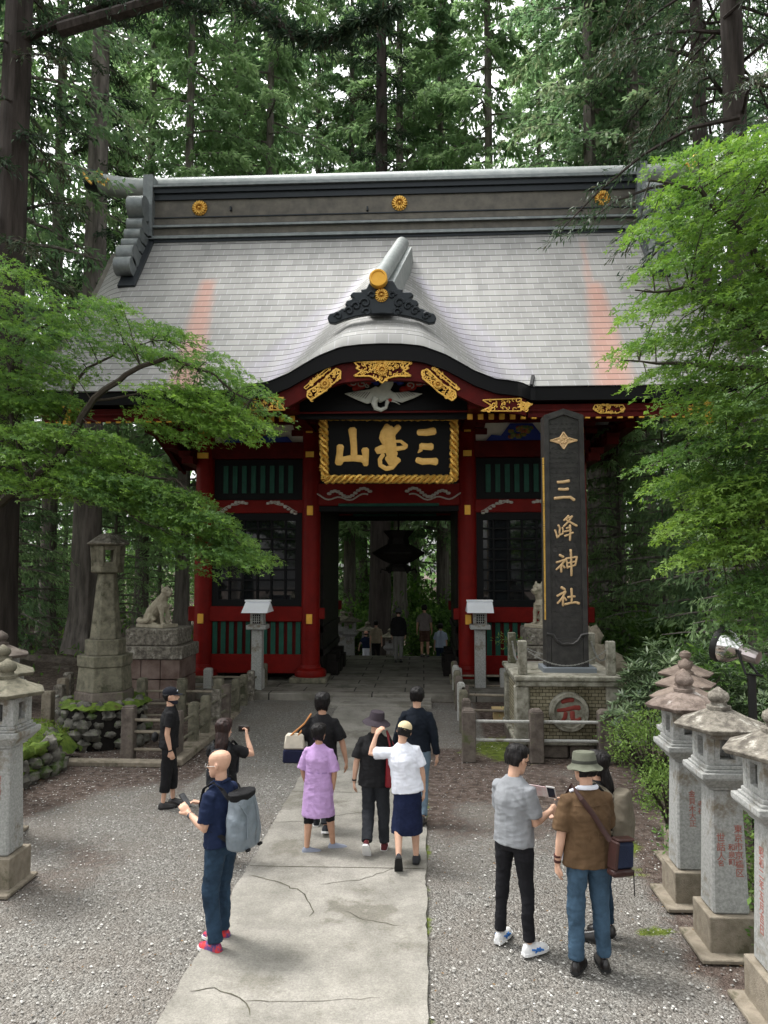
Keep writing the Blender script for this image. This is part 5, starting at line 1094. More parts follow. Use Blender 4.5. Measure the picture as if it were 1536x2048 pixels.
def cap_(J,t,m,zoff=.155,visor=1,vm=None,name='cap',patch=None):
    T=J['T']; b=MB(); rs=[]
    for z,r in ((-.02,.094),(.02,.097),(.05,.085),(.072,.062),(.085,.03),(.088,.005)): rs.append([tuple(T@Vector((r*.88*math.cos(2*PI*j/20),-.006+r*1.10*math.sin(2*PI*j/20),zoff+z))) for j in range(20)])
    b.rings(rs); c=local_build(b,name,m,t,smooth=True)
    b=MB(); v=[]
    for k in range(11):
        a=PI*(.14+.72*k/10); v.append((.085*math.cos(a),.0+.10*math.sin(a),zoff-.012)); 
    w=[(x*1.02,y+.07*math.sin(PI*(.14+.72*k/10)),z-.012) for k,(x,y,z) in enumerate(v)]
    vs=[T@Vector((x,visor*y,z)) for x,y,z in v+w]+[T@Vector((x,visor*y,z-.006)) for x,y,z in v+w]; n=11
    fs=[(i,i+1,n+i+1,n+i) for i in range(n-1)]+[(2*n+i+1,2*n+i,3*n+i,3*n+i+1) for i in range(n-1)]+[(n+i,n+i+1,3*n+i+1,3*n+i) for i in range(n-1)]
    b.add(vs,fs); local_build(b,'visor',m if vm is None else vm,c,smooth=True)
    if patch:
        b=MB(); b.ell((0,0,0),(.034,.012,.017),10,6,0,T@Matrix.Translation((patch[1],.088,zoff+.022))@Matrix.Rotation(-.5,4,'X')); local_build(b,'patch',patch[0],c,smooth=True)
def bucket(J,t,m,rb=.16,zoff=.13,crown=.095,droop=.04,band=None,name='hat'):
    T=J['T']; b=MB(); q=T@Matrix.Translation((0,-.004,zoff+.022)); n=28
    pr=[(rb,-droop),(rb*.8,-droop*.45),(crown+.006,-.002),(crown,.02),(crown*.93,.07),(crown*.86,.088),(crown*.5,.094),(.01,.095)]
    rs=[[tuple(q@Vector((r*.93*math.cos(2*PI*j/n),r*1.08*math.sin(2*PI*j/n),z+(.006*math.sin(j*1.3) if r>crown+.01 else 0)))) for j in range(n)] for r,z in pr]
    rs=[[tuple(q@Vector((r*.93*math.cos(2*PI*j/n),r*1.08*math.sin(2*PI*j/n),z-.004))) for j in range(n)] for r,z in ((crown-.01,-.01),(rb*.98,-droop))]+rs
    b.rings(rs,cap=True); h=local_build(b,name,m,t,smooth=True)
    if band: b=MB(); b.rings([[tuple(q@Vector((r*.93*math.cos(2*PI*j/n),r*1.08*math.sin(2*PI*j/n),z))) for j in range(n)] for r,z in ((crown+.003,.004),(crown+.004,.006),(crown*.985+.002,.03),(crown*.97,.031))],cap=False); local_build(b,'hat_band',band,h,smooth=True)
def backpack(J,name,label,m,size=(.15,.09,.25),zc=1.17,yb=-.25,tm=None,straps=True,strapm=None):
    o=at_person(J,name,label,'backpack'); U=J['U']; b=MB(); a,c,h=size
    rs=[]
    for z,f in ((-h,.86),(-h*.92,1.04),(-h*.4,1.12),(h*.2,1.0),(h*.6,.86),(h*.9,.74),(h,.5)): rs.append([tuple(U(a*f*math.copysign(abs(math.cos(t))**.7,math.cos(t)),yb+c*(.45+.55*f)*math.copysign(abs(math.sin(t))**.7,math.sin(t)),zc+z)) for t in (2*PI*j/20 for j in range(20))])
    b.rings(rs); fuse(b,.009,'bag_body',m,o,disp=lambda p:.016*(.3-abs(noise.noise(Vector(p)*7)))+.008*(.3-abs(noise.noise(Vector((p[0]*16,p[1]*16,p[2]*8))))),sm=1)
    if tm: b=MB(); b.rings([[tuple(U(a*f*math.cos(t),yb+c*f*1.05*math.sin(t),zc+z)) for t in (2*PI*j/20 for j in range(20))] for z,f in ((h*.78,.80),(h*.92,.92),(h*1.08,.98),(h*1.12,.6))]); fuse(b,.009,'roll_top',tm,o,disp=lambda p:.008*noise.noise(Vector(p)*16),sm=1)
    if straps:
        for sg in (-1,1):
            b=MB(); b.tube([U(sg*.10,yb+.06,zc+h*.8),U(sg*.115,-.105,1.40),U(sg*.12,-.01,1.458),U(sg*.125,.09,1.40),U(sg*.14,.125,1.25),U(sg*.17,.02,1.08),U(sg*.12,yb+.06,zc-h*.7)],.021,8,flat=((0,.9,.4),.45)); local_build(b,'strap',strapm or m,o,smooth=True)
    return o
black=cl('black cotton',(.010,.010,.011),1.6); navy=cl('navy cotton',(.010,.017,.045)); jeans=cl('blue jeans',(.03,.055,.085),2.0); djeans=cl('dark jeans',(.013,.026,.045),2.1)
dgrey=cl('charcoal cloth',(.022,.024,.028),1.5); white=cl('white cotton',(.70,.72,.80),1.08); grey=cl('heather grey cotton',(.22,.23,.245),1.15); lav=cl('lavender cotton',(.42,.27,.50),1.1)
brown=cl('brown linen',(.082,.050,.027),1.45); dnavy=cl('deep navy skirt',(.008,.012,.035),1.6)
wsole=mat('white sole',(.7,.7,.7)); bsole=mat('black sole',(.015,.015,.015)); leather=mat('dark leather',(.012,.010,.010),rough=.3,spec=.5)
def G(px,py): return gp(px,py)
# 1 bald man
def x1(J,t):
    T=J['T']; b=MB()
    for sg in (-1,1):
        b.tube([T@Vector((sg*.032+.021*math.cos(a),.112,.103+.016*math.sin(a))) for a in np.linspace(0,2*PI,13)],.0022,5); b.tube([T@Vector((sg*.054,.110,.106)),T@Vector((sg*.079,.07,.108)),T@Vector((sg*.080,-.01,.110))],.0022,5)
    b.tube([T@Vector((-.011,.113,.105)),T@Vector((.011,.113,.105))],.0022,5); local_build(b,'glasses',M['steel'],t)
    b=MB(); w,d=J['wrL'],J['hdL']; b.tube([w-d*.045,w-d*.02],.031,12); local_build(b,'wristwatch',mat('grey watch',(.10,.11,.13),rough=.3,metal=.5),t,smooth=True)
    U=J['U']; b=MB(); b.tube([U(-.06,-.06,1.445),U(0,-.085,1.46),U(.06,-.06,1.445),U(.075,.02,1.45),U(.03,.085,1.42),U(-.03,.085,1.42),U(-.075,.02,1.45),U(-.06,-.06,1.445)],.012,7,flat=((0,0,1),1.3)); local_build(b,'collar',navy,t,smooth=True)
p=G(441,1893)
J=person('bald man in navy polo shirt and jeans, hands raised before his chest',(p.x,p.y,0),R(68),1.70,
 {'L':((-.12,.10,-1),(.22,1,.42),(.15,.9,.55),(.6,-.2,-.6)),'R':((.12,.35,-1),(-.30,1,.36),(-.45,.85,.2),(-.3,.2,-.8))},{'L':((-.05,.10,-1),(-.03,-.20,-1),0,8),'R':((.05,.16,-1),(.03,-.02,-1),0,-12)},
 lean=3,head=(10,4,0),top=(navy,.90,.80,1.06),bottom=(djeans,'pants',1.97,1.12),shoes=(mat('red trainers',(.50,.03,.03),(.06,.04,.15),16,.5,w=.06),wsole),hair='bald',skin=SK,vox=.006,bw=1.03,extra=x1,curl={'L':.6,'R':1.0},eyes=True,group=None)
silver=mat('silver blue coated fabric',(.12,.15,.175),(.18,.21,.24),4,.38,.3,30,spec=.5)
backpack(J,'backpack','silver grey roll top backpack with black flap worn by the bald man',silver,(.165,.10,.23),1.12,-.235,tm=black,strapm=black)
U=J['U']; o=[q for q in bpy.data.objects if q.get('label','').startswith('silver grey roll')][0]
for sg in (-1,1): b=MB(); b.box(tuple(U(sg*.09,-.345,.90)),(.05,.02,.02)); b.build('fastening_tab',black,o,world=False)
b=MB(); b.tube([U(-.14,-.30,1.30),U(-.08,-.345,1.18),U(-.10,-.35,1.0)],.006,5); b.tube([U(.05,-.34,1.31),U(.06,-.355,1.1),U(.03,-.36,.93)],.006,5); b.build('seam',silver,o,world=False)
o=at_person(J,'smartphone','dark smartphone held between the hands of the bald man','phone'); m_=(J['wrL']+J['hdL']*.10+J['wrR']+J['hdR']*.10)/2; b=MB(); b.box((0,0,0),(.075,.010,.15),0,Matrix.Translation(m_+Vector((0,.02,.02)))@Matrix.Rotation(-.7,4,'X')); b.build('phone_case',leather,o,world=False,bev=.004); b=MB(); b.box((0,-.0065,0),(.066,.002,.135),0,Matrix.Translation(m_+Vector((0,.02,.02)))@Matrix.Rotation(-.7,4,'X')); b.build('phone_screen',M['glass'],o,world=False)
# 2 man with cap
def x2(J,t):
    cap_(J,t,dgrey if False else cl('black cap cloth',(.012,.013,.018)),patch=(mat('pale patch',(.6,.65,.75)),0)); T=J['T']; b=MB(); head_rings(b,T,.006,None,0,.37); local_build(b,'face_mask',cl('dark mask',(.02,.02,.03)),t,smooth=True)
    b=MB(); w,d=J['wrR'],J['hdR']; b.tube([w-d*.02,w-d*.0],.030,12); local_build(b,'wristwatch',leather,t,smooth=True)
p=G(335,1613); J=person('man in black cap, dark face mask, black T-shirt and cropped black trousers, facing right',(p.x,p.y,0),R(-72),1.63,{'L':DN,'R':((.12,-.12,-1),(.05,.22,-1),(.0,.3,-1),(-.9,.1,0))},{'L':leg(8,2,0,15),'R':leg(-3,-6,0,-10)},
 top=(black,.86,.62,1.05),bottom=(black,'pants',1.62,1.25),shoes=(leather,bsole),hair='short',haircut=.64,extra=x2,vox=.008,head=(-8,-2,0),group=None)
o=at_person(J,'waist_pouch','small black waist pouch on the back of the man in the black cap','pouch'); U=J['U']; b=MB(); b.ell((0,0,0),(.11,.05,.07),14,8,0,J['U'](0,-.20,1.02) and Matrix.Translation(J['U'](-.02,-.20,1.0))); b.build('pouch_bag',black,o,world=False,smooth=True)
# 3 photographing woman
p=at(447,1500,8.75); J=person('woman with long dark hair in black photographing the gate, seen from behind',(p.x,8.75,0),R(-6),1.58,{'L':((-.25,.6,-.35),(.42,.5,.75),(.3,.5,.7),(.9,0,0)),'R':((.42,.6,-.30),(-.42,.35,.9),(-.2,.5,.8),(-.9,0,0))},{'L':leg(2,-2),'R':leg(-2,-2)},
 top=(black,.60,.6,1.05),bottom=(black,'pants',1.8,1),shoes=(black,bsole),hair='long',hm=HRB,vox=.008,bw=.93,head=(-6,2,0),group=None,curl=1.1)
backpack(J,'backpack','slim black backpack worn by the woman photographing',cl('black nylon',(.014,.015,.018),1.5,.5),(.125,.07,.22),1.16,-.19)
o=at_person(J,'smartphone','smartphone held up by the woman photographing the gate','phone'); m_=J['wrR']+Vector((-.07,.09,.07)); b=MB(); b.box(tuple(m_),(.15,.009,.075)); b.build('phone_case',leather,o,world=False,bev=.004)
# 4 black shirt with tote
p=G(641,1666); J=person('tall visitor in a black shirt with a cream and navy tote on the left shoulder',(p.x,p.y+.1,0),R(0),1.70,{'L':((-.55,-.15,-1),(.30,.55,-.75),(.2,.5,-.8),(.9,0,0)),'R':((.42,-.10,-1),(.22,.0,-1),(.05,.1,-1),(-.9,.1,0))},{'L':leg(12,4,0,-5),'R':leg(-10,-28,-20,5)},
 top=(black,.84,.85,1.12),bottom=(dgrey,'pants',1.95,1.1),shoes=(dgrey,wsole),hair='bob',skin=SK2,vox=.008,group=None)
def tote(J,name,label,c,w,h,d,m1,m2,split,strap,sm,cat='bag'):
    o=at_person(J,name,label,cat); b=MB(); z1=c.z+h/2; zs=z1-h*split
    b.box((c.x,c.y,(z1+zs)/2),(w*.92,d,z1-zs),top=(.82,.7)); b.build('bag_body',m1,o,world=False,bev=.02,smooth=True)
    if m2: b=MB(); b.box((c.x,c.y,(zs+c.z-h/2)/2-.001),(w,d*1.05,zs-c.z+h/2),top=(.94,.98)); b.build('bag_base',m2,o,world=False,bev=.02,smooth=True)
    for q in (-1,1): b=MB(); b.tube([(c.x-w*.16,c.y+q*d*.3,z1-.02)]+[(s.x,s.y+q*.02,s.z) for s in strap]+[(c.x+w*.16,c.y+q*d*.3,z1-.02)],.012,6); b.build('strap',sm,o,world=False,smooth=True)
    return o
U=J['U']; tote(J,'tote_bag','cream and navy tote bag with tan straps hanging from a black shirted shoulder',Vector((-.34,-.08,1.05)),.30,.36,.14,cl('cream canvas',(.50,.46,.38)),cl('navy canvas',(.012,.014,.035)),.52,[U(-.22,-.08,1.34),U(-.15,-.01,1.445),U(-.20,.04,1.34)],cl('tan leather',(.35,.16,.06)))
# 5 purple dress
def x5(J,t):
    U=J['U']; b=MB(); n=20; b.rings([[tuple(U(.186*math.cos(2*PI*j/n),.140*math.sin(2*PI*j/n),z)) for j in range(n)] for z in (1.075,1.095)]); local_build(b,'belt',cl('lavender belt',(.30,.19,.38)),t,smooth=True)
p=G(636,1702); J=person('short person in a lavender belted dress over black leggings',(p.x,p.y,0),R(-14),1.47,{'L':((-.28,-.05,-1),(.18,.25,-1),(.3,.3,-.8),(.9,.2,0)),'R':((.28,-.05,-1),(-.16,.25,-1),(-.3,.3,-.8),(-.9,.2,0))},{'L':((-.05,-.20,-1),(0,-.16,-1),0,62),'R':((.12,.22,-1),(.12,.02,-1),0,62)},
 top=(lav,.50,.95,1.12),bottom=(black,'pants',1.22,1.1),shoes=(mat('grey trainers',(.22,.24,.30)),wsole),hair='bob',skin=SK2,vox=.008,group=None,extra=x5,bw=1.02)
# 6 hat woman
p=G(750,1703); 
def x6(J,t):
    bucket(J,t,cl('black plum felt',(.035,.028,.035)),.185,.12,.10,.05)
    b=MB(); w,d=J['wrL'],J['hdL']; b.tube([w-d*.03,w-d*.012],.030,12); local_build(b,'bracelet',leather,t,smooth=True)
J=person('woman in wide dark hat, loose black top and charcoal trousers',(p.x,p.y,0),R(0),1.60,{'L':((-.30,-.05,-1),(-.12,.05,-1),(0,.1,-1),(.9,.1,0)),'R':((.15,.05,-1),(.0,.3,-1),(0,.3,-1),(-.9,.1,0))},{'L':leg(2,-42,-52,5),'R':((.05,.06,-1),(.02,-.05,-1),0,0)},
 top=(black,.80,.80,1.16),bottom=(dgrey,'pants',1.97,1.2),shoes=(mat('maroon canvas',(.10,.015,.02)),wsole),hair='short',vox=.008,group=None,extra=x6,haircut=.64,head=(0,-2,8))
U=J['U']; tote(J,'shoulder_bag','dark red shoulder bag on the right side of the woman in the wide hat',Vector((.225,-.06,1.04)),.20,.42,.22,mat('dark red leather',(.16,.008,.014),(.22,.012,.02),8,.45),None,1.0,[U(.19,-.10,1.32),U(.15,.0,1.465),U(.21,.06,1.32)],mat('red strap',(.18,.01,.015),rough=.45))
# 7 white shirt
p=G(815,1732)
J=person('woman in cream cap, white T-shirt and navy skirt, hand raised to her head',(p.x,p.y,0),R(2),1.55,{'L':((-.62,.25,-.10),(.30,.20,1.0),(.5,.2,.6),(.6,.5,0)),'R':((.30,-.03,-1),(.08,.06,-1),(.0,.1,-1),(-.9,.1,0))},{'L':((-.06,-.02,-1),(.0,-.75,-1),-62,0),'R':((.03,.05,-1),(.02,-.06,-1),0,5)},
 top=(white,.86,.75,1.12),bottom=(dnavy,'skirt',.36,.7),shoes=(cl('dark grey canvas',(.035,.035,.04)),bsole),hair='short',vox=.007,group=None,haircut=.7,side=-7,head=(0,14,14),extra=lambda J,t: cap_(J,t,cl('cream cap cloth',(.55,.45,.28)),.145,1))
# 8 back man
p=at(834,1500,10.2); J=person('man in a dark navy long sleeved jacket, farthest walker on the path',(p.x,10.2,0),R(-4),1.72,{'L':((-.35,.0,-1),(-.30,.35,-1),(-.2,.5,-1),(.9,.1,0)),'R':((.28,-.12,-1),(.14,.0,-1),(.05,.1,-1),(-.9,.1,0))},{'L':leg(14,2),'R':leg(-8,-22,-15)},
 top=(cl('blackish navy nylon',(.007,.010,.016)),.90,1.93,1.03),bottom=(cl('faded jeans',(.12,.17,.22)),'pants',1.96,1.05),shoes=(leather,bsole),hair='short',vox=.008,group=None,bw=.98)
# 9 grey tee
def x9(J,t):
    T=J['T']; b=MB()
    for sg in (-1,1): b.tube([T@Vector((sg*.032+.021*math.cos(a),.110,.103+.016*math.sin(a))) for a in np.linspace(0,2*PI,13)],.003,5); b.tube([T@Vector((sg*.054,.108,.106)),T@Vector((sg*.080,.0,.110))],.003,5)
    local_build(b,'glasses',M['black'],t)
    for k in 'LR':   # blue flash on white trainers
        an,fd,up=J['ank'+k],J['fd'+k],J['up'+k]; sd=fd.cross(up); b=MB()
        for sg in (-1,1):
            for a0,a1 in ((.0,.09),(.05,.12)): b.tube([an+fd*a0-up*.035+sd*sg*.043,an+fd*(a1)-up*.060+sd*sg*.047],.008,6)
            b.tube([an+fd*.09-up*.035+sd*sg*.040,an+fd*.03-up*.065+sd*sg*.047],.007,6)
        local_build(b,'shoe_stripe',mat('blue stripe',(.04,.16,.45)) if k=='L' else bpy.data.materials['blue stripe'],t)
p=G(1030,1893); J=person('young man in grey T-shirt and slim black trousers looking at a leaflet',(p.x,p.y,0),R(-38),1.74,{'L':((-.1,.35,-1),(.25,1,.32),(.2,1,.1),(.7,0,-.5)),'R':((.12,.10,-1),(.10,1,.22),(.05,1,.05),(-.9,0,-.3))},{'L':((-.10,.03,-1),(-.06,-.03,-1),0,-8),'R':((.10,.0,-1),(.08,-.08,-1),0,20)},
 top=(grey,.88,.80,1.06),bottom=(cl('black denim',(.010,.010,.012),1.5),'pants',1.96,.92),shoes=(mat('white trainers',(.62,.62,.62),(.70,.70,.70),8,.5),wsole),hair='short',vox=.006,group=None,head=(-14,20,0),extra=x9,curl={'L':1.0,'R':1.1})
o=at_person(J,'paper_sheet','pink and white leaflet held by the young man in the grey T-shirt','paper'); w_=J['wrL']+J['hdL']*.1; b=MB(); b.box((0,0,0),(.17,.004,.12),0,Matrix.Translation(w_+Vector((.10,.03,.05)))@Matrix.Rotation(.15,4,'Z')@Matrix.Rotation(.5,4,'X')); b.build('leaflet',mat('pink white print',(.62,.40,.42),(.72,.68,.68),5,.7,w=.08),o,world=False)
o=at_person(J,'smartphone','white smartphone with dark screen held beside the pink leaflet','phone'); Q=Matrix.Translation(w_+Vector((.235,.03,.06)))@Matrix.Rotation(.15,4,'Z')@Matrix.Rotation(.5,4,'X'); b=MB(); b.box((0,0,0),(.085,.010,.14),0,Q); b.build('phone_case',wsole,o,world=False,bev=.004); b=MB(); b.box((0,-.0065,0),(.068,.002,.11),0,Q); b.build('phone_screen',mat('blue black screen',(.01,.012,.03),rough=.1),o,world=False)
# 10 brown shirt
def x10(J,t):
    bucket(J,t,cl('olive hat cloth',(.10,.105,.08),1.3),.142,.125,.098,.035,band=cl('dark olive band',(.04,.042,.035)))
    U=J['U']; b=MB(); b.tube([U(-.085,-.03,1.448),U(-.05,-.075,1.455),U(.0,-.092,1.457),U(.05,-.075,1.455),U(.085,-.03,1.448)],.014,7,flat=((0,0,1),1.4)); b.tube([U(-.085,-.03,1.445),U(-.14,.0,1.415)],[.014,.012],7); local_build(b,'white_collar',white,t,smooth=True)
    b=MB(); b.tube([U(-.186,.06,1.02),U(-.185,.05,.95),U(-.18,.06,.86)],[.02,.035,.03],8); local_build(b,'white_shirt_tail',white,t,smooth=True)
    b=MB(); w,d=J['wrL'],J['hdL']; b.tube([w-d*.035,w-d*.015],.030,12); b.tube([w-d*.075,w-d*.06],.031,12); local_build(b,'wristbands',mat('dark red leather band',(.06,.02,.018),rough=.4),t,smooth=True)
    b=MB(); 
    for x in (-.02,0,.02): b.tube([U(x,-.128,1.31),U(x*1.5,-.134,1.18),U(x*2,-.136,1.05)],.0045,5)
    b.tube([U(-.15,-.105,1.325),U(0,-.127,1.32),U(.15,-.105,1.325)],.0045,5); local_build(b,'back_pleats',brown,t)
p=G(1180,1940); J=person('man in olive bucket hat, brown short sleeved shirt and blue jeans, seen from behind',(p.x,p.y,0),R(12),1.76,{'L':((-.22,-.02,-1),(-.10,.12,-1),(.05,.15,-1),(.9,.1,0)),'R':((.12,.3,-1),(.0,.8,.1),(0,1,.1),(-.9,0,-.3))},{'L':((-.05,.03,-1),(-.02,-.03,-1),0,38),'R':((.05,.02,-1),(.05,-.02,-1),0,10)},
 top=(brown,.83,.88,1.10),bottom=(jeans,'pants',1.95,1.1),shoes=(leather,bsole),hair='short',skin=SK,vox=.006,group=None,bw=1.05,haircut=.60,extra=x10,head=(8,6,0))
for k in 'L': pass
o=at_person(J,'satchel','navy and brown leather satchel on the back of the man in the brown shirt','bag'); U=J['U']; lt=mat('oxblood leather',(.03,.013,.011),(.045,.018,.015),8,.4); nv=cl('navy leather',(.012,.018,.04),1.3,.45)
c=U(.20,-.19,.93); Q=Matrix.Translation(c)@Matrix.Rotation(.12,4,'Y')@Matrix.Rotation(.3,4,'Z'); b=MB(); b.box((0,0,.03),(.21,.10,.21),0,Q,top=(.9,.85)); b.build('bag_body',nv,o,world=False,bev=.022,smooth=True); b=MB(); b.box((0,0,-.105),(.215,.105,.06),0,Q); b.build('bag_base',lt,o,world=False,bev=.018,smooth=True)
b=MB(); b.box((-.09,-.002,.03),(.03,.106,.22),0,Q); b.box((0,0,.148),(.18,.085,.025),0,Q); b.build('leather_trim',lt,o,world=False,bev=.01)
b=MB(); b.tube([c+Vector((-.09,.0,.14)),U(.08,-.16,1.12),U(.0,-.15,1.25),U(-.09,-.115,1.38),U(-.125,-.01,1.462),U(-.12,.10,1.38),U(.0,.15,1.2),U(.18,.10,1.03),U(.24,-.03,1.0),c+Vector((.09,0,.12))],.022,8,flat=((0,1,0),.35)); b.build('strap',lt,o,world=False,smooth=True); b=MB(); b.tube([c+Vector((.10,0,-.1)),c+Vector((.105,0,-.30))],.005,5); b.build('hanging_cord',bsole,o,world=False)
# 11 long haired person behind brown shirt
p=at(1192,1600,7.2); J=person('long haired person mostly hidden behind the man in the olive bucket hat',(p.x+.03,7.2,0),R(62),1.64,{'L':((-.1,.35,-1),(.05,1,.05),(.0,1,.1),(.3,0,-.9)),'R':((.1,.4,-1),(-.05,1,.25),(-.1,1,.2),(-.5,0,-.8))},{'L':leg(2,-2),'R':leg(-2,-4)},
 top=(black,.85,.8,1.05),bottom=(djeans,'pants',1.95,1),shoes=(leather,bsole),hair='long',vox=.008,group=None,curl=.5,bw=.93)
backpack(J,'backpack','khaki backpack worn by the long haired person behind the brown shirt',cl('khaki nylon',(.12,.105,.08),1.3,.6),(.14,.085,.22),1.16,-.23)
# people in and beyond the gate
gw='visitors in and beyond the gate passage'
p=gp(797,1325,.28); bt_=cl('beige cotton',(.28,.24,.17))
J=person('dark clothed visitor in a grey hat and pale trousers walking through the passage',(p.x,p.y,.28),0,1.68,{'L':DN,'R':DR},{'L':leg(-4,-6),'R':leg(4,-22,-15)},top=(black,.82,1.9,1.15),bottom=(cl('pale grey trousers',(.16,.16,.15)),'pants',1.96,1.1),shoes=(leather,bsole),hair='short',vox=.014,group=gw,haircut=.6,extra=lambda J,t: bucket(J,t,cl('grey hat',(.10,.10,.10)),.15,.13,.1,.04))
p=gp(849,1312,.28); J=person('man in grey shirt and dark patterned shorts standing at the far edge of the passage',(p.x,25.6,.28),0,1.72,{'L':((-.25,.1,-1),(-.1,.1,-1),(0,0,-1),(.9,0,0)),'R':((.25,.1,-1),(.1,.1,-1),(0,0,-1),(-.9,0,0))},{'L':leg(3,-6),'R':((.06,-.02,-1),(.02,-.05,-1),0,0)},top=(cl('mid grey shirt',(.17,.15,.14)),.86,.8,1.0),bottom=(mat('plaid shorts',(.05,.02,.015),(.10,.06,.04),20,.8),'pants',.95,1.0),shoes=(leather,bsole),hair='short',skin=SK2,vox=.014,group=gw,head=(0,10,0))
def low(px,pyt,Y,H): p=at(px,pyt,Y); return (p.x,Y,p.z-H)
J=person('man in a pale blue shirt going down the steps beyond the gate',low(881,1249,27.2,1.66),0,1.68,{'L':DN,'R':DR},{'L':leg(0,-5),'R':leg(5,0)},top=(cl('pale blue shirt',(.38,.46,.58),1.1),.85,.8,1.08),bottom=(djeans,'pants',1.9,1),shoes=(leather,bsole),hair='short',vox=.014,group=gw)
J=person('person in a beige T-shirt going down the steps beyond the gate',low(752,1243,27.4,1.6),0,1.62,{'L':DN,'R':DR},{'L':leg(0,-5),'R':leg(5,0)},top=(bt_,.86,.75,1.05),bottom=(black,'pants',1.9,1),shoes=(leather,bsole),hair='short',vox=.014,group=gw)
J=person('small person in a peach cap, dark top and white shorts beyond the gate',low(732,1264,27.8,1.28),R(20),1.3,{'L':((-.5,.3,-1),(-.2,.2,-1),(0,0,-1),(.9,0,0)),'R':DR},{'L':leg(0,-5),'R':leg(5,0)},top=(navy,.9,.6,1.1),bottom=(white,'pants',.95,1.1),shoes=(leather,bsole),hair='short',vox=.014,group=gw,haircut=.6,extra=lambda J,t: cap_(J,t,cl('peach cap cloth',(.60,.33,.25)),.15,1))
# =================== vegetation ===================
def unit(a): return a/np.maximum(np.linalg.norm(a,axis=-1,keepdims=True),1e-9)
def leaves(name,P,D,Nn,L,W,rnd,m,parent=None,lobes=1,world=False,kind=None):
    P=np.asarray(P,float); D=unit(np.asarray(D,float)); Nn=np.asarray(Nn,float); S=unit(np.cross(D,Nn)); Nn=np.cross(S,D); n=len(P); L=np.broadcast_to(L,(n,)); W=np.broadcast_to(W,(n,)); V=[];RR=[]
    for k in range(lobes):
        a=0 if lobes==1 else (k-(lobes-1)/2)*(1.15 if lobes==3 else .75); d=D*math.cos(a)+S*math.sin(a); s=-D*math.sin(a)+S*math.cos(a); l=(L*(1-.18*abs(a)))[:,None]; w=W[:,None]
        q=np.stack([P,P+d*l*.45+s*w/2,P+d*l-Nn*l*.12,P+d*l*.45-s*w/2],1); V.append(q)
        RR.append(rnd)
    V=np.concatenate(V).reshape(-1,3); RR=np.repeat(np.concatenate(RR),4); nq=len(V)//4
    me=bpy.data.meshes.new(name); me.vertices.add(len(V)); me.vertices.foreach_set('co',V.ravel()); me.loops.add(nq*4); me.loops.foreach_set('vertex_index',np.arange(nq*4)); me.polygons.add(nq); me.polygons.foreach_set('loop_start',np.arange(nq)*4); me.polygons.foreach_set('loop_total',np.full(nq,4)); me.update(); me.validate()
    me.attributes.new('rnd','FLOAT','POINT').data.foreach_set('value',RR); me.materials.append(m)
    o=link(name,me,parent,world)
    if kind: o['kind']=kind
    return o
LM={}
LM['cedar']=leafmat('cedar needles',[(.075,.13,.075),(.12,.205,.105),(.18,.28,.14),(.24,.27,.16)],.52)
LM['cedar2']=leafmat('lightened cypress foliage',[(.13,.21,.115),(.19,.29,.15),(.26,.38,.18),(.34,.46,.24)],.55)  # leaf colour lightened in place of haze over the trees behind the roof
LM['cedardk']=leafmat('dark cedar needles',[(.018,.034,.02),(.03,.058,.032),(.05,.08,.04),(.085,.07,.045)],.25)
LM['maple']=leafmat('green maple leaves',[(.085,.155,.07),(.12,.22,.075),(.165,.28,.065),(.23,.37,.08)],.5,.42)
LM['maple2']=leafmat('light green maple leaves',[(.05,.105,.04),(.085,.165,.045),(.12,.215,.045),(.19,.30,.06)],.42)
LM['rhodo']=leafmat('leathery leaves',[(.04,.07,.035),(.07,.11,.05),(.12,.17,.08),(.20,.26,.14)],.15,.4)
LM['lime']=leafmat('lime green leaves',[(.07,.12,.03),(.13,.21,.05),(.20,.30,.08),(.26,.36,.12)],.4)
LM['under']=leafmat('undergrowth leaves',[(.05,.10,.03),(.09,.17,.045),(.15,.26,.06),(.26,.40,.10)],.5)
LM['far']=leafmat('far foliage',[(.09,.16,.07),(.14,.24,.09),(.22,.34,.13),(.38,.50,.24)],.5)
def trunk_mesh(H,r,seed,limbs,n=14,flare=1.5,taper=.25,lean=(0,0)):
    b=MB(); pts=[];rd=[]
    for i in range(13):
        t=i/12; z=H*t**1.3; pts.append((lean[0]*t*t+.05*r*math.sin(seed+t*4),lean[1]*t*t+.05*r*math.cos(seed*2+t*5),z-.15*(i==0))); rd.append(r*((1-t)*(1-taper)+taper)*(1+(flare-1)*max(0,1-z/1.2)**2))
    k=len(b.v); b.tube(pts,rd,n)
    for i in range(k,len(b.v)):
        p=Vector(b.v[i]); c=Vector(pts[(i-k)//n]); a=math.atan2(p.y-c.y,p.x-c.x); f=1+.08*math.sin(a*5+seed)+.05*math.sin(a*9+seed*2+p.z*.4); b.v[i]=(c.x+(p.x-c.x)*f,c.y+(p.y-c.y)*f,p.z)
    for pl,r0 in limbs: b.tube(pl,[r0*(1-.8*i/(len(pl)-1)) for i in range(len(pl))],5)
    return b
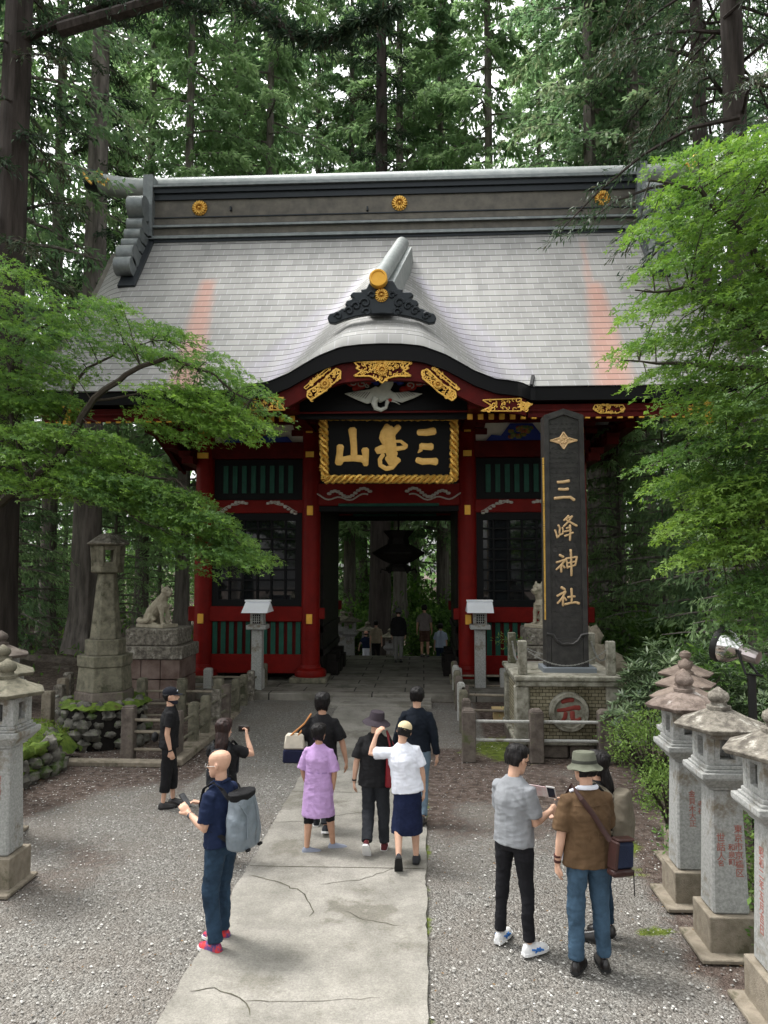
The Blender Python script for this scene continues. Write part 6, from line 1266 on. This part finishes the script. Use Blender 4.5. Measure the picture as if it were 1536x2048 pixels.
def conifer(seed,H=26,z0=5,rmax=3.6,nb=64,per=11,lm='cedar',L=(.16,.30),W=(.05,.09),tw=13,bare=.2,r=.42,sag=.45,bark='bark'):
    g=np.random.default_rng(seed); limbs=[];P=[];D=[];Nn=[];rn=[];LL=[];WW=[]
    for i in range(nb):
        f=(i+g.random())/nb; z=z0+(H-z0)*f; az=i*2.39996+g.normal(0,.3); L0=rmax*((1-f)**.55*.9+.15)*(.6+.55*g.random()); u=np.array([math.cos(az),math.sin(az),0.]); s=np.array([-u[1],u[0],0.]); rise=.25*g.random()+.05
        cur=lambda t: u*(L0*t)+np.array([0,0,z+L0*(rise*t-sag*t*t)])+s*(.12*L0*math.sin(t*3+i))
        limbs.append(([tuple(cur(t)) for t in (0,.25,.5,.75,1)],.035+.02*L0/3)); br=g.random()
        for k in range(tw):
            t=bare+(1-bare)*(k+g.random())/tw; c=cur(t); sg=1 if k%2 else -1; d=unit(u*(.5+.5*g.random())+s*sg*(1.1-.7*t)+np.array([0,0,-.25-.3*g.random()])); l2=L0*.30*(1.15-t*.6)*(.7+.6*g.random())
            m=per; q=g.random(m)**.8; pos=c+np.outer(q*l2,d)+g.normal(0,.05,(m,3))+np.outer(q*q,[0,0,-.25*l2]); dd=d+g.normal(0,.55,(m,3))+np.array([0,0,-.35])
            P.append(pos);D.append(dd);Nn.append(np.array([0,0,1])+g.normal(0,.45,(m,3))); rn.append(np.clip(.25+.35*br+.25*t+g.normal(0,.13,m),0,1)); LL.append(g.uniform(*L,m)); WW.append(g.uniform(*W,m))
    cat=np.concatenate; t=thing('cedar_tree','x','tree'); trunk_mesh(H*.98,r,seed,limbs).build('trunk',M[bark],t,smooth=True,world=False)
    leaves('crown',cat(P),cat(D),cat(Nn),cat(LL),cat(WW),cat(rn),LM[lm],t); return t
A_=conifer(1,42,8,4.3,104,15,'cedar',(.2,.40),(.08,.15),17,bare=.05,r=.38); B_=conifer(2,40,6,4.2,96,15,'cedar2',(.22,.42),(.09,.16),18,bare=.04,r=.34); C_=conifer(3,43,9,4.4,96,14,'cedar',(.18,.36),(.07,.13),16,bare=.08); D_=conifer(4,38,4.5,4.5,100,15,'cedar2',(.22,.42),(.09,.16),18,sag=.3,bare=.04,r=.34)
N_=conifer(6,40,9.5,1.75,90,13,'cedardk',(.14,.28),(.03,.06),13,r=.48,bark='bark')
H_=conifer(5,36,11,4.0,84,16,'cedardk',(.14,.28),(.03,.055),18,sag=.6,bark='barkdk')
used={}
gT='tall cedar trees of the forest behind and beside the gate'
def place(proto,x,y,label,s=1.0,z=-.1,rz=None,wd=1.0):
    rz=random.uniform(0,6.28) if rz is None else rz
    if proto.name not in used: used[proto.name]=1; proto.location=(x,y,z); proto.rotation_euler=(0,0,rz); proto.scale=(s*wd,s*wd,s); proto['label']=label; proto['group']=gT; return proto
    return dup(proto,(x,y,z),rz,label,gT,(s*wd,s*wd,s))
def X(px,Y): return at(px,1128,Y).x
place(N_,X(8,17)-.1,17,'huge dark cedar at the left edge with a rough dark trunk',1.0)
place(N_,X(172,26.5),26.5,'tall grey trunked cedar rising behind the tall hexagonal lantern past the ridge tip',1.05,wd=1.15)
place(B_,X(530,35),35,'cedar behind the roof with a straight trunk above the left crest',1.05)
place(D_,X(800,39),39,'cedar behind the roof above the middle crest',1.15)
place(B_,X(985,37),37,'cedar behind the roof right of the curved gable',1.1)
place(A_,X(1195,29),29,'cedar with a dark trunk rising above the right crest',1.0)
place(C_,X(1232,31),31,'cedar trunk seen just right of the name pillar under the eave',1.0)
place(A_,X(1287,28.5),28.5,'pale brown cedar trunk second to the right of the name pillar',1.0)
place(C_,X(1372,33),33,'cedar trunk half hidden by maple leaves right of the eave corner',1.1)
place(H_,X(1500,18.5),18.5,'dark cedar with drooping boughs overhanging the upper right corner',1.0,z=.8,wd=1.0)
place(H_,X(1425,25),25,'dark cedar beside the one in the upper right corner',1.0,z=.8)
place(B_,X(95,30),30,'cedar trunk between the left edge and the tall lantern',1.05)
place(C_,X(8,22),22,'cedar trunk at the far left edge beyond the lanterns',1.0)
place(D_,X(285,36),36,'slim cedar trunk behind the left wolf',1.1); place(B_,X(365,32),32,'cedar trunk between the left wolf and the red column',1.0)
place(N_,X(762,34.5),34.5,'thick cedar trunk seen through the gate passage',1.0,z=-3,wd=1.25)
place(A_,X(700,42),42,'slim dark trunk at the left in the gate passage',1.0,z=-3); place(D_,X(727,46),46,'slimmer dark trunk second from left in the gate passage',1.0,z=-3)
place(B_,X(830,47),47,'dark trunk behind the dark clothed visitor in the passage',1.0,z=-3); place(A_,X(885,40),40,'dark trunk above the pale blue shirt beyond the gate',1.0,z=-3)
where=[(-20,27,'left'),(-23,35,'left'),(-17,41,'left'),(-9.5,47,'centre left'),(-4.5,52,'centre'),(1.5,50,'centre'),(7.5,47,'centre right'),(12.5,42,'right'),(16.5,34,'right'),(22,40,'right'),(-27,46,'left'),(-13,52,'left'),(14,54,'right'),(26,50,'right'),(-16.5,20,'left'),(-10,38.5,'left')]
pr=[A_,B_,C_,D_]; cnt={}
where+=[(-6.2,43,'centre left'),(9.8,40,'right')]
for i,(x,y,w_) in enumerate(where):
    far='far ' if y>45 else ''; lb='%sforest cedar on the %s, about %d metres behind the gate front'%(far,w_,round(y-20)) if y>22 else 'cedar at the left margin level with the gate'
    place(pr[(i*3+i//4)%4],x,y,lb,random.uniform(.95,1.15),z=-.3-(2.5 if abs(x+1)<6 else 0))
for x,y,w_ in ((-14,-14,'left, farther back'),(0,-20,'middle'),(14,-14,'right, farther back'),(-17,1,'left'),(17,0,'right'),):  # unseen cedars, added to hold back sky light from the front
    place(pr[int(abs(x*3+y))%4],x,y,'unseen cedar added around the viewpoint to block sky light, '+w_,1.0)
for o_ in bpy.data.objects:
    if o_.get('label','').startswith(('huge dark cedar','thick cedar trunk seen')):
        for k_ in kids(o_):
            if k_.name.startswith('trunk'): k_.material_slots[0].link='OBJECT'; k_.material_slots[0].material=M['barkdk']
# limb of dark needles hanging into the top of the view, part of the huge left cedar
lt_=[o for o in bpy.data.objects if o.get('label','').startswith('huge dark cedar')][0]
def limb(pp,Y0_,Y1,r0,n,lm,name='low_limb',seed=0,fan=.8):
    g=np.random.default_rng(seed); pts=[at(a,b_,Y0_+(Y1-Y0_)*i/(len(pp)-1)) for i,(a,b_) in enumerate(pp)]; o=lt_
    inv=Matrix.LocRotScale(o.location,o.rotation_euler,o.scale).inverted(); b=MB(); b.tube([inv@p for p in pts],[r0*(1-.75*i/(len(pts)-1)) for i in range(len(pts))],7); lo=b.build(name,M['barkdk'],o,smooth=True,world=False)
    P=[];D=[]
    for k in range(n):
        t=g.random()**.7*(len(pts)-1); i=min(int(t),len(pts)-2); p=pts[i].lerp(pts[i+1],t-i); d=np.array([g.normal(0,1),g.normal(0,.8),-.25+g.normal(0,.35)]); d=unit(d); l=fan*g.random()
        m=16; q=g.random(m); P.append(np.array(p)+np.outer(q*l,d)+g.normal(0,.03,(m,3))); D.append(d+g.normal(0,.6,(m,3)))
    P=np.concatenate(P); D=np.concatenate(D); im=np.array(inv); P=P@im[:3,:3].T+im[:3,3]; D=D@im[:3,:3].T
    leaves('needles',P,D,g.normal(0,.5,(len(P),3))+[0,0,1],g.uniform(.12,.24,len(P)),g.uniform(.03,.05,len(P)),np.clip(g.normal(.4,.2,len(P)),0,1),LM[lm],lo)
limb([(120,60),(430,-30),(530,28),(590,72),(660,78),(720,48),(790,10)],16.5,14.5,.17,330,'cedardk',seed=4,fan=.55)
limb([(20,90),(200,10),(330,-10),(420,30)],17,16,.12,110,'cedardk',seed=8,fan=1.0)
# ---- maples ----
def maple(name,label,base,trunkpts,limbs,regions,lm,seed,leafL=.075,per=42,rad=.34,outdir=None,sgn=1,per_t=52):
    g=np.random.default_rng(seed); t=thing(name,label,'tree',base,group='green maples framing the gate'); b=MB(); bv=Vector(base)
    L_=lambda p:Vector(p)-bv
    b.tube([L_(p) for p in trunkpts],[.17*(1-.5*i/(len(trunkpts)-1)) for i in range(len(trunkpts))],10)
    nodes=[]
    for pl,r0 in limbs:
        q=[]
        for p_,p2 in zip(pl,pl[1:]):
            for j in range(3): q.append(Vector(p_).lerp(Vector(p2),j/3)+Vector(g.normal(0,.035,3)))
        q.append(Vector(pl[-1])); nodes+=q
        b.tube([L_(p) for p in q],[max(.008,r0*(1-.85*i/(len(q)-1))) for i in range(len(q))],6)
    Na=np.array([tuple(n) for n in nodes]); P=[];D=[];Nn=[];rn=[]
    for poly,nspr,Ya,Yb,tone in regions:
        xs=[p[0] for p in poly]; ys=[p[1] for p in poly]; c=0; tr=0
        while c<nspr and tr<nspr*20:
            tr+=1; x=g.uniform(min(xs)-30,max(xs)+30); y=g.uniform(min(ys),max(ys)); ins=False; tier=(y+.10*x*sgn+18*math.sin(x*.02+seed))%per_t/per_t; xo=x; x=x-sgn*26*math.cos(6.28*(tier-.29))
            for i in range(len(poly)):
                a,b2=poly[i],poly[i-1]
                if (a[1]>y)!=(b2[1]>y) and x<(b2[0]-a[0])*(y-a[1])/(b2[1]-a[1])+a[0]: ins=not ins
            if not ins: continue
            # keep in drooping tiers
            if tier>.58 and g.random()<.86: continue
            c+=1; x=xo; Yq=g.uniform(Ya,Yb); o=np.array(at(x,y,Yq)); i=int(np.argmin(((Na-o)**2).sum(1))); nd=Na[i]
            if c%4==0 and np.linalg.norm(o-nd)<2.2: mid=(o+nd)/2+[0,0,.08]; b.tube([L_(nd),L_(mid),L_(o)],[.012,.008,.004],4)
            out=unit(np.array([o[0]-bv.x,o[1]-bv.y,0.])+g.normal(0,.4,3)*[1,1,0]); sd=np.array([-out[1],out[0],0]); m=per
            u=g.uniform(-1,1,m); v=g.uniform(-.6,.6,m); pos=o+np.outer(u*rad*1.25,out)+np.outer(v*rad*1.25,sd); pos[:,2]+= -.42*(u+.35)*np.abs(u+.35)*rad-.35*np.abs(v)*rad*.6+g.normal(0,.025,m)
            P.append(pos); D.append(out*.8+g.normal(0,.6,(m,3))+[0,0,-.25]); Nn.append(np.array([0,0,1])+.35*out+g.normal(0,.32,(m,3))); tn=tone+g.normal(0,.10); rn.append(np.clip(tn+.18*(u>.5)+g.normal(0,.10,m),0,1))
    b.build('trunk',M['twig'],t,smooth=True,world=False)
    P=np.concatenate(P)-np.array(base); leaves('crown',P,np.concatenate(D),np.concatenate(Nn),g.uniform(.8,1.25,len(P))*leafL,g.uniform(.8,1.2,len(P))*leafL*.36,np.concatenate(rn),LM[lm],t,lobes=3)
    return t
a=lambda x,y,Y:tuple(at(x,y,Y))
bs_=(-9.6,14.3,.3)
maple('maple_tree','green maple spreading from the left edge over the tall lantern and gate eave',bs_,[bs_,(-9.5,14.2,2),a(-40,1040,14.3),a(30,980,14.3)],
 [([a(-40,1040,14.3),a(60,960,14.2),a(110,920,14.1),a(190,800,14),a(260,745,13.9),a(340,715,13.9),a(430,750,13.8),a(500,800,13.8)],.10),
  ([a(110,920,14.1),a(120,840,14.4),a(170,740,14.8),a(250,690,15),a(330,680,15)],.05),([a(60,960,14.2),a(10,800,14.6),a(30,690,15),a(130,620,15.2),a(200,600,15.3)],.06),
  ([a(30,980,14.3),a(140,975,14),a(260,945,13.8),a(350,960,13.6),a(440,1060,13.5)],.05),([a(30,1000,14.3),a(120,990,14),a(240,1020,13.8),a(360,1080,13.6)],.045),([a(-40,1040,14.3),a(-60,800,14.6),a(-30,640,15),a(20,560,15)],.06),([a(190,800,14),a(280,790,14.2),a(350,840,14.2)],.03)],
 [([(-80,500),(40,530),(110,590),(200,588),(250,610),(335,645),(400,690),(470,735),(530,800),(538,860),(470,850),(400,800),(360,740),(300,720),(180,700),(140,760),(60,800),(-80,860)],400,13.6,15.9,.5),
  ([(265,770),(370,760),(430,800),(500,840),(520,870),(430,870),(330,880),(290,850)],120,13.4,14.6,.75),
  ([(-80,830),(60,820),(130,830),(140,800),(60,760),(-80,760)],120,14,15.5,.55),
  ([(-80,850),(120,840),(240,870),(290,920),(350,960),(400,1000),(470,1080),(510,1100),(430,1115),(400,1060),(340,1090),(285,1050),(260,1010),(170,1000),(100,985),(-80,970)],430,13.2,15.4,.62),
  ([(120,930),(300,940),(400,1000),(500,1095),(520,1115),(400,1125),(380,1150),(340,1110),(300,1060),(270,1020),(170,1000)],170,13.0,14.2,.4)],'maple',3)
bs_=(7.6,10.6,.6)
maple('maple_tree','bright green maple covering the right edge in front of the gate roof',bs_,[bs_,(7.4,10.6,2.6),a(1700,900,10.6),a(1640,700,10.6)],
 [([a(1700,900,10.6),a(1600,640,10.6),a(1500,480,10.5),a(1400,380,10.4),a(1300,360,10.3)],.09),([a(1640,760,10.6),a(1500,640,10.4),a(1380,580,10.3),a(1270,580,10.2)],.06),([a(1640,800,10.6),a(1500,740,10.2),a(1360,720,10.0),a(1240,720,9.9)],.05),
  ([a(1700,900,10.6),a(1540,900,10.2),a(1400,880,10.1),a(1290,940,10)],.05),([a(1700,980,10.6),a(1540,1000,10.2),a(1420,1040,10.1),a(1330,1070,10)],.045),([a(1600,640,10.6),a(1560,420,10.8),a(1500,290,11)],.05)],
 [([(1620,225),(1530,260),(1450,275),(1390,295),(1325,318),(1345,400),(1290,440),(1300,500),(1325,550),(1272,600),(1310,640),(1275,690),(1315,740),(1335,820),(1400,860),(1620,880)],430,9.4,11.8,.60),
  ([(1315,900),(1350,880),(1420,860),(1620,860),(1620,960),(1440,960),(1350,975)],90,9.6,11.4,.38),
  ([(1310,935),(1350,925),(1420,965),(1370,1040),(1400,1100),(1440,1110),(1620,1090),(1620,960),(1480,940),(1330,960)],150,9.4,11,.8),
  ([(1450,1150),(1620,1080),(1620,1260),(1500,1240)],60,9.4,11,.3)],'maple2',5,sgn=-1,per_t=74)
# ---- broadleaf understory ----
def bush(name,label,c,r,n,lm,L,W,seed,cat_='shrub',per=12,group=None,twigs=14,lob=1,rosette=False,droop=.0,kind=None):
    g=np.random.default_rng(seed); t=thing(name,label,cat_,c,group=group); r=np.array(r); b=MB(); P=[];D=[];Nn=[];rn=[]
    for i in range(twigs):
        a=g.uniform(0,6.28); e=np.array([math.cos(a)*r[0]*.7,math.sin(a)*r[1]*.7,r[2]*g.uniform(.9,1.7)]); b.tube([(0,0,0),tuple(e*.45+[0,0,.1]),tuple(e)],[.02,.013,.005],4)
    for i in range(n):
        d=unit(g.normal(0,1,3)); 
        if d[2]<-.35: d[2]*=-1
        q=g.uniform(.62,1.02)*(1+.16*math.sin(3*math.atan2(d[1],d[0])+seed)+.1*math.sin(7*d[2]+seed)); o=d*r*q+[0,0,r[2]*.85]; m=per; tone=.35+.3*d[2]*0+g.normal(0,.16)
        if rosette:
            az=np.arange(m)/m*6.28*1.0+g.random()*6; ax=unit(d*.5+[0,0,1]); e1=unit(np.cross(ax,[1,.3,0])); e2=np.cross(ax,e1); dd=np.outer(np.cos(az),e1)+np.outer(np.sin(az),e2)+ax*g.uniform(.1,.9,(m,1)); P.append(o+dd*.015); D.append(dd); Nn.append(ax+g.normal(0,.15,(m,3)))
        else: P.append(o+g.normal(0,L*1.6,(m,3))*[1,1,.55]); D.append(d*.7+g.normal(0,.6,(m,3))-[0,0,droop]); Nn.append(np.array([0,0,1])+d*.4+g.normal(0,.4,(m,3)))
        rn.append(np.clip(tone+g.normal(0,.12,m),0,1))
    b.build('stems',M['twig'],t,world=False); P=np.concatenate(P); k=len(P); leaves('foliage',P,np.concatenate(D),np.concatenate(Nn),g.uniform(.75,1.25,k)*L,g.uniform(.8,1.2,k)*W,np.concatenate(rn),LM[lm],t,lobes=lob); return t
p=gp(1345,1480)
bush('rhododendron_shrub','large shrub with long narrow leathery leaves left of the floodlight',(4.15,12.9,0),(1.15,.9,1.05),430,'rhodo',.17,.036,2,per=9,rosette=True,twigs=30)
bush('rhododendron_shrub','leathery leaved shrub behind the floodlight pole at the right edge',(6.0,12.6,.2),(1.1,.9,.95),300,'rhodo',.17,.036,7,per=9,rosette=True,twigs=20)
bush('light_green_bush','airy lime green bush at the right end of the dark post fence',(3.35,11.45,0),(.70,.6,.66),230,'lime',.055,.028,4,per=14,twigs=50)
bush('light_green_bush','low lime green bush in front of the airy one, between the lanterns',(3.1,9.9,0),(.40,.5,.45),110,'lime',.05,.026,14,per=12,twigs=40)
for i,(x,y,rr_,h,lb) in enumerate(((3.35,7.6,.34,.42,'fresh green plant behind the second lantern of the right row'),(3.25,6.9,.30,.35,'fresh green plant between the two front lanterns of the right row'),(3.7,7.9,.5,.6,'larger green plant at the right edge behind the lanterns'),(3.0,8.6,.25,.5,'small leafy plant beside the third lantern of the right row'),(3.3,6.3,.3,.3,'low green plant at the right edge behind the front lantern'),(4.3,9.2,.6,.55,'green plant at the right edge above the lantern roofs'))):
    bush('green_plant',lb,(x,y,0),(rr_,rr_,h*.6),70,'under' if i%2 else 'lime',.07,.035,20+i,'plant',12,'green plants between the right lanterns',18)
bush('yellow_green_bush','small yellow green bush beside the right pedestal behind the fence',(1.95,16.0,.0),(.18,.18,.25),30,'lime',.05,.03,31,'plant',10)
p=at(1020,1290,16.9); bush('fern_tuft','small fern tuft on the pedestal edge left of the right wolf',(p.x,17.2,p.z-.1),(.14,.14,.12),20,'lime',.09,.02,33,'plant',8)
# low conifers and undergrowth beside the gate
Eb=conifer(11,8,.6,2.3,60,11,'cedar2',(.13,.24),(.04,.07),12,.1,.12,.2); Fb=conifer(12,6.5,.4,2.1,54,11,'cedar',(.13,.24),(.04,.07),12,.1,.10,.25); Gb=conifer(13,11,1.5,2.6,60,11,'cedar2',(.14,.26),(.045,.075),12,.1,.14,.25)
for pr_,px,Y,s,z,lb in ((Eb,1240,24,1.0,0,'young conifer just right of the name pillar base'),(Gb,1330,23,.85,0,'young conifer right of the gate corner under the eave'),(Fb,1420,19.5,1.1,.4,'dark young conifer above the leathery shrub'),(Eb,1500,16.5,.9,.8,'young conifer at the right edge above the floodlight'),(Gb,1560,20,1.1,.8,'taller young conifer at the right edge'),(Gb,1390,28,1.1,0,'young conifer farther back right of the gate'),(Eb,1300,31,1.1,0,'young conifer behind the pale brown trunk on the right'),
 (Fb,40,27,1.1,0,'dark young conifer at the left edge beyond the boulders'),(Eb,75,33,1.1,0,'young conifer between the left trunks'),(Gb,230,31,.9,0,'young conifer behind the tall lantern'),(Eb,320,40,1.2,0,'young conifer far behind the left wolf'),(Gb,130,38,1.2,0,'young conifer far back on the left'),(Gb,-40,24,1.0,.5,'young conifer cut by the left edge')):
    place(pr_,X(px,Y),Y,lb,s,z=z-.1)
for i,(px,Y,z,s,lb) in enumerate(((700,38,-3,1.0,'green bush far left in the gate passage view'),(790,44,-3,1.3,'green bush behind the dark clothed visitor'),(850,40,-3,1.2,'green bush behind the man in shorts'),(905,37,-3,1.0,'green bush at the right in the passage view'),(740,50,-2.5,1.5,'bright bush far beyond the thick trunk in the passage'))):
    bush('green_bush',lb,(X(px,Y),Y,z),(2.4*s,1.5*s,2.3*s),330,'under',.26,.14,50+i,'shrub',12,'green bushes beyond the gate passage',10)
for i,(px,Y,r0,h,lb) in enumerate(((20,34,2.5,1.6,'green bush low behind the boulders at the left edge'),(120,45,3.5,2.6,'sunlit green bush far back between the left trunks'),(215,48,3.5,3.0,'bright green bush far behind the tall lantern'),(330,50,3.5,3.0,'bright green bush far behind the left wolf'),(1255,27,1.4,1.2,'low green bush right of the black pillar base'),(1320,21,1.6,1.1,'dark low bush behind the leathery shrub'),(1460,15.5,1.5,1.0,'dark low bush behind the floodlight'))):
    bush('green_bush',lb,(X(px,Y),Y,-.2),(r0,r0*.7,h),300,'under',.10+.004*Y,.05+.002*Y,70+i,'shrub',12,'green bushes under the trees beside the gate',10)
# far woods closing the view
g=np.random.default_rng(99); n=42000; ang=g.uniform(-1.25,1.25,n); rad=g.uniform(58,84,n); z=-5+g.random(n)**1.25*30; cl_=np.sin(ang*23)+np.sin(ang*51+z*.4)+np.sin(z*.8+ang*9)
keep=(cl_>-1.3)|(z<9)
P=np.stack([np.sin(ang)*rad,np.cos(ang)*rad,z],1)[keep]; P[:,0]*=1.15; k=len(P)
o=leaves('distant_woods',P,g.normal(0,1,(k,3))-[0,0,.4],g.normal(0,1,(k,3))+[0,-.4,.6],g.uniform(.6,1.3,k),g.uniform(.35,.7,k),np.clip(.35+.2*np.sin(P[:,0]*.4)*np.sin(P[:,2]*.5)+g.normal(0,.15,k),0,1),LM['far'],kind='stuff'); tag(o,'distant green woods closing the view between the trunks','woods')
# low ground plants under the trees
g=np.random.default_rng(5); n=16000; x=g.uniform(-26,26,n); y=g.uniform(19,56,n); keep=((x<-9.5)|(x>5.8)|(y>31))&((np.abs(x+1)>3.6)|(y>36)); keep&=(np.sin(x*1.3+1)*np.sin(y*.9)+g.normal(0,.5,n)>.0)
x=x[keep];y=y[keep];k=len(x); zz0=np.where(np.abs(x+.9)<3,-3.0,np.where(y>34,-(y-34)*.03,0))+np.clip((x-4.2)*.12,0,1.5)*(x>4.2)+np.clip((-9-x)*.08,0,1.2)*(x<-9)
o=leaves('ground_plants',np.stack([x,y,zz0+g.uniform(.02,.3,k)],1),g.normal(0,1,(k,3))+[0,0,.5],g.normal(0,.5,(k,3))+[0,0,1],g.uniform(.15,.4,k),g.uniform(.06,.15,k),g.random(k),LM['under'],kind='stuff'); tag(o,'low green plants covering the forest floor','undergrowth')
SC.view_settings.exposure=1.7

g=np.random.default_rng(8); n=5200; x=g.uniform(-9.8,-6.2,n); y=g.uniform(10.4,13.5,n)
zq=np.array([.62+.10*noise.noise(Vector((a_*1.5,b_*1.5,2)))-.25*max(0,(a_+6.65))/.7-.3*max(0,b_-13.1)+.02 for a_,b_ in zip(x,y)])
bk=[o for o in bpy.data.objects if o.name.startswith('mossy_bank')][0]
leaves('moss_tufts',np.stack([x,y,zq],1),g.normal(0,.7,(n,3))+[0,0,1.2],g.normal(0,1,(n,3)),g.uniform(.03,.08,n),g.uniform(.01,.022,n),g.random(n),leafmat('moss blades',[(.06,.10,.012),(.10,.16,.02),(.16,.23,.03),(.10,.09,.03)],.3),bk,world=True,kind='stuff')

g=np.random.default_rng(21); n=2600; x=g.uniform(-6.5,3.6,n); y=g.uniform(4.8,18,n); kp_=(np.abs(x+.97)>1.0)|(g.random(n)<.06); kp_&=(np.sin(x*2.1)+np.sin(y*1.7+x)+g.normal(0,.8,n)>.3)|(x>2.0)|(x<-5); x=x[kp_];y=y[kp_];n=len(x)
lit=mat('dry leaf litter',(.09,.05,.025),(.20,.12,.05),30,.9); 
o=leaves('leaf_litter',np.stack([x,y,np.array([rise(b_)+.036 for b_ in y])],1),np.stack([g.normal(0,1,n),g.normal(0,1,n),g.normal(0,.15,n)],1),g.normal(0,.25,(n,3))+[0,0,1],g.uniform(.012,.04,n),g.uniform(.008,.02,n),g.random(n),lit,kind='stuff'); tag(o,'small dry brown leaves scattered over the gravel and path','leaf litter')
